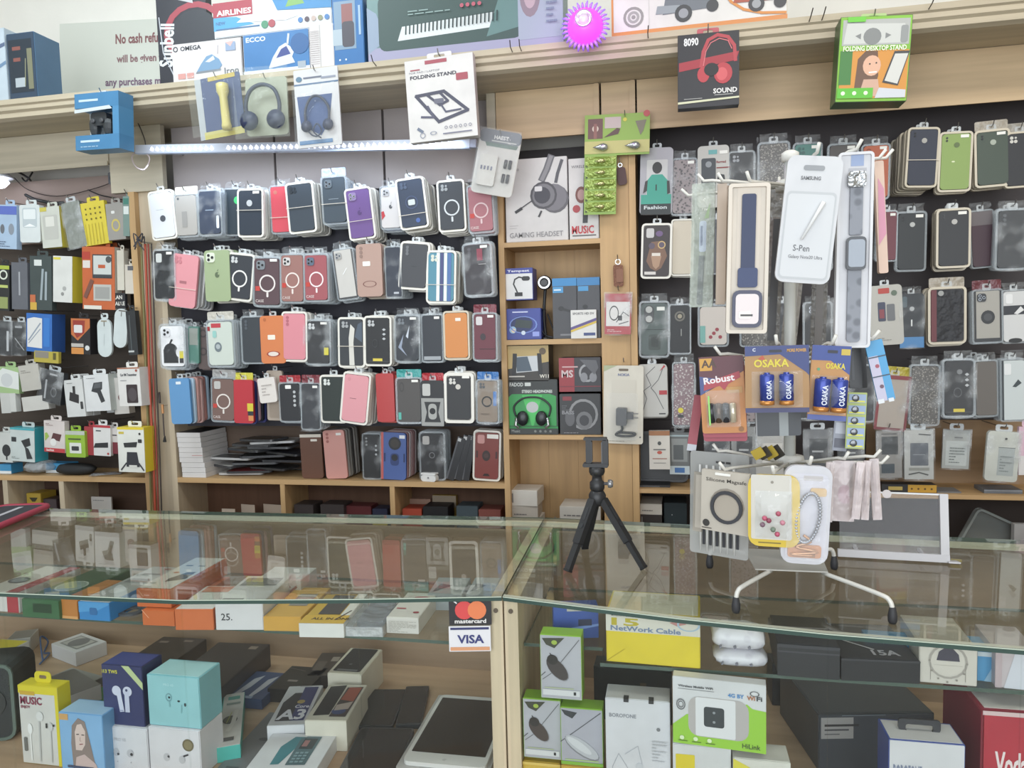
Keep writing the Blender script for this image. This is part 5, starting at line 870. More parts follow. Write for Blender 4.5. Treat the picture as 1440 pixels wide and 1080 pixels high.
# blister of travel adapter with batteries
m, W, H = hang(706, 184, 690, 274, 58, 2.10, 4); t = thing('charger_blister', 'clear blister of a battery charger with two batteries and grey top', 'blister pack', m)
G().plate(-W/2, W/2, 0, H, 0, .003, W*.1, M('c9c6bf', .4)).obj('backing_card', t)
pr(t, W, H, 0, [('rr', .0, .80, 1, 1, '6a7078', .1), ('p', [(.15, .80), (.95, .80), (.92, .74), (.2, .74)], '5c7468'), ('t', 'HAEST', .35, .86, .06, 'e2e2de', 'l', 1), ('r', .3, .82, .9, .84, 'b9bcb8'), ('rr', .1, .1, .52, .6, 'b9b6b0', .06)])
g = G().plate(-W*.38, W*.04, H*.12, H*.6, -.016, -.001, .006, M('cfccc4', .35)); g.obj('charger_body', t)
for i in range(4): G().box(-W*.33+i*W*.08, -W*.29+i*W*.08, -.0175, -.016, H*.36, H*.42, M('6a6a80', .3)).obj('contact', t)
for i, zc in enumerate((.46, .24)):
    for k in range(2): G().lathe([(.003, 0), (.0045, .002), (.0045, .024), (.002, .025)], M('33353a', .3, .3), 10, (W*(.23+.11*k), -.006, H*zc-.006)).obj('battery', t, True)
G().sheet(-W*.5, W*.5, 0, H, -.018, CLR(.15, 'e6ecef', 25, .05), 7, 9, .004, .012, 3).obj('blister', t)
YK[:] = [2.2, 0]; hook(m @ Vector((0, .001, H*.93)), 2.10, 'long nail holding the battery charger blister'); YK[:] = [2.0195, 0]
# ------------------------------------------------------------------ hung from the cornice
def hb(name, label, xt, yt, xb, yb, wp, D, col, p, Y=1.985, side=None, top=None, yaw=0, cat='box', red=None):
    m, W, H = hang(xt, yt, xb, yb, wp, Y-D+.02, yaw); t = carton(name, label, cat, m, W, H, D, col, p, side=side, top=top)
    c = m @ Vector((0, D*.5, H+.004)); 
    G().frame(rr(-W*.18, W*.18, H-.001, H+.016, .004, 2), rr(-W*.08, W*.08, H+.004, H+.011, .003, 2), D*.5-.001, D*.5+.001, M(red or col, .4)).obj('hang_tab', t)
    q = m @ Vector((0, D*.5, H+.009)); hook(q, q.y, 'nail in the cornice holding the '+' '.join(label.split()[:9])); return t, W, H
hb('stand_box', 'white box lettered FOLDING STAND hanging from the cornice', 616, 80, 624, 196, 96, .025, 'd9d5d2', [('r', .3, .93, .62, .975, 'a8505c'), ('t', 'FOR PAD / LAPTOP', .06, .835, .022, '8a8a92', 'l', 0, .45), ('t', 'FOLDING STAND', .07, .765, .045, '3a3a48', 'l', 1, .68), ('r', .08, .87, .22, .885, 'a8505c'), ('rr', .74, .69, .91, .775, 'a84e5a', .01), ('l', [(.14, .56), (.55, .58), (.88, .32), (.45, .22), (.14, .56)], .045, '4a4a5c'), ('l', [(.30, .56), (.48, .42), (.6, .46), (.5, .56)], .035, '4a4a5c'), ('l', [(.2, .3), (.38, .28), (.3, .42)], .03, '55556a'), ('l', [(.5, .42), (.56, .33), (.78, .34)], .025, '55556a'), ('rr', .4, .44, .54, .5, '6a6a7a', .02), ('l', [(.14, .16), (.2, .12)], .04, '6a7488'), ('o', .2, .075, .04, .03, '8a90a0'), ('o', .36, .09, .05, .035, '8a90a0', .5), ('r', .5, .06, .92, .075, '77778a')]+[('o', .55+.07*i, .14, .022, .015, '77778a') for i in range(6)], side='bcb8b4')
hb('headphone_box', 'black box with red headphones lettered SOUND hanging from the cornice', 996, 46, 996, 150, 86, .03, '25242a', [('t', '8090', .1, .84, .11, 'dcdcdc', 'l', 1, .24), ('p', [(.02, .5), (.95, .6), (1, .72), (.02, .62)], 'a32c38'), ('l', [(.38, .55), (.42, .75), (.5, .9), (.65, .96), (.82, .92), (.92, .8), (.94, .6)], .055, 'b23a44'), ('l', [(.42, .56), (.46, .75), (.54, .86), (.68, .91), (.82, .87), (.88, .76)], .015, 'd06a70'), ('c', .42, .44, .1, 'b83640', 1.3), ('c', .74, .44, .15, 'b83640', 1.15), ('c', .72, .43, .09, 'd0545a', 1.2), ('c', .55, .5, .12, '1b1a1e', .9), ('t', 'SOUND', .58, .17, .07, 'dcdad8', 'l', 1), ('r', .6, .145, .9, .155, 'a9a8a6'), ('p', [(0, .055), (1, .09), (1, .115), (0, .085)], 'c9c9a8'), ('r', .1, .115, .4, .125, '9a9a98')], red='b9525c')
t, W, H = hb('stand_box', 'bright green box lettered FOLDING DESKTOP STAND hanging from the cornice', 1233, 22, 1224, 143, 101, .06, '7cba2e', [('r', .04, .66, .97, .96, 'a9aba8'), ('p', [(.06, .68), (.95, .68), (.9, .9), (.1, .92)], 'c2c4c0'), ('c', .46, .76, .125, '7d8080'), ('p', [(.22, .77), (.3, .8), (.3, .73)], '7d8080'), ('p', [(.72, .77), (.64, .8), (.64, .73)], '7d8080'), ('rr', .85, .68, .95, .88, '8c9090', .03), ('r', .04, .04, .98, .6, 'd08a2e'), ('r', .03, .2, .2, .6, '3a7a34'), ('p', [(.25, .1), (.28, .5), (.38, .59), (.55, .59), (.58, .3), (.5, .05)], '6a4a38'), ('c', .48, .42, .125, 'd9a88c', 1.2), ('p', [(.32, .06), (.62, .06), (.58, .26), (.38, .26)], 'c9a08a'), ('l', [(.45, .34), (.55, .345)], .02, 'f0e6e0'), ('c', .45, .44, .012, '33302c'), ('c', .54, .45, .012, '33302c'), ('p', [(.78, .58), (.99, .58), (.86, .18), (.64, .22)], '3a3c40'), ('p', [(.79, .55), (.97, .55), (.85, .2), (.67, .24)], 'c9c9c4'), ('p', [(.55, .04), (.97, .04), (.97, .13), (.6, .16)], 'c4c8d0'), ('r', .02, .04, .52, .16, '55b82a'), ('c', .1, .1, .03, 'd6e8c8'), ('c', .26, .1, .03, 'd6e8c8'), ('c', .42, .1, .03, 'd6e8c8'), ('t', 'FOLDING DESKTOP STAND', .06, .59, .06, 'e2e8d0', 'l', 1, .88), ('r', .1, .93, .35, .99, '62c22e')], side='3c5a2a', top='4a8a2a', Y=1.99, red='a9c47c')
# blue controller box with a window
m, W, H = hang(135, 130, 137, 210, 68, 1.96, -6); t = thing('controller_box', 'blue box with open window showing a black game controller', 'box', m); BC = M('3f7fae', .4, 0, .5, 'carton'); D = .055
G().box(-W/2, W/2, 0, D, H*.74, H, BC).box(-W/2, W/2, 0, D, 0, H*.26, BC).obj('carton_body', t); G().box(W*.36, W/2, 0, D, H*.26, H*.74, M('4686b4', .4)).obj('window_side', t); G().box(-W/2, W*.36, D-.002, D, H*.26, H*.74, M('b9c0c4', .4)).obj('carton_back', t)
pr(t, W, H, 0, [('r', 0.1, 0.854, 0.54, 0.892, 'bcd0e0'), ('r', 0.12, 0.134, 0.56, 0.172, 'bcd0e0')]+lines(.12, .05, .7, .09, 1, '9fc0d8')+[('p', [(.0, .72), (.8, .76), (.86, .70), (.0, .66)], 'c4ccd0')])
g = G()
for s in (-1, 1): g.lathe([(.001, -.004), (.012, 0), (.016, .014), (.017, .03), (.014, .042), (.001, .046)], M('2a2e32', .35), 12, (s*.026-.006, .026, H*.30))
g.plate(-.036, .024, H*.44, H*.68, .012, .036, .012, M('2e3236', .35)); g.obj('controller', t, False)
for s in (-1, 1): G().lathe([(.006, 0), (.007, .006), (.005, .008)], M('46484c', .4), 10, (s*.016-.006, .012, H*.52), 'y').obj('thumb_stick', t)
hook(m @ Vector((0, .03, H+.004)), 1.985, 'white clip holding the blue controller box'); G().box(-.012, .012, .024, .036, H, H+.012, M('cfd4d6', .4)).obj('hang_tab', t)
# clear blisters under the boxes
m, W, H = hang(303, 106, 313, 192, 66, 1.975, -3); t = thing('torch_blister', 'clear blister pack with navy card and pale yellow torch', 'blister pack', m)
G().plate(-W/2, W/2, 0, H, .004, .006, .006, M('3a4a78', .5)).obj('backing_card', t); pr(t, W, H, .004, [('r', 0, 0, .14, 1, 'a9aeb2'), ('r', .1, .0, .98, .12, 'bdb46a'), ('r', .3, .93, .9, 1, 'b9a24a')])
G().lathe([(.012, 0), (.014, .01), (.012, .02), (.011, .09), (.017, .105), (.017, .125), (.012, .128)], M('cdc072', .3), 14, (W*.18, -.014, .012)).obj('torch', t, True)
G().sheet(-W*.5, W*.5, 0, H, -.03, CLR(.1, 'e2e8dc', 25, .05), 5, 7, .004, .004, 6).obj('blister', t); hook(m @ Vector((0, .005, H*.97)), 1.98, 'nail holding the yellow torch blister')
m, W, H = hang(370, 97, 374, 194, 72, 1.97, 2); t = thing('headphone_bag', 'clear bulging bag holding dark blue headphones under the blue iron box', 'bag', m)
G().tube(bez([(-.045, -.01, .05), (-.05, -.012, .09), (-.035, -.012, .128), (0, -.012, .142), (.035, -.012, .128), (.05, -.012, .09), (.045, -.01, .05)]), .0055, M('2a3354', .5)).obj('headband', t, True)
for s in (-1, 1): G().lathe([(.001, 0), (.018, 0), (.026, .008), (.026, .016), (.001, .02)], M('1f2a52', .45), 16, (s*.04, -.004, .045), 'y').obj('ear_cup', t, True)
G().plate(-W*.4, W*.4, .01, H*.9, .012, .014, .01, M('a3a894', .5)).obj('backing_card', t); G().sheet(-W*.52, W*.52, -.004, H, -.02, CLR(.13, 'cdd6c8', 22, .08), 7, 9, .01, .02, 8).obj('plastic_bag', t); hook(m @ Vector((0, .013, H*.88)), 1.985, 'nail holding the headphone bag')
m, W, H = hang(443, 96, 450, 206, 62, 1.972, 0); t = thing('headset_card', 'white card pack with black wired headset in clear front', 'pack', m)
G().plate(-W/2, W/2, 0, H, 0, .005, .004, M('c9c8c8', .45)).obj('backing_card', t); pr(t, W, H, 0, [('r', .0, .80, 1, .82, '4a6a8c'), ('p', [(.05, .66), (.85, .66), (.75, .3), (.55, .14), (.1, .3)], '2e4a80'), ('r', 0.22, 0.878, 0.636, 0.9, '6a7080'), ('c', .12, .88, .07, '5a7a90', .8), ('r', .62, .86, .95, .885, '8a90a0'), ('r', .05, .04, .8, .09, '5a80a8')])
G().tube(bez([(-.034, -.008, .06), (-.032, -.009, .1), (-.012, -.009, .132), (.014, -.009, .13), (.036, -.009, .1), (.034, -.008, .055)]), .0034, M('33384a', .5)).obj('headband', t, True)
for s in (-1, 1): G().lathe([(.001, 0), (.012, 0), (.016, .006), (.001, .012)], M('2b3350', .5), 12, (s*.032, -.004, .055), 'y').obj('ear_cup', t, True)
G().tube(bez([(-.03, -.008, .045), (-.016, -.01, .03), (0, -.01, .026), (.012, -.01, .04), (.0, -.01, .06), (-.012, -.01, .04), (.01, -.01, .02)], 5), .002, M('26304a', .5), 5).obj('lead', t, True)
G().sheet(-W*.48, W*.48, .006, H*.78, -.02, CLR(.1, 'dfe6ea', 25, .06), 6, 8, .006, .006, 9).obj('blister', t); hook(m @ Vector((0, .002, H*.965)), 1.974, 'nail holding the wired headset card')
# ------------------------------------------------------------------ boxes standing on the cornice
ZC = 2.1975
def tb(name, label, x0, x1, ytop, ybot, D, col, p, Y=2.03, z=ZC, **k): return shelfbox(name, label, 'box', x0, x1, ytop, ybot, Y, D, col, p, z=z, **k)
tb('speaker_box', 'dark blue box with red lettering and window at the cornice end', 14, 53, 45, 136, .10, '33465c', [('r', .06, .1, .9, .9, '25303c'), ('r', 0.2, 0.74, 0.496, 0.795, '8a5048'), ('r', 0.22, 0.57, 0.476, 0.625, '8a5048'), ('r', .72, .14, .9, .75, '7a7a60'), ('r', .25, .18, .6, .32, 'a9b2b8'), ('l', [(.6, .2), (.66, .6)], .03, '8a8a6c')], side='4a6d8e', top='5a7a96')
tb('poster_box', 'pale blue and white box at the very left of the cornice', -26, 12, 40, 138, .05, 'b9c6d0', [('p', [(0, .3), (1, .5), (1, .55), (0, .35)], '6a88a8'), ('p', [(0, .6), (1, .75), (1, .8), (0, .68)], '5a6a88')])
b1 = tb('iron_box', 'white box with a blue iron print, lettered Iron', 243, 341, 57, 112, .10, 'd3cfd0', [('t', 'OMEGA', .13, .8, .12, '33343c', 'l', 1, .3), ('o', .06, .86, .035, .022, '33343c'), ('p', [(.35, .22), (.68, .25), (.72, .34), (.68, .5), (.58, .64), (.5, .6), (.42, .42)], '6f93b4'), ('p', [(.34, .18), (.7, .2), (.7, .25), (.35, .23)], '7a8088'), ('p', [(.48, .46), (.6, .6), (.62, .5), (.54, .44)], 'c9d0d8'), ('l', [(.66, .64), (.67, .85)], .012, 'b9b2b4'), ('t', 'Iron', .75, .1, .16, '55565e', 'l', 0, .2), ('r', .08, .08, .19, .22, 'c98f88'), ('r', .21, .08, .31, .22, 'c98f88'), ('r', .78, .68, .92, .9, '8a9cb8'), ('p', [(.78, .9), (.9, .92), (.85, .78)], 'c9a8a4')], side='b9b4b4')
b2 = tb('iron_box', 'blue box with white and navy iron print beside the white one', 343, 436, 44, 101, .10, '3a78b4', [('t', 'ECCO', .05, .8, .12, 'd6e2ec', 'l', 1, .3), ('r', 0, .0, 1, .1, 'cfd2d8'), ('p', [(.38, .12), (.78, .2), (.74, .35), (.78, .5), (.65, .7), (.55, .62), (.45, .38)], 'c9cdd8'), ('p', [(.5, .35), (.72, .42), (.66, .62), (.58, .56)], '3c4a8c'), ('l', [(.68, .68), (.7, .9)], .03, 'c4cad4'), ('c', .86, .65, .14, '2f5f98'), ('r', .82, .06, .94, .22, '9aa4ae')], side='b9bcc4')
tb('carton_box', 'white box end with ribbed edge beside the blue iron box', 437, 471, 34, 98, .10, 'd3cfcd', [('r', .42, 0, .45, 1, 'b3aeac')]+[('r', .0, .1+.05*i, .4, .115+.05*i, 'b9aeae') for i in range(16)])
tb('trimmer_box', 'blue box with clear window over a dark red trimmer', 470, 513, -12, 90, .08, '2f6fae', [('r', .05, .22, .75, .88, '7a94ac'), ('p', [(.3, .55), (.66, .55), (.66, .84), (.3, .84)], '8f5a58'), ('rr', .3, .25, .7, .6, '4a4650', .1), ('r', .0, .28, .3, .5, 'a4b2bc'), ('c', .2, .08, .03, 'c9d6e4'), ('c', .4, .08, .03, 'c9d6e4'), ('r', .85, .4, .92, .8, '9ab4cc')])
zt = P(340, 44, 2.03).z+.002
zt = max(b1.children[0].bound_box[1][2], b2.children[0].bound_box[1][2])+ZC+.001
tb('airline_toy_box', 'white and blue box lettered AIRLINES lying over the iron boxes', 300, 466, -5, 44, .10, 'cfd4d8', [('p', [(0, .2), (.35, .3), (.2, .55), (0, .6)], '4a9acc'), ('r', 0, .58, .34, 1, 'a83a48'), ('t', 'AIRLINES', .03, .62, .16, 'e6dcdc', 'l', 1, .3), ('t', 'NEW', .02, .36, .1, '4a6f98', 'l', 1), ('r', 0.02, 0.214, 0.396, 0.253, '4a6f98'), ('p', [(.2, .38), (.62, .3), (.72, .38), (.4, .58), (.25, .5)], 'd9dadc'), ('p', [(.55, .6), (1, .5), (1, 1), (.5, 1)], '3f86bc'), ('p', [(.62, .66), (.78, .7), (.74, .95), (.66, .95)], '7aa85a'), ('c', .5, .25, .03, 'a84a54'), ('c', .44, .24, .03, '4a8a6a')]+[('c', .74+.055*i, .25, .02, ('4a7ab4', '5a4a54', 'b9a49a', '8a8a6a', '4a7ab4')[i]) for i in range(5)], z=zt, Y=2.035)
tb('speaker_box', 'black and red box with slanted script lettering, left of the airline box', 222, 292, -8, 60, .03, '2b2c36', [('o', .75, .62, .62, .5, 'a84450', .85), ('c', .75, .62, .46, '33363e', .85), ('t', 'Sunbell', .28, .3, .16, 'cfd2d4', 'l', 1, .75, 84), ('p', [(.45, .95), (.75, .9), (.72, .98)], 'b9bcc0'), ('l', [(.05, .8), (.1, .45), (.3, .2), (.6, .08)], .02, 'b9bcc4')], z=zt-.02 if 0 else ZC, Y=2.145)
tb('keyboard_box', 'large teal box with electronic piano keyboard print', 515, 789, -25, 82, .10, '6f8f8e', [('r', 0, 0, 1, .2, '9a98b4'), ('p', [(0, .12), (.1, .3), (.05, .7), (0, .8)], '8a9ab0'), ('rr', .06, .14, .8, .95, '3c524f', .04), ('p', [(.16, .27), (.68, .33), (.695, .54), (.185, .47)], 'cfd6d6'), ('p', [(.62, .2), (.8, .3), (.9, 1), (.72, 1)], '5e807e'), ('r', .78, .1, 1, 1, '9aa2b4'), ('c', .84, .7, .05, '8a7884', 2), ('c', .84, .7, .03, 'b39aa4', 2)]+[('p', [(.2+.0205*i, .35+.0023*i), (.207+.0205*i, .35+.0023*i), (.21+.0205*i, .48+.003*i), (.203+.0205*i, .48+.003*i)], '2c3c3c') for i in range(24)]+lines(.22, .62, .5, .7, 2, '8fa8a4')+[('c', .5+.03*i, .67, .01, 'b9586a') for i in range(4)]+lines(.92, .3, .98, .9, 7, '77809a'))
tb('toy_car_box', 'white box with orange border and toy jeep prints', 858, 1104, -32, 47, .10, 'd5d2ce', [('p', [(0, .0), (1, .0), (1, .11), (0, .09)], 'd08444'), ('r', 0, 0, .012, 1, 'd08444'), ('o', .13, .36, .06, .045, '8d8a88'), ('o', .13, .36, .035, .02, '9a9896'), ('c', .13, .36, .012, '8d8a88'), ('r', .22, .1, .222, 1, 'b9b6b2'), ('p', [(.3, .34), (.55, .38), (.62, .55), (.6, .75), (.32, .72)], '6a7078'), ('p', [(.26, .36), (.4, .36), (.4, .5), (.27, .52)], '8d949a'), ('c', .42, .33, .05, '3c3e42'), ('c', .42, .33, .028, '8f9298'), ('c', .585, .42, .035, '3c3e42'), ('l', [(.62, .99), (.64, .7), (.69, .45), (.76, .28), (.86, .18), (.99, .14)], .015, 'd0843c'), ('p', [(.7, .42), (.98, .4), (.98, .75), (.74, .75)], 'a8503c'), ('c', .83, .36, .045, '3a3a3e'), ('c', .83, .36, .025, '96989c'), ('c', .96, .36, .035, '3a3a3e')], side='c9bfae')
# banner on the wall
m, W, H = hang(300, 22, 300, 134, 450, 2.415, 0); t = thing('refund_banner', 'white banner on the wall lettered No cash refund', 'banner', m); G().box(-W/2, W/2, 0, .003, 0, H, M('cfd2c8', .6)).obj('banner_sheet', t)
pr(t, W, H, 0, [('t', 'No cash refund', .187, .70, .13, '8a5a5c', 'l', 1, .165), ('t', 'will be given for', .19, .43, .13, '8d6a6e', 'l', 1, .17), ('t', 'any purchases made at', .152, .13, .13, '7a6078', 'l', 1, .25)])
# ------------------------------------------------------------------ lamps on the shelving
a, b = P(190, 216, 2.09), P(660, 208, 2.09); t = thing('light_strip', 'white LED strip light over the top row of cases', 'light strip', a); d = b-a; L = d.length
rot = Matrix.Rotation(math.atan2(-d.z, d.x), 4, 'Y')
G().box(0, L, 0, .018, .002, .026, M('cfd6e6', .3)).box(0, L, .0, .018, -.001, .002, M('b0bed8', .25)).xf(rot).obj('channel', t)
g = G()
for i in range(52):
    if i in (12, 13): continue
    x = .06+i*(L-.12)/51; g.add([(x-.007, -.0012, .010), (x+.002, -.0012, .006), (x+.006, -.0012, .012), (x-.002, -.0012, .0195)], [(0, 1, 2, 3)], M('e6ecff', .3, 0, .5, 'glow', e=4))
o = g.xf(rot).obj('diode_row', t); o['kind'] = 'stuff'
G().box(L-.004, L+.018, .001, .017, .002, .024, M('aab0c4', .4)).xf(rot).obj('end_cap', t)
for x in (.05, L-.05): G().tube([(x, .016, .014), (x, .168, .03)], .003, M('8a8c94', .4, .5)).obj('bracket', t)
G().tube(bez([(0, .01, .014), (-.012, .0, -.01), (.0, .0, -.04), (.03, .0, -.05), (.05, .0, -.02), (.03, .006, .004)]), .0022, M('c4b4b4', .5), 5).obj('flex', t, True)
l = bpy.data.lights.new('strip_glow', 'AREA'); l.shape = 'RECTANGLE'; l.size = L*.95; l.size_y = .02; l.energy = 1.7; l.color = (.70, .83, 1.0)
lo = bpy.data.objects.new('strip_glow', l); COL.objects.link(lo); lo.location = (a+b)/2+Vector((0, -.02, -.012)); lo.rotation_euler = (math.radians(22), 0, 0)
wire('thin lead running up from the light strip', [P(205, 208, 2.10), P(203, 195, 2.12), P(195, 175, 2.18), P(186, 158, 2.192)], .0018, '4a4648')
c = P(823, 37, 1.985); t = thing('party_lamp', 'glowing magenta lamp with a fringe of clear violet petals', 'lamp', c)
G().lathe([(.001, .036), (.012, .036), (.03, .028), (.043, .010), (.046, -.004), (.04, -.014), (.001, -.014)], M('e03cf0', .3, 0, .5, 'glow', e=1.15), 24, (0, 0, 0), 'y').obj('glow_dome', t, True)
G().lathe([(.019, .034), (.022, .040), (.019, .044), (.016, .040)], M('c9c6cc', .2, .7), 18, (0, 0, .005), 'y').obj('lens_ring', t, True); G().lathe([(.001, .046), (.010, .043), (.016, .036)], M('a8b4a4', .15, 0, .6), 16, (0, 0, .005), 'y').obj('lens', t, True)
for i in range(30):
    an = 2*math.pi*i/30; r0, r1 = .042, .060+.003*(i % 2); ca, sa = math.cos(an), math.sin(an)
    G().tube([(r0*ca, .0, r0*sa), ((r0+r1)/2*ca, -.006, (r0+r1)/2*sa), (r1*ca, .002, r1*sa)], [.003, .004, .002], M('a06cf0', .3, 0, .5, 'glow', e=.55), 5).obj('petal', t, True)
G().tube([(0, .012, 0), (0, .034, 0)], .008, M('6a4a80', .4)).obj('stalk', t)
l = bpy.data.lights.new('party_glow', 'POINT'); l.energy = .5; l.color = (.85, .25, 1); l.shadow_soft_size = .03; lo = bpy.data.objects.new('party_glow', l); COL.objects.link(lo); lo.location = c+Vector((0, -.09, -.02))
# small nails along the cornice
for px, py in ((731, 62), (911, 42), (1140, 22), (1158, 18), (1310, 8), (525, 86), (838-120, 58)):
    q = P(px, py, 2.0); o = G().tube([(0, .0215, -.004), (0, -.004, 0), (.002, -.02, .012)], .0014, M('55504c', .4, .5), 5).obj('wall_nail'); o.location = Vector((q.x, 2.0, 2.188)); tag(o, 'bare nail in the cornice, '+('below the keyboard box', 'below the toy car box', 'right of the toy car box', 'left of the green stand box', 'right of the green stand box', 'below the trimmer box', 'beside the folding stand box')[((731, 911, 1140, 1158, 1310, 525, 718).index(px))], 'nail')
# ------------------------------------------------------------------ batteries and oddments on the right-hand shelf
YK[:] = [2.3525, 0]
pack('phone_box', 'box', 'narrow white paper box with fruit mark and orange top edge', 927, 606, 928, 660, 29, 'd3ccc2', Y=2.2, D=.02, tab=0, tabc='a86a44', hk=0, p=[('r', 0, .88, 1, 1, 'a0683f'), ('c', .5, .68, .09, '4a4a4a', 1.1), ('c', .5, .44, .12, 'c0503c', .7), ('r', .2, .5, .8, .53, '6a6664'), ('r', .15, .27, .85, .29, 'a05a48'), ('r', .2, .16, .8, .175, '7a7674')], yaw=0)
pack('battery_pack', 'battery pack', 'dark framed grey battery pack beside the narrow white box', 955, 608, 956, 667, 28, '6a6c6c', Y=2.22, D=.01, p=[('r', .1, .3, .9, .85, '8a8d8c'), ('rr', .2, .35, .7, .7, '54585a', .03), ('r', 0, 0, 1, .2, 'b9c4c8'), ('r', .25, .04, .75, .16, '3c6ca8'), ('r', .0, .9, 1, .94, '9fb0b4')])
t = thing('tablet_tray', 'black plastic tray leaning behind the narrow white box', 'tray', Matrix.Translation((P(931, 680, 2.29).x, 2.295, .9785)) @ Matrix.Rotation(-.12, 4, 'X'))
G().plate(-.075, .075, 0, .15, 0, .008, .016, M('232427', .35)).obj('tray_base', t); G().rframe(-.078, .078, -.0, .153, .018, .008, -.006, .004, M('2c2d31', .3)).obj('rim', t)
m, W, H = hang(931, 678, 931, 681, 40, 2.2, 0); t = thing('flip_cover', 'flat black cover lying on the shelf edge under the white box', 'phone cover', Matrix.Translation((P(918, 680, 2.225).x, 2.225, .9765))); G().box(-.04, .05, 0, .06, 0, .006, M('2a2b2e', .4)).obj('cover_back', t); G().box(-.04, .02, -.001, 0, .001, .004, M('55575a')).obj('spine', t)
BAT = lambda c: [('rr', .2, .18, .82, .72, c, .03), ('r', .3, .42, .65, .43, '9a9c9e'), ('r', .3, .9, .7, .92, '77787a')]
pack('battery_pack', 'battery pack', 'black battery in a grey clear pack, leftmost of the battery row', 1250, 606, 1251, 672, 36, '8f8c88', D=.008, bag=1, p=[('r', .2, .5, .85, .88, '2c3034'), ('r', .18, .1, .7, .3, '33404a'), ('r', .2, .92, .8, .95, '5a5856')])
pack('battery_pack', 'battery pack', 'slate grey battery in a white pouch', 1292, 605, 1292.5, 674, 41, 'b9bab6', D=.012, bag=1, n=1, p=[('rr', .2, .28, .82, .74, '565c66', .03), ('r', .3, .5, .7, .51, '9a9ea4'), ('l', [(.15, .1), (.5, .14), (.8, .09)], .05, '4a4c4a'), ('r', .15, .18, .85, .24, '8f9088'), ('l', [(.5, .92), (.9, .9)], .04, '3a3a3a')])
pack('battery_pack', 'battery pack', 'pale printed battery in a clear pouch on a black hook', 1346, 605, 1343, 659, 38, 'a9aca8', Y=2.24, D=.008, bag=1, p=[('rr', .12, .08, .9, .72, 'b9bfbc', .02)]+lines(.25, .15, .8, .6, 6, '6c7472')+[('r', .4, .8, .7, .83, '77787a')])
pack('battery_pack', 'battery pack', 'printed battery in a tilted white pouch near the right edge', 1413, 607, 1406.7, 677, 46, 'c4c6bc', D=.012, rad=.12, bag=1, p=[('r', .36, .12, .86, .68, 'a3aaa8'), ('l', [(.36, .68), (.86, .68)], .02, '5a5e5e')]+lines(.42, .2, .8, .55, 6, '7a8280')+[('c', .55, .86, .04, '3a3a3a')])
pack('battery_pack', 'battery pack', 'pink and white pouch cut off by the right edge', 1444, 600, 1443, 668, 22, 'd8b4c4', D=.01, p=[('r', 0, 0, 1, .4, 'd6d2d0')])
for i, (a, b, c, d, wv, dsc) in enumerate(((1008, 602, 1008, 664, 34, 'black cable pack behind the red card at the stand'), (1046, 600, 1046, 668, 34, 'grey pack lettered with white print behind the combs'), (1085, 612, 1085, 668, 44, 'clear pouch with pale card behind the stand post'), (1150, 604, 1150, 668, 40, 'dark battery in clear pack right of the stand post'), (1196, 606, 1196, 670, 36, 'black battery pack behind the button cells'))):
    pack('battery_pack', 'battery pack', dsc, a, b, c, d, wv, ('2c2e32', '8a8a88', 'b9b6b0', '6a6c70', '2b2c30')[i], Y=2.21, D=.01, bag=1, p=[('r', .2, .2, .85, .8, ('3a3d42', '2e3034', 'd2cec6', '2f3338', '3a3d44')[i]), ('r', .3, .5, .7, .54, 'a9abac')])
def onshelf(name, label, cat, x0, x1, y, Y, D, h, c, p=None, z=.9764, **k):
    a, b = P(x0, y, Y), P(x1, y, Y); m = Matrix.Translation(((a.x+b.x)/2, Y, z)); return carton(name, label, cat, m, b.x-a.x, h, D, c, p, **k)
onshelf('spirit_level', 'black and yellow tool pack lying on the right-hand shelf', 'tool', 1240, 1317, 688, 2.215, .04, .022, '2b2b2d', [('r', .48, .05, 1, 1, 'c9982c'), ('r', .12, .3, .38, .75, 'b9a050')]+[('c', .55+.12*i, .5, .02, '6a4a1c') for i in range(4)])
onshelf('battery_sleeve', 'flat grey sleeve lying on the shelf right of the tool pack', 'pack', 1318, 1352, 690, 2.22, .06, .003, '77797c')
onshelf('battery_sleeve', 'stacked grey sleeves lying on the shelf below the tilted pouch', 'pack', 1384, 1438, 688, 2.225, .07, .010, '6e747c', [('r', 0, .7, 1, .85, 'a9aeb4')])
# under the right-hand shelf
bundle(900, 932, 709, 736, 2.225, 6, ['3a3432', 'd2ccc2', '2c2a2a', '8a8078', '3c3634', 'cfc9be'], 'phone_box', lambda i, n: 'thin box in the pile under the right-hand shelf, '+ordn(i, n), 'box')
shelfbox('router_box', 'dark teal box beside the thin boxes under the shelf', 'box', 934, 966, 708, 736, 2.235, .1, '2a373c', [('r', 0, .1, 1, .25, '4a6a6c'), ('c', .35, .8, .02, 'd6dadc')])
c = P(1370, 748, 2.26); t = thing('tablet_tray', 'clear plastic tray leaning under the right-hand shelf', 'tray', Matrix.Translation((c.x, 2.25, .7575)) @ Matrix.Rotation(.45, 4, 'Y')); G().rframe(-.07, .07, 0.03, .16, .016, .006, 0, .02, CLR(.55, 'aeb6b4')).obj('rim', t); G().plate(-.07, .07, .03, .16, .016, .018, .014, CLR(.3, 'aeb6b4')).obj('tray_base', t)
shelfbox('plastic_box', 'frosted plastic box cut off by the right edge under the shelf', 'box', 1426, 1466, 738, 760, 2.222, .02, 'b0aeae', [('r', .1, .5, .6, .56, 'd2d0d0')])
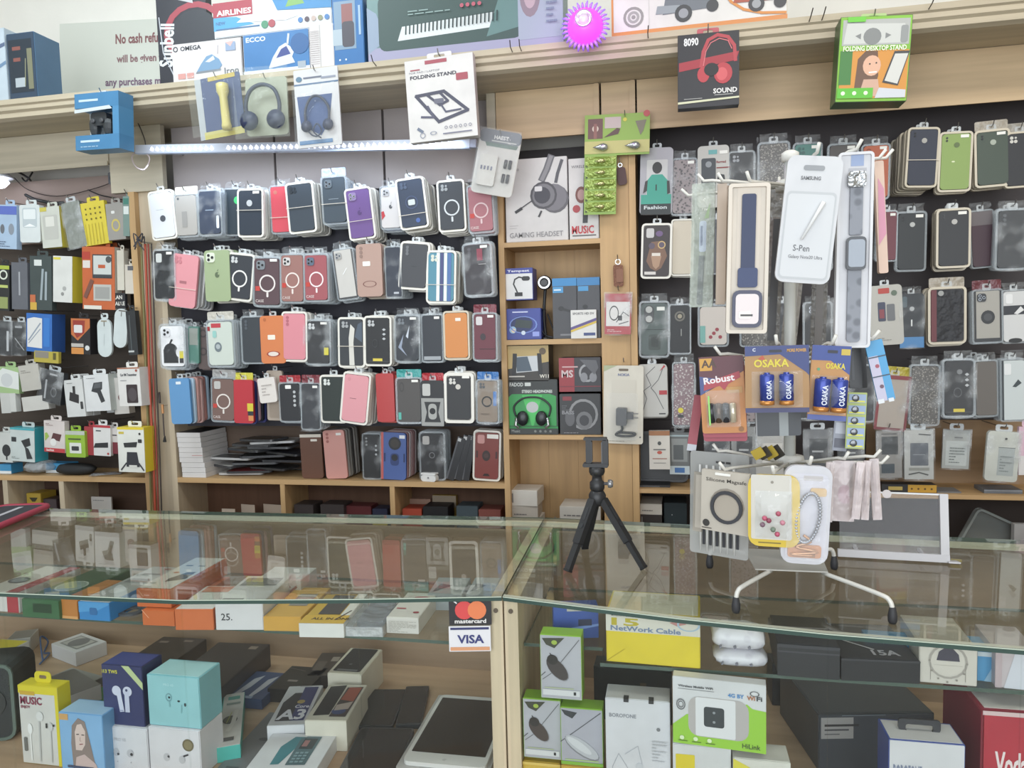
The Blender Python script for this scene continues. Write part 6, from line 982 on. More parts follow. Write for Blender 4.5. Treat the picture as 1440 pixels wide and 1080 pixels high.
# ------------------------------------------------------------------ inside the left counter: on the glass shelf
def ss(name, label, pl, prr_, yt, D, col, p=None, z=ZS+.0006, tp=None, cat='box', h=None, **k):
    m, W, H = stand(pl, prr_, yt, z)
    if h: H = h
    t = carton(name, label, cat, m, W, H, D, col, p, **k)
    if tp:   # print on the lid
        n0 = set(t.children); pr(t, W, D, 0, tp)
        X = Matrix.Translation((0, 0, H+.0007)) @ Matrix.Rotation(-math.pi/2, 4, 'X')
        for o in t.children:
            if o not in n0: o.matrix_basis = X; o.name = 'lid_print'
    return t
ss('router_box', 'white box with broad red stripe at the left end of the glass shelf', (-24, 858), (28, 862), 832, .16, 'd3cecb', [('r', .68, 0, .98, 1, 'b0323c')], tp=[('r', .7, 0, 1, 1, 'b0303c'), ('c', .3, .4, .25, '4a5460', .8), ('c', .3, .4, .18, '8a94a0', .8)])
ss('clock_box', 'dark green box with pale oval on its lid', (32, 867), (84, 871), 844, .20, '3c6a44', [('r', .3, .3, .8, .8, '24402a')], tp=[('c', .5, .4, .36, 'b9c4bc', 1.0), ('c', .5, .4, .32, '8fa49a', 1.0)], top='2f5a3e')
ss('cable_box', 'small orange box between the green and blue ones', (87, 869), (110, 871), 844, .12, 'c27a34', [('r', 0, .0, 1, .15, 'd89a5a')])
ss('lamp_box', 'bright blue box with silver lid on the glass shelf', (112, 871), (155, 874), 847, .22, '2f86cc', [('p', [(0, .4), (.6, .55), (1, .9), (1, 1), (0, 1)], '4a9ad8'), ('rr', .35, .3, .6, .7, '2a6aa8', .05)], tp=[('r', .02, .02, .98, .98, 'a9adb0'), ('rr', .15, .5, .85, .62, '7c8288', .05), ('c', .5, .3, .25, 'c4c8cc', 1), ('r', .2, .74, .8, .78, '5a5e62'), ('c', .7, .92, .12, '8a3a40', .6)], top='b4b8ba')
c = Q(181, 866, ZS); t = thing('cable_coil', 'coiled grey cable lying between the blue and orange boxes', 'cable', Vector((c.x, c.y+.01, ZS+.0042)))
for i in range(4): G().ring(0, 0, .014+.003*i, .0166+.003*i, -.004, .0, M('4a4a4e', .5), 22).xf(Matrix.Rotation(-math.pi/2, 4, 'X')).obj('cable_turn', t)
ORG = 'd2662c'
ss('shaver_box', 'lower of two stacked orange boxes on the glass shelf', (201, 879), (246, 881), 853, .20, ORG, [('l', [(0, 1), (.2, .5)], .02, 'e8a880')], top=ORG, h=.030)
t = ss('shaver_box', 'upper of two stacked orange boxes, white lid with black device print', (193, 853), (241, 855), 829, .20, ORG, [('l', [(.05, .95), (.2, .6)], .02, 'e8a880')], z=ZS+.0322, tp=[('r', .03, .02, .97, .98, 'd4d0cc'), ('p', [(.45, .2), (.9, .3), (.85, .52), (.6, .5), (.4, .3)], '3a3434'), ('r', 0.2, 0.692, 0.416, 0.725, '4a4a4c'), ('r', 0.6, 0.69, 0.816, 0.718, '4a4a4c'), ('c', .3, .48, .09, 'c05a2c', .7), ('c', .2, .15, .1, '8a9a9c', .6)])
ss('shaver_box', 'short orange box with white lid beside the stacked pair', (247, 886), (301, 886), 857, .13, ORG, top='d9d5d2', tp=[('r', .1, .7, .9, .95, 'd0754c')])
ss('adapter_box', 'white box priced 25 in ink', (304, 886), (371, 886), 847, .15, 'd4d2d4', [('t', '25.', .12, .35, .25, '2a2a2e', 'l', 0)], tp=[('r', .1, .6, .9, .9, '77787a'), ('r', 0.1, 0.07, 0.54, 0.125, '4a4a4c')])
ss('adapter_box', 'white box with black panel print behind the amber one', (363, 846), (424, 848), 808, .08, 'd2cfcf', [('r', .0, .4, .45, 1, '4a4a4c'), ('r', .0, .05, .4, .4, '8a8c90'), ('l', [(.5, .4), (.75, .7)], .05, 'a9504c'), ('l', [(.7, .4), (.9, .7)], .05, 'b07a74')], h=.048)
ss('phone_box', 'amber box with grey picture on the lid', (371, 887), (424, 888), 868, .16, 'cf9a34', tp=[('r', .35, .35, .85, .75, '8a847c'), ('c', .6, .55, .2, 'a9a49c')], top='d2a34a')
ss('phone_box', 'white fronted box with yellow lid and dark phone picture', (421, 896), (484, 897), 877, .15, 'd9d8d4', top='c9a23c', tp=[('r', .0, .0, 1, .25, 'd2a83c'), ('r', .25, .28, .75, .95, '4c4848'), ('r', .78, .25, 1, 1, 'd6d3cc'), ('t', 'ALL IN ONE', .2, .1, .07, '4a3c20', 'l', 1), ('l', [(.75, .1), (.95, .4)], .04, '4a3a34')])
m, W, H = stand((486, 895), (539, 896), 881, ZS+.0006); t = thing('phone_case_box', 'clear plastic box with grey phone case inside', 'box', m); G().box(-W/2, W/2, 0, .15, 0, H, CLR(.28, 'd3dae2', 40)).obj('clear_shell', t); G().plate(-W*.36, W*.36, .03, .14, -H*.8, -H*.3, .008, M('5a5a60', .4)).xf(Matrix.Rotation(-math.pi/2, 4, 'X') @ Matrix.Diagonal((1, 1, 1, 1))).xf(Matrix.Translation((0, .17, 0)) @ Matrix.Diagonal((1, -1, 1, 1)) if False else Matrix.Identity(4)).obj('case_back', t)
for o in t.children:
    if o.name.startswith('case_back'): o.location = (0, 0, 0)
G().sheet(-W*.48, W*.48, .001, H*.95, -.0006, CLR(.4, 'e4e8ec', 60, .1), 6, 3, .002, 0, 4).obj('folded_end', t)
ss('medicine_box', 'white box with red marks at the end of the row', (544, 890), (589, 892), 869, .13, 'd4cfc8', lines(.08, .1, .95, .9, 8, '9a948c', .25), tp=[('c', .65, .75, .3, 'b9505c', .6), ('c', .8, .2, .1, 'a03a44', .7), ('r', 0.1, 0.314, 0.396, 0.352, 'b9505c')])
m, W, H = stand((548, 848), (636, 850), 820, ZS+.0006)
for i, (a, b, yt, d) in enumerate((((602, 858), (650, 859), 836, 'left one'), ((656, 858), (694, 859), 836, 'right one'))): ss('phone_box', 'pale blue-grey box with dark flap near the card stickers, '+d, a, b, yt, .10, 'a9b0b6', tp=[('p', [(.1, .1), (.6, .5), (.2, .6)], '55606a')])
# ------------------------------------------------------------------ inside the left counter: on the base board
def sb(name, label, x0, x1, yt, Y, D, col, p=None, z=ZB+.0002, yaw=0, **k):
    xm = (x0+x1)/2; a, b = P(x0, yt, Y), P(x1, yt, Y); H = P(xm, yt, Y).z-z; m = Matrix.Translation(((a.x+b.x)/2, Y, z)) @ Matrix.Rotation(math.radians(yaw), 4, 'Z')
    return carton(name, label, k.pop('cat', 'box'), m, (b.x-a.x)/math.cos(math.radians(yaw)), H, D, col, p, **k), H
ear = lambda cx, cy, s, c: [('c', cx, cy, .09*s, c, 1), ('l', [(cx+.05*s, cy), (cx+.04*s, cy-.3*s*.8)], .07*s, c)]
sb('earphone_box', 'yellow and white earphone box lettered MUSIC ENJOY', 25, 80, 965, 1.150, .03, 'cfcdc8', [('r', 0, .9, 1, 1, 'd6c51e'), ('r', .92, 0, 1, 1, 'd6c51e'), ('r', .04, .88, .42, .93, 'c9a22c'), ('t', 'MUSIC', .04, .76, .1, '8a2c4a', 'l', 1, .55), ('t', 'ENJOY', .05, .70, .045, '8a2c4a', 'l', 1, .24), ('l', [(.25, .5), (.25, .05)], .03, 'e4e4e2'), ('c', .25, .45, .06, 'e2e2e0', 2), ('l', [(.5, .6), (.47, .05)], .04, 'b4b4b2'), ('c', .52, .62, .09, 'd2d2d0', 1.2), ('l', [(.78, .48), (.76, .05)], .03, 'b9b9b6'), ('c', .78, .5, .06, 'c4c4c2', 1.6), ('r', .66, .48, .7, .54, '2a2a2c'), ('c', .86, .52, .025, '222222'), ('rr', .08, .16, .16, .34, '6a6a66', .03)], side='d6c51e', top='d2c21e', tab=(.42, .022, M('d2c21e', .4)))
sb('earphone_box', 'light blue box with portrait of a person with long fair hair', 82, 143, 1004, 1.135, .05, '7fb0dc', [('r', .02, .88, .22, .98, 'c99a5c'), ('p', [(.28, .1), (.26, .5), (.3, .8), (.45, .93), (.6, .88), (.68, .6), (.78, .2), (.85, 0), (.25, 0)], '8a7a74'), ('p', [(.36, .4), (.36, .7), (.42, .82), (.52, .84), (.6, .72), (.58, .5), (.5, .4)], 'd2bcb4'), ('p', [(.3, 0), (.36, .28), (.55, .34), (.8, .2), (.9, 0)], 'c4aca8'), ('l', [(.4, .66), (.45, .665)], .02, '4a3c3c'), ('l', [(.52, .66), (.57, .66)], .02, '4a3c3c'), ('l', [(.46, .5), (.53, .51)], .02, '9a5a5a'), ('l', [(.48, .62), (.47, .56), (.5, .555)], .01, 'a98a84'), ('r', .15, .1, .75, .14, '3c4a6a')], side='6aa0d0', top='9cc0e0')
wt = P(170, 1023, 1.16).z
sb('earbud_box', 'white earbud box under the navy one', 141, 206, 1023, 1.158, .07, 'd0d0d6', [('t', 'PRO 5S', .28, .68, .07, 'b0b0b6'), ('c', .32, .42, .06, 'b4b4ba', 1.3), ('c', .36, .38, .025, '44444a'), ('c', .62, .42, .07, 'b4b4ba', 1.1), ('c', .65, .4, .03, '2e2e34'), ('r', .33, .2, .35, .22, '9a9aa0'), ('r', .62, .2, .64, .22, '9a9aa0')])
wt2 = P(243, 1025, 1.160).z
sb('earbud_box', 'white earbud box with bronze sticker under the aqua one', 208, 280, 1025, 1.160, .07, 'd2d1d6', [('c', .77, .68, .11, '6a6044', 1), ('c', .77, .68, .08, '857a58', 1), ('c', .34, .38, .06, 'b6b6bb', 1.2), ('c', .38, .4, .022, '3e3e44'), ('c', .64, .36, .06, 'b6b6bb', 1.2), ('l', [(.68, .44), (.76, .48)], .03, '33333a')])
sb('earbud_box', 'navy earbud box with two white earbuds and green corner', 142, 199, 936, 1.165, .055, '2f3566', [('p', [(.5, 1), (.68, 1), (1, .74), (1, .62)], 'b4c48c'), ('t', 'i13 TWS', .02, .86, .06, 'c9c43c', 'l', 1), ('c', .35, .58, .11, 'c4c8dc', 1), ('l', [(.4, .56), (.46, .26)], .11, 'c4c8dc'), ('c', .62, .58, .11, 'c4c8dc', 1.0), ('l', [(.6, .56), (.6, .26)], .11, 'bcc0d6'), ('c', .6, .6, .03, '3a3f66'), ('r', .4, .25, .5, .265, '8a90b4')], z=wt+.001, top='3c4484', side='252a56')
sb('earbud_box', 'aqua earbud box with engraved earbuds', 206, 279, 951, 1.165, .065, '8cc4ca', [('t', 'PRO 6S', .32, .8, .05, 'b4dade'), ('o', .41, .58, .06, .045, '6a9aa2', 1.2), ('c', .42, .58, .02, '1e2a2e'), ('c', .6, .52, .025, '1e2a2e', .7), ('c', .72, .46, .02, '2a3a3e', 1.6), ('l', [(.42, .5), (.42, .4)], .02, '7ab0b6'), ('l', [(.65, .45), (.64, .3)], .02, '7ab0b6')], z=wt2+.001, top='a4d4d8', side='7ab8c2')
m, W, H = stand((-46, 1046), (24, 1040), 936, ZB+.0002); t = thing('speaker', 'dark green-grey portable speaker at the left edge of the counter base', 'speaker', m); G().plate(-W/2, W/2, 0, H, .004, .09, .02, M('35393a', .5)).obj('cabinet', t); G().rframe(-W/2, W/2, 0, H, .022, .006, .0, .005, M('5a6a62', .35)).obj('bezel', t); G().plate(-W*.46, W*.46, .006, H-.006, .003, .004, .016, M('3a3d3e', .6, 0, .4, 'speck', c2='24282a', s=500)).obj('grille', t); G().disc(0, H*.5, .03, .001, .003, M('2a2d2e', .4), 20).obj('driver_cone', t)
def fl(name, label, a, b, c, h, col, p=None, z=ZB, cat='box', **k):
    m, W, H = lay(a, b, c, z+h, h-.0004); return carton(name, label, cat, m, W, H, h-.0004, col, p, **k), (m, W, H)
ss('charger_box', 'white box with yellow lid at the far left of the counter base', (-20, 938), (19, 941), 906, .05, 'd0cfcc', z=ZB+.0002, top='d2c22c', side='c4c3c0', h=.05)
ss('charger_box', 'grey open-topped box behind the white yellow-lidded one', (10, 922), (44, 918), 892, .06, 'c9c8c6', z=ZB+.0002, top='8a8884', h=.04)
fl('watch_box', 'white shallow box with clear window on the counter base', (72, 905), (106, 918), (105, 886), .035, 'cfcdd0', [('r', .15, .15, .85, .85, '8a8a8a'), ('r', .2, .2, .8, .8, 'b0aeac'), ('c', .5, .5, .22, '77777a')])
wire('thin blue and red leads tangled by the white window box', [Q(60, 930, ZB)+Vector((0, 0, .004)), Q(58, 912, ZB)+Vector((0, 0, .03)), Q(68, 908, ZB)+Vector((0, 0, .012)), Q(62, 920, ZB)+Vector((0, 0, .004)), Q(70, 922, ZB)+Vector((0, 0, .006)), Q(56, 936, ZB)+Vector((0, 0, .004))], .0022, '3c5a8a', 'earphone_lead')
fl('power_bank_box', 'light grey box lying left of the navy earbud box', (46, 962), (92, 976), (92, 936), .02, '9a9896', [('l', [(.2, .4), (.8, .42)], .01, '6a6866'), ('r', .5, .6, .6, .68, '3a3a3c')])
fl('power_bank_box', 'grey slim box with white edge in front of the light grey one', (80, 985), (142, 962), (98, 942), .034, '8d8b8a', [('l', [(.3, .3), (.6, .7)], .02, '77757a')], side='c9c7c6', z=ZB+.0212)
fl('cable_box', 'green topped flat box behind the earphone boxes', (92, 1000), (146, 990), (108, 972), .016, '3a9a5c', [('r', .1, .1, .4, .9, '2a2c2c'), ('r', .5, .2, .9, .4, '6ac4b4')])
fl('tablet_box', 'dark brown box lying at the back of the counter base', (160, 940), (226, 944), (208, 894), .045, '3e3430', [('r', .1, .8, .3, .86, '7a6a62'), ('r', .6, .86, .8, .92, '7a6a62')])
fl('tablet_box', 'second dark brown box lying right of the first', (224, 968), (306, 972), (284, 902), .055, '352d2b', [('r', .7, .86, .85, .93, '8a7a70'), ('r', .1, .1, .5, .12, '4a403c')])
fl('glove_box', 'blue box with white hands print behind the watch box', (318, 980), (368, 984), (338, 942), .022, '384a74', [('p', [(.1, .1), (.2, .7), (.4, .85), (.35, .4), (.2, .05)], 'b0b0bc'), ('p', [(.55, .1), (.6, .7), (.8, .85), (.75, .4), (.65, .05)], 'b0b0bc'), ('r', .05, .0, .7, .08, '8a98b4')])
fl('smart_watch_box', 'white smart watch box with teal edge', (304, 1052), (338, 1046), (336, 974), .03, 'd0d0ce', [('r', .0, 0, .04, 1, '3fb0a4'), ('rr', .25, .86, .8, .93, '5aa49c', .04), ('r', .2, .76, .85, .8, '8a9a98'), ('c', .45, .46, .33, '3c4044', 1.2), ('c', .42, .46, .25, '565c50', 1.2), ('l', [(.7, .62), (.6, .4), (.4, .26)], .2, 'd9d9d6'), ('l', [(.3, .4), (.5, .6)], .03, 'a9b44a'), ('r', .1, .08, .7, .14, '55585a')], side='44b4a8')
fl('laptop_sleeve', 'flat grey board lying under the watch box', (296, 1090), (350, 1094), (352, 1000), .003, '77777a', [('c', .55, .55, .16, '55565a', .5), ('c', .75, .6, .16, '9a8680', .4), ('r', 0.2, 0.108, 0.536, 0.13, '55565a')])
fl('tablet_box', 'black box with small print left of the phone stack', (376, 968), (430, 972), (408, 936), .03, '2c2826', [('r', 0.3, 0.328, 0.556, 0.405, '8a7e7a'), ('l', [(.0, .9), (.5, .8)], .02, '6a605c')])
fl('tablet_box', 'dark brown box with label behind the white phone stack', (430, 950), (466, 950), (440, 918), .03, '443a36', [('r', .6, .6, .9, .8, '8f857c'), ('r', .1, .2, .5, .6, '5c524c')])
t = thing('phone_box', 'x', 'box', Vector((0, 0, 0))); bpy.data.objects.remove(t)
fl('phone_box', 'tall cream phone box with black phone lid at the back of the stack', (460, 946), (508, 949), (482, 910), .075, 'c9c2b2', [('rr', .1, .08, .9, .97, '26262a', .06), ('c', .45, .35, .05, '55575c'), ('r', .2, .1, .8, .16, '6a6c70')], side='cdc6b6')
fl('phone_box', 'white phone box with two dark phones and large A3 lettering', (375, 1021), (428, 1019), (410, 965), .045, 'd0d0d4', [('p', [(.14, .1), (.1, .55), (.3, .8), (.55, .8), (.6, .1)], '34343c'), ('p', [(.55, .1), (.5, .95), (.9, .95), (.92, .1)], '3a3f74'), ('c', .6, .56, .11, 'b09a5a', 1), ('t', 'Core', .5, .4, .08, 'dcdce6', 'l', 1, .4), ('t', 'A3', .14, .12, .25, 'dcdce4', 'l', 1, .75), ('t', 'Smartphone', .35, .95, .03, '77777c')])
fl('phone_box', 'cream phone box with black phone and red-blue screen', (428, 1013), (487, 1014), (461, 962), .06, 'd2ccbc', [('p', [(.12, .12), (.1, .92), (.5, .97), (.5, .15)], '2a2a2e'), ('p', [(.52, .1), (.55, .9), (.95, .92), (.92, .1)], '4a4040'), ('p', [(.56, .55), (.6, .9), (.92, .9), (.9, .5)], 'a5503c'), ('c', .68, .24, .17, '3c4a7a', .9), ('p', [(.54, .4), (.9, .5), (.88, .3), (.56, .25)], 'b4a49a')])
fl('phone_box', 'white phone box with teal keypad phones on the lid', (346, 1080), (444, 1083), (386, 1031), .03, 'd4d4d8', [('p', [(.3, .1), (.28, .6), (.4, .9), (.58, .9), (.42, .12)], '3c7f8a'), ('p', [(.52, .1), (.5, .85), (.58, .92), (.8, .92), (.8, .12)], '4e6a72'), ('r', .56, .55, .76, .86, '2e3a40'), ('p', [(.58, .62), (.66, .62), (.66, .8), (.58, .8)], '9a6a6a')]+[('r', .56+.07*i, .16+.08*j, .61+.07*i, .21+.08*j, '7c98a0') for i in range(3) for j in range(4)])
GL = M('1c1d20', .12, 0, .6)
def slabphone(name, label, a, b, c, h, z, cat, col='1d1e21', rim='3a3c40', screen=None):
    m, W, H = lay(a, b, c, z+h, h); t = thing(name, label, cat, m)
    G().plate(-W/2, W/2, 0, H, .0005, h, W*.06, M(rim, .3, .2)).obj('body_shell', t); G().plate(-W*.47, W*.47, H*.03, H*.97, 0, .0008, W*.05, M(col, .1, 0, .6)).obj('screen', t)
    if screen: pr(t, W, H, 0, screen)
    return t
slabphone('glass_protector', 'left of two dark glass panels behind the big tablet', (497, 1021), (552, 1021), (521, 969), .008, ZB+.0005, 'screen glass', '232327')
slabphone('glass_protector', 'right of two dark glass panels behind the big tablet', (556, 1019), (592, 1018), (569, 965), .010, ZB+.0005, 'screen glass', '202024')
slabphone('glass_protector', 'large dark glass panel in front of the two smaller ones', (472, 1090), (556, 1092), (502, 1022), .010, ZB+.0005, 'screen glass', '2a2a2e', '4a4a4e')
m, W, H = lay((556, 1079), (686, 1091), (604, 976), ZB+.014, .0138); t = thing('tablet_box', 'open grey tablet box against the side post', 'box', m); G().plate(-W/2, W/2, 0, H, 0, .0138, .004, M('aeaaa8', .4)).obj('carton_body', t)
m2 = m @ Matrix.Translation((0, -.0085, 0)); t = thing('tablet', 'white tablet with dark screen lying in the grey box', 'tablet', m2); G().plate(-W*.44, W*.46, H*.03, H*.95, 0, .008, .012, M('d2d0ce', .3)).obj('body_shell', t); G().plate(-W*.40, W*.42, H*.15, H*.90, -.0004, .0003, .002, M('2a2829', .12, 0, .6)).obj('screen', t); G().disc(0, H*.08, .004, -.0005, 0, M('c0bebc', .3), 10).obj('home_button', t)
# card stickers on the front pane
an = math.atan2(.046, .2445)
def sticker(name, label, x0, x1, y0, y1, col, p):
    xm = (x0+x1)/2; Yp = 1.2025; 
    for _ in range(3): X = P(xm, (y0+y1)/2, Yp).x; Yp = 1.214+(X+.2835)*.1881+.0026
    a, b = P(xm, y1, Yp), P(xm, y0, Yp); W = (P(x1, y1, Yp)-P(x0, y1, Yp)).length*.985; H = (b-a).z
    m = Matrix.Translation(a) @ Matrix.Rotation(an, 4, 'Z'); t = thing(name, label, 'sticker', m); G().plate(-W/2, W/2, 0, H, 0, .0006, .001, M(col, .35)).obj('sticker_base', t); pr(t, W, H, 0, p)
sticker('card_sticker', 'black card sticker with red and orange circles on the counter pane', 632.5, 691, 844, 879, '232226', [('c', .36, .6, .22, 'd23c3c', 1), ('c', .66, .6, .22, 'dc7440', 1), ('t', 'mastercard', .13, .08, .17, 'd6d4d2', 'l', 1, .74), ('p', [(.08, 1), (.18, .86), (.2, .9), (.13, 1)], 'd9d9d9')])
sticker('card_sticker', 'white card sticker with navy and orange bands on the counter pane', 632.5, 690, 880.5, 916, 'd4d4d8', [('r', .04, .86, .96, .95, '2c3166'), ('r', .03, .04, .97, .18, 'cf9064'), ('t', 'VISA', .2, .32, .34, '2c3272', 'l', 1, .64)])
# red-rimmed tray at the left
a, b = Q(-70, 775, ZT), Q(70, 716, ZT); dd = (b-a); W = dd.length; dd.normalize(); yv = Vector((-dd.y, dd.x, 0)); mm = Matrix(((dd.x, yv.x, 0, b.x), (dd.y, yv.y, 0, b.y), (0, 0, 1, ZT+.0008), (0, 0, 0, 1))); t = thing('laptop_case', 'dark case with thick red rim lying on the left counter', 'case', mm)
G().plate(-W-.1, -.005, .005, .12, 0, .014, .02, M('2e2c34', .6)).xf(Matrix.Rotation(math.pi/2, 4, 'X') @ Matrix.Diagonal((1, 1, 1, 1))).xf(Matrix.Diagonal((1, -1, 1, 1))).obj('case_panel', t)
G().tube([(-W-.1, 0, .009), (-W*.5, 0, .009), (-.02, 0, .009), (-.006, .004, .009), (0, .02, .009), (0, .11, .009), (-.02, .125, .009), (-W-.1, .125, .009)], .0085, M('a82c44', .5), 8).obj('red_rim', t, True); G().box(-W-.08, -.03, .05, .062, .0142, .0148, M('b9b6bc', .5)).obj('pale_stripe', t)
# ------------------------------------------------------------------ inside the right counter: on the glass shelf
ss('adapter_box', 'blue box with swoosh behind the mouse boxes', (779, 899), (842, 897), 853, .03, '3c5ab0', [('p', [(0, .0), (.4, .35), (1, .45), (1, .38), (.45, .25), (.1, 0)], '7a9ae0'), ('r', .55, .4, .85, .6, '2a3050'), ('r', .3, .86, .8, .98, 'b9b6b0')])
ss('network_cable_box', 'yellow and white box lettered NetWork Cable', (853, 930), (985, 941), 864, .10, 'dcc41e', [('r', 0, .62, 1, 1, 'cdc9bc'), ('t', '15', .06, .74, .15, 'b4a41e', 'l', 1, .3), ('t', 'Model:CAT-5e 15M', .06, .92, .04, '4a4a4a'), ('t', 'NetWork Cable', .05, .64, .1, '6a7c9a', 'l', 1, .75), ('p', [(.68, .86), (.78, .92), (.86, .85), (.76, .8)], 'b9807a'), ('o', .88, .84, .12, .1, '9ab4c8', .6), ('l', [(0, .02), (.2, .28)], .006, 'b09a14')], top='d2cdb8', side='d2ba1a')
for i, (y0, y1, xa, xb, d) in enumerate(((944, 920, 1009, 1077, 'lower'), (921, 884, 1007, 1074, 'upper'))):
    c = Q((xa+xb)/2, 945, ZS); wd = .084
    o = lump('paper_roll', d+' white wrapped bundle in clear plastic on the right shelf', 'bundle', Vector((c.x, c.y+.035, ZS+.0008+(.0275 if i else 0))), 0, 0, wd, .06, .0275+.010*i, M('cbc8d0', .35, 0, .5, 'speck', c2='d6d4da', s=60), i*3+1, .10, 4.6)
    for k in range(3):
        s = G().box(-.002, .002, -.026, -.018, .012, .014, M('7a7a86', .4)).obj('printed_dash', o); s.location = (-.022+.022*k, -.012, 0); s.rotation_euler.y = -.6; s['kind'] = 'stuff'; s.location.y = -.0105
ss('power_supply', 'matt black boxed unit right of the white bundles', (1093, 950), (1181, 957), 908, .12, '232327', [('r', 0, .75, 1, .8, '3a3a40'), ('r', .0, .9, 1, 1, '34343a')], top='303036')
ss('power_supply', 'black boxed unit lettered 15A', (1183, 957), (1294, 962), 928, .14, '1f1f23', [('r', .0, .92, 1, 1, '35353b')], top='2c2c32', tp=[('t', '15A', .45, .1, .14, '9a9aa2', 'l', 1), ('l', [(.0, .6), (.5, .25)], .03, 'a9a9ae')])
ss('glasses_box', 'brown and black flat box behind the black units', (1084, 906), (1160, 911), 886, .05, '3a332f', [('r', 0, 0, .2, 1, 'a98a6c'), ('r', .25, .2, .6, .8, '1f1e20'), ('r', .2, 0, 1, .12, 'c4bcb4')])
ss('hard_disk_box', 'blue box lettered 3.5 inch behind the black units', (1216, 930), (1290, 936), 898, .03, '3c86ba', [('r', 0, 0, .25, 1, '5a9acc'), ('t', '3.5"HDD', .4, .35, .35, 'b4cfe0', 'l', 1, .55)])
ss('clock_box', 'white box with ringed arch drawing on the right shelf', (1292, 959), (1374, 966), 909, .12, 'cdc6bc', [('p', [(.3, .62), (.34, .85), (.46, .98), (.58, .95), (.68, .8), (.7, .62)], '3e3a4a'), ('o', .5, .6, .34, .3, 'a39c94', 1), ('l', [(.2, .55), (.2, .1)], .008, '8a847c'), ('l', [(.8, .55), (.8, .1)], .008, '8a847c'), ('r', .25, .5, .75, .505, '9a948c')]+[('c', .5+.32*math.cos(a*.52), .6+.53*math.sin(a*.52), .02, '8f8880') for a in range(6, 13)], side='b9b2a8')
ss('adapter_box', 'blue spined box beside the arch drawing box', (1374, 957), (1397, 959), 917, .06, '4a93c4', [('r', 0, .85, 1, 1, 'b9c4cc'), ('p', [(.4, 0), (1, 0), (1, .6)], '8ab0cc')])
ss('cable_box', 'pale pink and white box near the right edge of the shelf', (1399, 966), (1462, 972), 916, .1, 'c0b4b8', [('p', [(.2, 0), (.75, 0), (.9, 1), (.45, 1)], 'c9cad4'), ('r', 0, .0, .15, 1, 'b5a2a6')])
# ------------------------------------------------------------------ inside the right counter: on the base board
mouse = lambda c, c2, A=.58: [('p', [(.05, .95), (.6, .97), (.35, .8), (.15, .85)], '3a3c2c'), ('c', .35, .89, .07, '9ab23c', .8), ('l', [(.05, .3), (.3, .42), (.95, .95)], .02, '6a6a6e'), ('p', ell(.42, .47, .37, .19, -52, A), '8a8a90'), ('p', ell(.41, .48, .36, .18, -52, A), c), ('p', ell(.30, .62, .14, .13, -52, A), c2), ('l', [(.12, .42), (.02, .36)], .02, '4a4a4e'), ('l', [(.24, .72), (.36, .62)], .02, c2), ('r', .05, .06, .95, .15, 'cdced0'), ('r', .1, .17, .8, .185, 'a9b48a'), ('r', .8, .08, .86, .13, '26262a')]
GB = 'b0b0b8'
yb, hh = sb('cable_box', 'yellow box under the left mouse box', 735, 788, 1073, 1.23, .05, 'd2ac3c', [('r', 0, .9, 1, 1, 'dcbc5a')])
_, h1 = sb('mouse_box', 'green-topped box with brown mouse print, lower left of three', 735, 788, 984, 1.228, .035, GB, mouse('463a36', '2c2624'), z=P(760, 1073, 1.215).z+.0006, top='8aba2e', side='92c234')
_, h2 = sb('mouse_box', 'green-topped box with silver mouse print, lower right of three', 788, 847, 997, 1.216, .035, 'a9a9b4', [('p', [(.02, .97), (.4, .93), (.28, .82), (.1, .88)], '33363a'), ('l', [(.0, .4), (.35, .6), (.95, .95)], .02, '55555a'), ('p', ell(.5, .31, .5, .2, -38, .62), '7c7e84'), ('p', ell(.5, .325, .48, .18, -38, .62), 'b2b4ba'), ('p', ell(.44, .35, .36, .1, -38, .62), 'c6c8cc'), ('r', 0, .0, 1, .06, '7ab034'), ('r', .1, .08, .9, .1, 'a9c47c')], top='8aba2e', side='92c234', z=P(818, 1078, 1.213).z+.0006)
z2 = max(P(758, 984, 1.213).z, P(817, 997, 1.213).z)+.0015
sb('tissue_box', 'yellow block under the right mouse box', 789, 846, 1079, 1.214, .05, 'c9a23a', None)
sb('mouse_box', 'green-topped box with brown mouse print standing on the two others', 759, 817, 894, 1.218, .035, GB, mouse('3e3634', '26221f'), z=z2, top='8aba2e', side='92c234')
t, hb_ = sb('mouse_box', 'white box with outlined mouse drawing and two black tabs', 851, 942, 985, 1.192, .05, 'cfcfd4', [('t', 'BOROFONE', .06, .84, .035, '8a8c94', 'l', 1, .42), ('l', [(.12, .12), (.1, .4), (.2, .52), (.45, .3), (.36, .05)], .008, 'a0a2aa'), ('l', [(.45, .3), (.7, .32), (.85, .1)], .008, 'a0a2aa'), ('l', [(.3, .52), (.5, .6), (.6, .35)], .008, 'a6a8b0'), ('c', .52, .42, .06, 'c0c2c8'), ('c', .82, .76, .03, '77787c'), ('t', '2.4G', .8, .36, .05, '55607a', 'l', 1), ('rr', .86, .16, .95, .34, '3c5aa8', .02)]+lines(.72, .48, .95, .68, 7, 'b4b6bc'), top='c4c2c2')
for x in (-.018, .022): G().box(x-.004, x+.004, -.0008, .012, hb_-.004, hb_+.0015, M('2a2a2c')).obj('closing_tab', t)
zw = P(985, 1049, 1.172).z; t, _ = sb('wifi_box', 'white box with red 3.0 lettering below the router box', 946, 1028, 1049, 1.176, .05, 'd0d0d0', [('rr', .05, .66, .38, .88, 'd8c21e', .02), ('t', '3.0', .6, .3, .42, 'b02c2c', 'l', 1, .25), ('o', .9, .5, .07, .05, '77787c', .8), ('p', [(.05, .0), (.45, .0), (.4, .2), (.1, .14)], '2c2c30')])
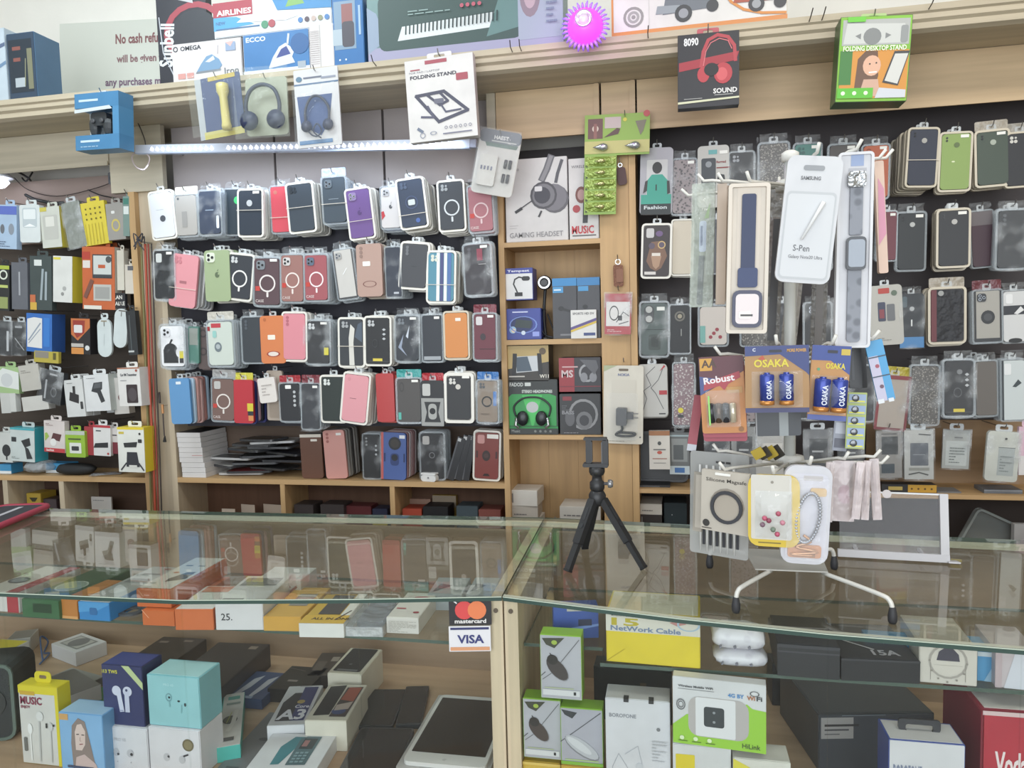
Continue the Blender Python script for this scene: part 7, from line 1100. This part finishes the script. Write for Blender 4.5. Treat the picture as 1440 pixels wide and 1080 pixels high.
sb('wifi_box', 'white box with yellow edge right of the 3.0 box', 1031, 1112, 1070, 1.165, .05, 'd4d2c8', [('p', [(0, .6), (.3, .9), (0, 1)], 'd6ca3a')]+lines(.3, .5, .8, .7, 1, '77787c'))
m, W, H = stand((946, 1048), (1076, 1067), 953, zw+.0006)
m = Matrix.Translation((P(1011, 1050, 1.168).x, 1.170, zw+.0006)) @ Matrix.Rotation(math.radians(-5), 4, 'Z'); W = (P(1077, 1000, 1.166)-P(946, 1000, 1.166)).length*1.0; H = P(1011, 960, 1.166).z-zw
t = carton('router_box', 'white and lime box lettered Wireless Mobile WiFi with router window', 'box', m, W, H, .022, 'd2d2d4', [('p', [(0, 0), (1, 0), (1, .62), (.86, .64), (.8, .7), (.15, .45), (0, .28)], '92c832'), ('rr', .17, .14, .82, .74, 'b2acaa', .12), ('rr', .25, .15, .68, .73, 'd8d8da', .02), ('rr', .34, .3, .56, .6, '33393d', .03), ('c', .45, .52, .015, '8a9094'), ('c', .45, .38, .015, '8a9094'), ('t', 'Wireless Mobile WiFi', .06, .86, .035, '4a4c50', 'l', 1, .38), ('r', .06, .83, .45, .838, '8a8c90'), ('t', '4G BY', .6, .78, .06, '4a8ac8', 'l', 1, .17), ('t', 'Wi', .8, .77, .065, 'b06a3c', 'l', 1, .085), ('t', 'Fi', .9, .77, .065, '44464a', 'l', 1, .06), ('o', .88, .87, .05, .04, '44464a', .6), ('t', 'HiLink', .75, .05, .07, '3c4c2a', 'l', 0, .19), ('o', .09, .6, .05, .04, '6a6c70', 1.3), ('o', .09, .6, .03, .022, '6a6c70', 1.3)]+[('c', .1+.15*i, .1, .025, 'd6e6b8') for i in range(3)]+[('r', .06+.15*i, .05, .16+.15*i, .06, '4a6a1e') for i in range(3)], top='c6c4c4')
m, W, H = stand((1149, 1082), (1316, 1086), 1004, ZB+.0002); carton('printer_box', 'large slate grey box with white label deep in the right counter', 'box', m @ Matrix.Rotation(math.radians(4), 4, 'Z'), W, H, .20, '4c5058', [('r', .02, .58, .3, .95, 'a9a6a4'), ('r', 0.05, 0.794, 0.346, 0.833, '3a3a3c'), ('r', .05, .72, .26, .75, '55555a'), ('r', .05, .65, .18, .67, '6a6a6e'), ('r', 0.2, 0.976, 0.576, 0.992, '7a828c')], side='42464c', top='474b52')
ss('printer_box', 'black low box behind the slate grey one', (1086, 992), (1140, 994), 966, .05, '2b2c31', z=ZB+.0002, h=.09)
ss('laptop_box', 'dark folded box leaning behind the white mouse box', (836, 1010), (945, 1020), 950, .05, '2b3233', z=ZB+.0002, p=[('r', .55, .25, .75, .35, '77807c'), ('r', .6, .45, .68, .75, '5a5038'), ('l', [(.8, .5), (.95, .55)], .02, '8a908c')], h=.11)
t, hb_ = sb('adapter_box', 'white box with dark carry handle and blue side low at right', 1250, 1358, 1044, 1.150, .06, 'cfced2', [('t', 'BOROFONE', .06, .66, .14, '77809a', 'l', 1, .38), ('c', .8, .7, .03, '8a8a90', 1)], side='3c509a', top='c4c2c4')
G().frame(rr(-.03, .028, hb_, hb_+.018, .004, 2), rr(-.02, .018, hb_, hb_+.010, .003, 2), .03, .034, M('2e2e34', .4)).obj('carry_handle', t)
sb('router_box', 'large red box with white lid and lettering, lower right corner', 1381, 1552, 1005, 1.19, .16, 'b92c3c', [('t', 'Vodacom', .115, .55, .17, 'e6d4d4', 'l', 1, .5), ('t', 'Broadband', .115, .26, .17, 'e0b8bc', 'l', 0, .55), ('r', 0, .97, 1, 1, 'd0b4b4'), ('r', .0, 0, .006, 1, '7a1c28')], side='98263a', top='ccc6c4')
# ------------------------------------------------------------------ mini tripod with phone clamp on the right counter
BK = M('1d1d20', .42); BK2 = M('2c2d31', .35); 
fa, fb, fc = Q(798, 806, ZT), Q(906, 802, ZT), Q(822, 772, ZT); top = P(840, 700, 1.415)
t = thing('tripod', 'small black tripod with empty phone clamp standing on the counter joint side', 'tripod', Vector((top.x, top.y, ZT)))
o0 = Vector((top.x, top.y, ZT)); hz = top.z-ZT
for i, f in enumerate((fa, fb, fc)):
    f = Vector((f.x-o0.x, f.y-o0.y, .003)); d = (f-Vector((0, 0, hz))); s = Vector((d.x, d.y, 0)).normalized()*.012; a = Vector((0, 0, hz-.002))+s; d = f-a
    mid = a+d*.62
    u = d.normalized(); side = u.cross(Vector((0, 0, 1))).normalized(); nrm = side.cross(u)
    mt = Matrix(((side.x, -nrm.x, u.x, a.x), (side.y, -nrm.y, u.y, a.y), (side.z, -nrm.z, u.z, a.z), (0, 0, 0, 1)))
    L = d.length
    lg = G().plate(-.0085, .0085, 0, L*.62, -.006, .006, .003, BK).xf(mt).obj('leg', t)
    G().plate(-.0065, .0065, L*.6, L*.985, -.0045, .0045, .003, BK).xf(mt).obj('leg_extension', lg)
    G().plate(-.0075, .0075, L*.97, L, -.005, .005, .003, M('141416', .7)).xf(mt).obj('rubber_foot', lg)
    G().disc(0, L*.38, .0045, -.0075, -.006, BK2, 10).xf(mt).obj('lock_button', lg); G().plate(-.003, .003, L*.12, L*.3, -.0068, -.006, .002, BK2).xf(mt).obj('groove', lg)
G().lathe([(.012, -.014), (.016, -.006), (.0165, .006), (.013, .012), (.010, .016)], BK, 18, (0, 0, hz)).obj('hub', t, True)
hb0 = hz+.014
G().lathe([(.011, 0), (.014, .004), (.014, .016), (.010, .02), (.009, .028), (.013, .031), (.015, .036), (.015, .043), (.012, .046)], BK, 18, (0, 0, hb0)).obj('ball_head', t, True)
G().lathe([(.003, 0), (.003, .008), (.0075, .009), (.0085, .014), (.006, .018), (.001, .0185)], M('9a9a9e', .25, .6), 12, (.012, -.002, hb0+.014), 'x').obj('lock_knob', t, True)
zc = hb0+.046; tz = P(838, 618, 1.415).z-ZT
G().plate(-.026, .022, zc, zc+.007, -.010, .010, .003, BK).obj('clamp_base', t); G().plate(-.020, -.009, zc+.007, tz, -.006, .006, .003, BK).obj('clamp_rail', t); G().plate(-.0095, -.008, zc+.01, tz-.004, -.007, .007, .001, BK2).obj('clamp_pad', t)
G().plate(.011, .022, zc-.001, tz, -.008, .008, .003, BK).obj('clamp_arm', t); G().plate(.0095, .0112, zc+.006, tz-.004, -.007, .007, .001, M('55575c', .3)).obj('clamp_pad', t); G().plate(-.024, .020, tz-.001, tz+.004, -.008, .008, .002, BK).obj('clamp_jaw', t)
# ------------------------------------------------------------------ rotating wire stand
WH = M('cfcdc6', .35); CXY = (.195, 1.326); sx, sy = CXY
t = thing('display_stand', 'white rotating wire stand hung with small packs on the right counter', 'display stand', Vector((sx, sy, ZT)))
L3 = lambda v: Vector((v.x-sx, v.y-sy, v.z-ZT))
pz = .046
G().add([(-.062, -.06, pz), (.05, -.06, pz), (.058, .055, pz), (-.07, .055, pz), (-.062, -.06, pz+.002), (.05, -.06, pz+.002), (.058, .055, pz+.002), (-.07, .055, pz+.002)], [(3, 2, 1, 0), (4, 5, 6, 7), (0, 1, 5, 4), (1, 2, 6, 5), (2, 3, 7, 6), (3, 0, 4, 7)], M('b4b2aa', .4)).obj('base_plate', t)
RUB = M('232328', .6)
for (px, py, d) in ((1035, 862, 1), (1255, 877, 1), (998, 799, 0), (1173, 801, 0)):
    f = L3(Q(px, py, ZT)); fx, fy = f.x, f.y
    lg = G().tube(bez([(fx*.35, fy*.35, pz-.003), (fx*.86, fy*.9, .040), (fx*.97, fy*.985, .034), (fx, fy, .020), (fx, fy, .012)], 5), .0036, WH, 8).obj('leg', t, True)
    G().lathe([(.0048, 0), (.0066, .004), (.0068, .012), (.0045, .024), (.0036, .025)], RUB, 12, (fx, fy, .0005)).obj('rubber_foot', lg, True)
ptop = P(1108, 228, sy).z-ZT
G().tube([(0, 0, pz), (0, 0, ptop)], .0095, M('b4b6b2', .35), 14).obj('post', t, True)
TZ = [P(1108, y, sy).z-ZT for y in (648, 508, 262)]
for z in TZ: G().lathe([(.0105, -.008), (.022, -.008), (.024, 0), (.022, .009), (.0105, .010)], M('c4c3be', .35), 18, (0, 0, z)).obj('arm_hub', t, True)
G().lathe([(.0095, 0), (.014, .002), (.014, .014), (.008, .018), (.001, .019)], M('d2d0ca', .35), 16, (0, 0, ptop)).obj('post_cap', t, True)
def arm(end, tier, lift=.012):
    e = L3(end); d = Vector((e.x, e.y, 0)).normalized()*.022; z = TZ[tier]
    G().tube([(d.x, d.y, z), (e.x*.9, e.y*.9, e.z), (e.x, e.y, e.z), (e.x*1.07, e.y*1.07, e.z+lift)], .0026, M('d9d7d0', .3), 7).obj('arm', t, True)
def sp(name, cat, label, xt, yt, xb, yb, wp, col, Y, tier, D=.006, p=None, yaw=0, rad=.06, side=None, hz=.955, n=0, **k):
    """pack hung from an arm of the stand"""
    m, W, H = hang(xt, yt, xb, yb, wp, Y, yaw); W /= max(.4, math.cos(math.radians(yaw)))
    q = thing(name, label, cat, m)
    cm = M(col, .38, 0, .5, 'carton') if isinstance(col, str) else col
    G().plate(-W/2, W/2, 0, H, 0, D, W*rad, cm, M(side, .4) if side else cm, 4).obj('backing_card', q); pr(q, W, H, 0, p)
    if tier is not None: arm(m @ Vector((0, -.003, H+.0036)), tier)
    for i in range(n):
        r = bpy.data.objects.new(name, None); COL.objects.link(r); tag(r, ORD[i]+' card hanging behind the '+' '.join(label.split()[:9]), cat, 'cards behind the '+' '.join(label.split()[:8])); r.matrix_world = m @ Matrix.Translation((R(-.001, .001), (D+.006)*(i+1), -.008*(i+1))) @ Matrix.Rotation(R(-.02, .02), 4, 'Y')
        c = [o for o in q.children if o.name.startswith('backing_card')][0].copy(); COL.objects.link(c); c.parent = r
        if k.get('nc'): c.material_slots[0].link = 'OBJECT'; c.material_slots[0].material = M(k['nc'], .4)
    return q, W, H
def film(q, W, H, v0, v1, d=.012, a=.2, cr=25, u=.44, seed=2): G().sheet(-W*u, W*u, H*v0, H*v1, -.0015, CLR(a, 'e6ecef', cr, .06), 6, 8, .003, d, seed).obj('blister', q)
# top tier
q, W, H = sp('cable_bag', 'bag', 'clear bag with blue and white clip hanging leftmost on the stand', 990, 258, 986, 432, 32, CLR(.45, 'b4bcae', 40), 1.33, 2, .004, [('rr', .35, .45, .65, .7, 'a9b6d0', .1), ('r', .4, .5, .5, .66, '4a5a8a'), ('p', [(.3, .02), (.55, .02), (.6, .42), (.35, .42)], '3a3e48'), ('p', [(.55, .72), (.8, .85), (.75, .72)], '7aa05a')], yaw=-12)
G().sheet(-W*.5, W*.5, 0, H, -.006, CLR(.25, 'e2ece2', 40, .06), 5, 10, .006, .008, 5).obj('plastic_bag', q)
for i in range(3): sp('watch_strap_box', 'box', 'beige strap box seen edge on beside the navy watch strap, '+('nearest', 'middle', 'furthest')[i], 1016+5*i, 258+3*i, 1013+5*i, 428-4*i, 13, ('b9a490', 'a8937f', 'bda892')[i], 1.27+.03*i, 2 if i == 0 else None, .012, rad=.02)
q, W, H = sp('watch_strap_box', 'box', 'white tray pack with navy watch strap and blank round-cornered watch', 1054, 258, 1049, 469, 58, 'c8bdae', 1.205, 2, .010, [('rr', .22, .33, .78, .98, 'cbbfb0', .06)], rad=.08)
G().plate(-W*.17, W*.17, H*.34, H*.93, -.004, -.0003, W*.05, M('243056', .5)).obj('watch_strap', q); G().plate(-W*.24, W*.24, H*.31, H*.44, -.006, -.0003, W*.06, M('2c3b66', .5)).obj('strap_end', q); G().plate(-W*.36, W*.36, H*.04, H*.29, -.008, 0, W*.16, M('26284a', .3)).obj('watch_case', q); G().plate(-W*.28, W*.28, H*.065, H*.265, -.0088, -.0078, W*.1, M('d4c8c8', .2)).obj('watch_face', q)
pr(q, W, H, -.0088, [('rr', .3, .1, .6, .15, 'e2dcd4', .05), ('r', 0.34, 0.116, 0.636, 0.129, '3a3a3c')])
G().rframe(-W/2, W/2, 0, H, W*.08, W*.09, -.004, 0, M('cec3b4', .35)).obj('tray_rim', q)
for i, (a, b, c, d, cl) in enumerate(((1096, 262, 1084, 488, '8f8c88'), (1128, 300, 1108, 492, 'b4afa8'), (1158, 262, 1150, 494, '7d7a76'))):
    q, W, H = sp('watch_strap_pack', 'pack', ('grey speckled', 'pale grey', 'smoky clear')[i]+' long strap pack hanging behind the stylus card', a, b, c, d, 22, CLR(.6, cl, 50), 1.38+.03*i, None if i else 2, .005, [('r', .25, .04, .75, .8, ('4a4a4e', 'a9a5a0', '6a6664')[i])], rad=.1)
q, W, H = sp('stylus_card', 'card', 'white rounded card holding one slim white stylus', 1148, 219, 1127, 398, 78, 'c6c7ca', 1.19, 2, .008, [('rr', .05, .03, .95, .72, 'b4b7ba', .08), ('rr', .08, .045, .92, .70, 'c6c8cb', .07), ('rr', .3, .885, .68, .925, '8d9094', .04), ('t', 'SAMSUNG', .27, .81, .03, '6a6c70', 'l', 1, .36), ('t', 'S-Pen', .27, .25, .05, '55575c', 'l', 0, .3), ('t', 'Galaxy Note20 Ultra', .2, .185, .035, '66686c', 'l', 0, .62)], rad=.16, hz=.905)
G().tube([(-W*.10, -.006, H*.34), (W*.2, -.006, H*.62), (W*.22, -.006, H*.64)], [.0016, .0032, .0028], M('e2e2e2', .25), 8).obj('stylus', q, True)
q, W, H = sp('watch_strap_pack', 'pack', 'white tall pack with marbled grey watch and strap', 1204, 214, 1198, 489, 50, 'c6c6ca', 1.215, 2, .010, [('r', .36, .93, .72, 1, '8a9cc0'), ('r', .3, .905, .8, .92, 'a9aab0')], rad=.12)
MBL = M('5c606a', .4, 0, .5, 'speck', c2='7c808a', s=60)
G().plate(-W*.18, W*.2, H*.03, H*.42, -.005, -.0003, W*.1, MBL).obj('watch_strap', q); G().plate(-W*.16, W*.2, H*.58, H*.84, -.005, -.0003, W*.04, MBL).obj('watch_strap', q)
G().plate(-W*.24, W*.3, H*.40, H*.57, -.010, 0, W*.12, M('2e323a', .25)).obj('watch_case', q); G().plate(-W*.2, W*.26, H*.415, H*.555, -.0108, -.0098, W*.09, M('8a93a0', .15)).obj('watch_face', q)
G().plate(-W*.24, W*.26, H*.82, H*.90, -.009, 0, W*.1, M('a4a6a8', .12, .7, .5, 'crinkle', s=80)).obj('foil_wrap', q); G().rframe(-W/2, W/2, 0, H, W*.12, W*.08, -.003, 0, M('cacacd', .35)).obj('tray_rim', q)
sp('strap_roll', 'pack', 'narrow pink and cream rolled strap at the right of the stand top', 1236, 226, 1243, 384, 13, 'd9b9a4', 1.29, 2, .012, [('p', [(.1, .25), (.95, .35), (.9, .75), (.3, .85)], 'd28ca4')], rad=.2)
arm(P(1246, 222, 1.3), 2); arm(P(968, 275, 1.36), 2)
# middle tier
q, W, H = sp('battery_card', 'battery card', 'orange and dark red card with small batteries in a clear bubble', 1013, 501, 1019, 609, 62, 'c07a34', 1.22, 1, .004, [('p', [(0, 1), (0, .5), (.55, .66), (1, .8), (1, 1)], '5c2a34'), ('p', [(0, .75), (0, .5), (.3, .6), (.5, .7)], '3c4a84'), ('r', .02, .82, .3, .98, 'c9922e'), ('t', 'AA', .06, .86, .1, '4a3020', 'l', 1), ('p', [(.1, .66), (.9, .8), (.92, .72), (.65, .64), (.55, .56), (.45, .62), (.08, .56)], 'a83440'), ('t', 'Robust', .1, .64, .09, 'e0d4d4', 'l', 1, .7, 6), ('r', .6, .52, .95, .6, 'b98a4a'), ('c', .88, .05, .06, '8a5a2c')], yaw=-8, n=2, nc='a33a4c')
for i in range(4): G().lathe([(.002, 0), (.0052, .001), (.0052, .030), (.002, .0315)], (M('2c2a30', .2, .4), M('5a4434', .2, .4), M('33333a', .2, .4), M('cfc4ac', .15, .5))[i], 10, (-W*.26+.0108*i, -.006, H*.14)).obj('battery', q, True)
G().box(-W*.32, -W*.28, -.0125, -.012, H*.12, H*.5, M('7ac44a', .2)).obj('reflective_strip', q); film(q, W, H, .08, .56, .015, .16, 20, .38)
sp('battery_card', 'battery card', 'red card seen edge on left of the orange battery card', 983, 556, 972, 634, 13, 'a23c4a', 1.30, None, .004, [('r', 0, 0, 1, .12, 'b9bcc4')], yaw=0)
q, W, H = sp('battery_card', 'battery card', 'wide blue and gold card with two blue batteries', 1092, 486, 1093, 580, 90, 'a5783c', 1.185, 1, .004, [('p', [(0, 1), (0, .85), (.55, .87), (.95, .6), (1, .55), (1, 1)], '2e3c78'), ('r', 0, 0, 1, .07, '3a3c6a'), ('t', 'OSAKA', .14, .68, .12, 'd2c02a', 'l', 1, .55), ('p', [(.2, .8), (.28, .86), (.32, .79)], 'b9482c'), ('t', 'MORE POWER', .66, .9, .05, 'c9922e', 'l', 1, .3), ('t', 'C', .12, .92, .05, 'd0d4e0', 'l', 1), ('rr', .38, .9, .58, .94, '1c1f30', .02)], hz=.92)
def cell(x, z, h, r, c='2c3f9a', tx='OSAKA', y=-.011):
    b = G().lathe([(r*.5, 0), (r, .001), (r, h*.16)], M('c9843c', .2, .5), 14, (x, y, z)).obj('battery', q, True); G().lathe([(r*1.002, 0), (r*1.002, h*.8), (r*.9, h*.84), (r*.4, h*.85), (r*.4, h*.9), (r*.1, h*.9)], M(c, .25, .3), 14, (x, y, z+h*.16)).obj('battery_sleeve', b, True)
    vs, fs, asp = text_mesh(tx, 1); G().add([(x+r*.5-bv*r*.7, y-r*1.004-.0002, z+h*.22+a*h*.6) for a, bv in vs], fs, M('c9cede', .4)).obj('lettering', b)
cell(-W*.17, H*.12, H*.46, .0105); cell(W*.13, H*.12, H*.46, .0105); film(q, W, H, .08, .62, .026, .12, 20, .4)
q, W, H = sp('battery_card', 'battery card', 'narrow blue and gold card with two large blue batteries', 1170, 486, 1162, 591, 55, 'b9803a', 1.195, 1, .004, [('p', [(0, 1), (0, .8), (.5, .8), (1, .62), (1, 1)], '2f4590'), ('r', 0, 0, 1, .07, '4a5aa0'), ('t', 'OSAKA', .38, .69, .08, 'd2c02a', 'l', 1, .5), ('rr', .4, .9, .66, .94, '1c1f30', .02), ('r', .75, .88, .98, .96, 'c0a83a'), ('c', .2, .68, .04, '4a9a6a')], hz=.92)
cell(-W*.2, H*.12, H*.44, .0115); cell(W*.24, H*.12, H*.44, .0115); G().box(-W*.44, -W*.2, -.012, -.002, H*.12, H*.5, M('26262e', .3)).obj('bubble_shade', q) if 0 else None; film(q, W, H, .08, .6, .028, .12, 20, .46)
sp('card_reader_strip', 'pack', 'bright blue and white strip of small packs hanging right of the blue battery cards', 1228, 479, 1247, 563, 25, '3f9ad0', 1.235, 1, .004, [('r', 0, .0, .55, .75, 'b9b6cc'), ('c', .4, .58, .12, 'a04a5c'), ('c', .4, .24, .12, '6a4a5c'), ('r', 0, .72, 1, .74, '3a4a5c'), ('r', 0, .40, 1, .42, '3a4a5c'), ('r', 0, -.03, .35, .04, 'd2d6da'), ('r', .6, -.03, .9, .03, 'd2d6da')])
q, W, H = sp('button_cell_strip', 'pack', 'yellow-green strip card of button cells hanging below the blue strip', 1206, 552, 1202, 631, 27, 'a9b860', 1.235, None, .003, [x for i in range(5) for x in (('r', .05, .02+.2*i, .95, .17+.2*i, '8fa4c4'), ('r', .1, .03+.2*i, .9, .06+.2*i, 'd0cf4a'))], rad=.02)
for i in range(5): G().lathe([(.0002, 0), (.0052, 0), (.0052, .002), (.004, .0026), (.0002, .0026)], M('6a6c70', .2, .8), 14, (-W*.1, -.0005, H*(.1+.2*i)), 'y').obj('button_cell', q, True)
q, W, H = sp('button_cell_strip', 'pack', 'grey strip card of button cells beside the yellow-green one', 1184, 590, 1180, 634, 20, '8f93a0', 1.25, None, .003, [('r', .1, .1, .9, .4, '5a5c6a'), ('r', .1, .55, .9, .9, 'b4b8c4')], rad=.02)
for i in range(2): sp('cable_pack', 'pack', ('nearer', 'further')[i]+' black pack hanging behind the narrow battery card', 1202+6*i, 488, 1204+7*i, 546, 18, '2e2f33', 1.27+.03*i, 1 if i == 0 else None, .008, [('r', .2, .2, .4, .9, '4a4c52')])
sp('cable_pack', 'pack', 'dark slate pack with pale edge hanging below the wide battery card', 1094, 578, 1095, 613, 64, '3a3e44', 1.25, None, .006, [('r', .52, 0, .72, 1, '8f9698'), ('r', 0, 0, .03, 1, '9a9c9e')])
# lowest tier
q, W, H = sp('cable_pack', 'pack', 'clear blister of black and white combs behind the magnetic ring card', 1011, 637, 1010, 782, 80, CLR(.55, 'b9bab8'), 1.275, 0, .003, [('r', .45, .9, .6, .92, '2c2c2e'), ('r', .62, .9, .7, .92, '2c2c2e')], yaw=-24, rad=.05)
for i in range(6):
    x = -W*.3+i*W*.115; G().tube([(x, -.006, H*.88), (x+.002, -.008, H*.4), (x+.003, -.010, H*.05)], [.002, .003, .001], M('cfcfcd', .3) if i % 2 == 0 else M('d4d4d2', .3), 6).obj('comb_tooth', q, True); G().box(x+.004, x+.008, -.004, -.002, H*.1, H*.34, M('33343a', .4)).obj('dark_slot', q)
q, W, H = sp('magnetic_ring_card', 'card', 'beige card with dark ring in a round window', 1020, 663, 1018, 749, 65, 'b9b1a4', 1.19, 0, .006, [('t', 'Silicone Magsafe', .1, .80, .075, '332d28', 'l', 0, .84), ('c', .55, .44, .36, '8f8578', 1), ('c', .12, .12, .075, '2e2c2a', 1), ('r', .03, .03, .24, .045, '4a443e')], yaw=-26, rad=.02)
G().ring(W*.05, H*.42, W*.27, W*.335, -.004, -.0008, M('33343a', .4), 26).obj('magnetic_ring', q); G().disc(W*.05, H*.41, W*.265, -.0015, -.0007, M('a49a8c', .5), 24).obj('ring_backing', q)
G().plate(-W*.2, W*.12, H*.93, H*.97, -.003, -.0005, .001, M('e6e4de', .3)).obj('slot_tongue', q)
for i in range(2): sp('magnetic_ring_card', 'card', ('nearer', 'further')[i]+' beige card edge behind the magnetic ring card', 985-3*i, 668-4*i, 983-3*i, 742+5*i, 12, ('b4aca0', 'a49c90')[i], 1.235+.02*i, None, .004, yaw=-26, rad=.02)
q, W, H = sp('charm_pouch', 'pouch', 'yellow-backed clear pouch with pink flower charms', 1088, 668, 1088, 769, 72, 'd2b326', 1.155, 0, .005, [('rr', .06, .1, .84, 1, 'c4c0b6', .04), ('r', 0.2, 0.046, 0.64, 0.0625, '7a6a1c'), ('c', .47, .9, .03, '8a8478')], rad=.22, yaw=-6)
film(q, W, H, .12, .78, .02, .3, 30, .36, 3)
for i, (u, v, c) in enumerate(((-.18, .45, 'b8506c'), (.08, .52, 'a84a60'), (-.1, .42, '8a3a52'), (.06, .24, 'b44a66'), (-.02, .3, '6a7a6a'), (.16, .4, 'c07a8c'), (-.22, .36, '7a5a6c'))): G().lathe([(.0006, -.002), (.004, 0), (.0034, .003), (.0006, .004)], M(c, .4), 8, (W*u, -.024, H*v), 'y').obj('flower_charm', q, True)
for i in range(4): sp('charm_pouch', 'pouch', ('first', 'second', 'third', 'fourth')[i]+' black and yellow pouch edge fanned out above the flower pouch', 1062+8*i, 632-1*i, 1070+9*i, 644, 16, ('b49a2c', '3a342a', 'b89e30', '33302a')[i], 1.22+.012*i, None, .003, yaw=-20, rad=.05)
q, W, H = sp('phone_chain_pack', 'blister pack', 'white rounded blister with silver bead chain and copper clasp', 1138, 655, 1130, 793, 68, 'c6c6cc', 1.160, 0, .008, [('rr', .08, .06, .92, .92, 'c6c6d0', .14), ('r', .4, .85, .8, .9, 'b8b4b4')], rad=.25, yaw=4)
CH = M('a4a8b2', .15, .8)
for i in range(44):
    an = 6.2832*i/44; G().lathe([(.0004, -.003), (.0032, -.001), (.0032, .001), (.0004, .003)], CH, 7, (W*(.02+.24*math.sin(an)+.05*math.cos(an)), -.005, H*(.48+.25*math.cos(an)))).obj('bead', q, True)
G().tube(bez([(-W*.05, -.004, H*.3), (W*.1, -.005, H*.24), (-W*.2, -.005, H*.18), (W*.25, -.006, H*.14), (-W*.3, -.005, H*.10), (W*.2, -.005, H*.1)], 5), .0022, M('c9966a', .25, .4), 6).obj('copper_chain', q, True); G().plate(W*.05, W*.38, H*.70, H*.78, -.004, -.0005, .003, M('c9a56a', .3, .3)).obj('gold_clip', q); G().plate(-W*.36, W*.34, H*.07, H*.2, -.0035, -.0005, .004, M('c98a5a', .35)).obj('copper_clasp', q)
G().sheet(-W*.42, W*.42, H*.05, H*.88, -.008, CLR(.18, 'eceef4', 30, .06), 6, 8, .003, .006, 7).obj('blister', q)
for i, (a, b, c, d, wv, Y) in enumerate(((1168, 650, 1164, 734, 12, 1.21), (1187, 648, 1185, 733, 32, 1.24), (1211, 650, 1203, 730, 12, 1.22), (1220, 648, 1216, 731, 11, 1.25), (1229, 645, 1234, 731, 13, 1.28))):
    q, W, H = sp('press_on_nail_pouch', 'pouch', ('first', 'second, pink centred', 'third', 'fourth', 'fifth and rightmost')[i]+' pale pink pouch of the row at the stand foot', a, b, c, d, wv, 'd4c4c4', Y, 0 if i in (1, 4) else None, .003, [('c', .55, .45, .3, 'b06a8a', 1.5), ('c', .5, .5, .12, 'c48aa4', 1.5), ('r', .75, .4, .9, .95, '4a4648')] if i == 1 else [('r', .3, .1, .5, .9, 'dccaca')], rad=.2)
    G().sheet(-W*.5, W*.5, 0, H, -.0008, CLR(.5, 'e4dadb', 30, .1), 4, 7, .003, .006, i).obj('pouch_front', q)
arm(P(1240, 651, 1.3), 0)
# ------------------------------------------------------------------ clear acrylic holder beside the stand
m, W, H = stand((1178, 782), (1335, 791), 694, ZT+.0022); m = m @ Matrix.Rotation(math.radians(-9), 4, 'X')
t = thing('acrylic_holder', 'grey clear acrylic holder standing on the counter right of the wire stand', 'holder', m); FRM = M('b9b7ba', .35)
G().box(-W/2+.004, W/2-.012, 0, .003, .012, H, CLR(.17, '8f8f94', 0, .05)).obj('clear_panel', t); G().box(W/2-.014, W/2, -.004, .006, .0, H, FRM).obj('side_bar', t); G().box(-W/2, W/2, -.006, .006, 0, .014, FRM).obj('bottom_lip', t); G().plate(W/2-.004, W/2+.016, -.0, .003, -.012, .012, .001, FRM).obj('foot', t)
G().box(-W/2+.004, W/2-.014, -.0005, .0035, H-.003, H, M('c9c9cb', .2)).obj('top_edge', t)
G().disc(-W*.04, H*.97, .008, -.0012, -.0002, M('c4bcbc', .4), 16).obj('round_sticker', t)
G().add([(W*.05, -.0006, H*.42), (W*.43, -.0006, H*.56), (W*.43, -.0006, H*.60)], [(0, 1, 2)], M('c4c9d2', .2)).obj('scratch_mark', t) if 0 else None
G().tube([(-W*.3, .008, .0045), (-W*.3, .06, .0045)], .004, FRM).xf(Matrix.Rotation(math.radians(9), 4, 'X')).obj('rear_foot', t); G().tube([(W*.3, .008, .0045), (W*.3, .06, .0045)], .004, FRM).xf(Matrix.Rotation(math.radians(9), 4, 'X')).obj('rear_foot', t)
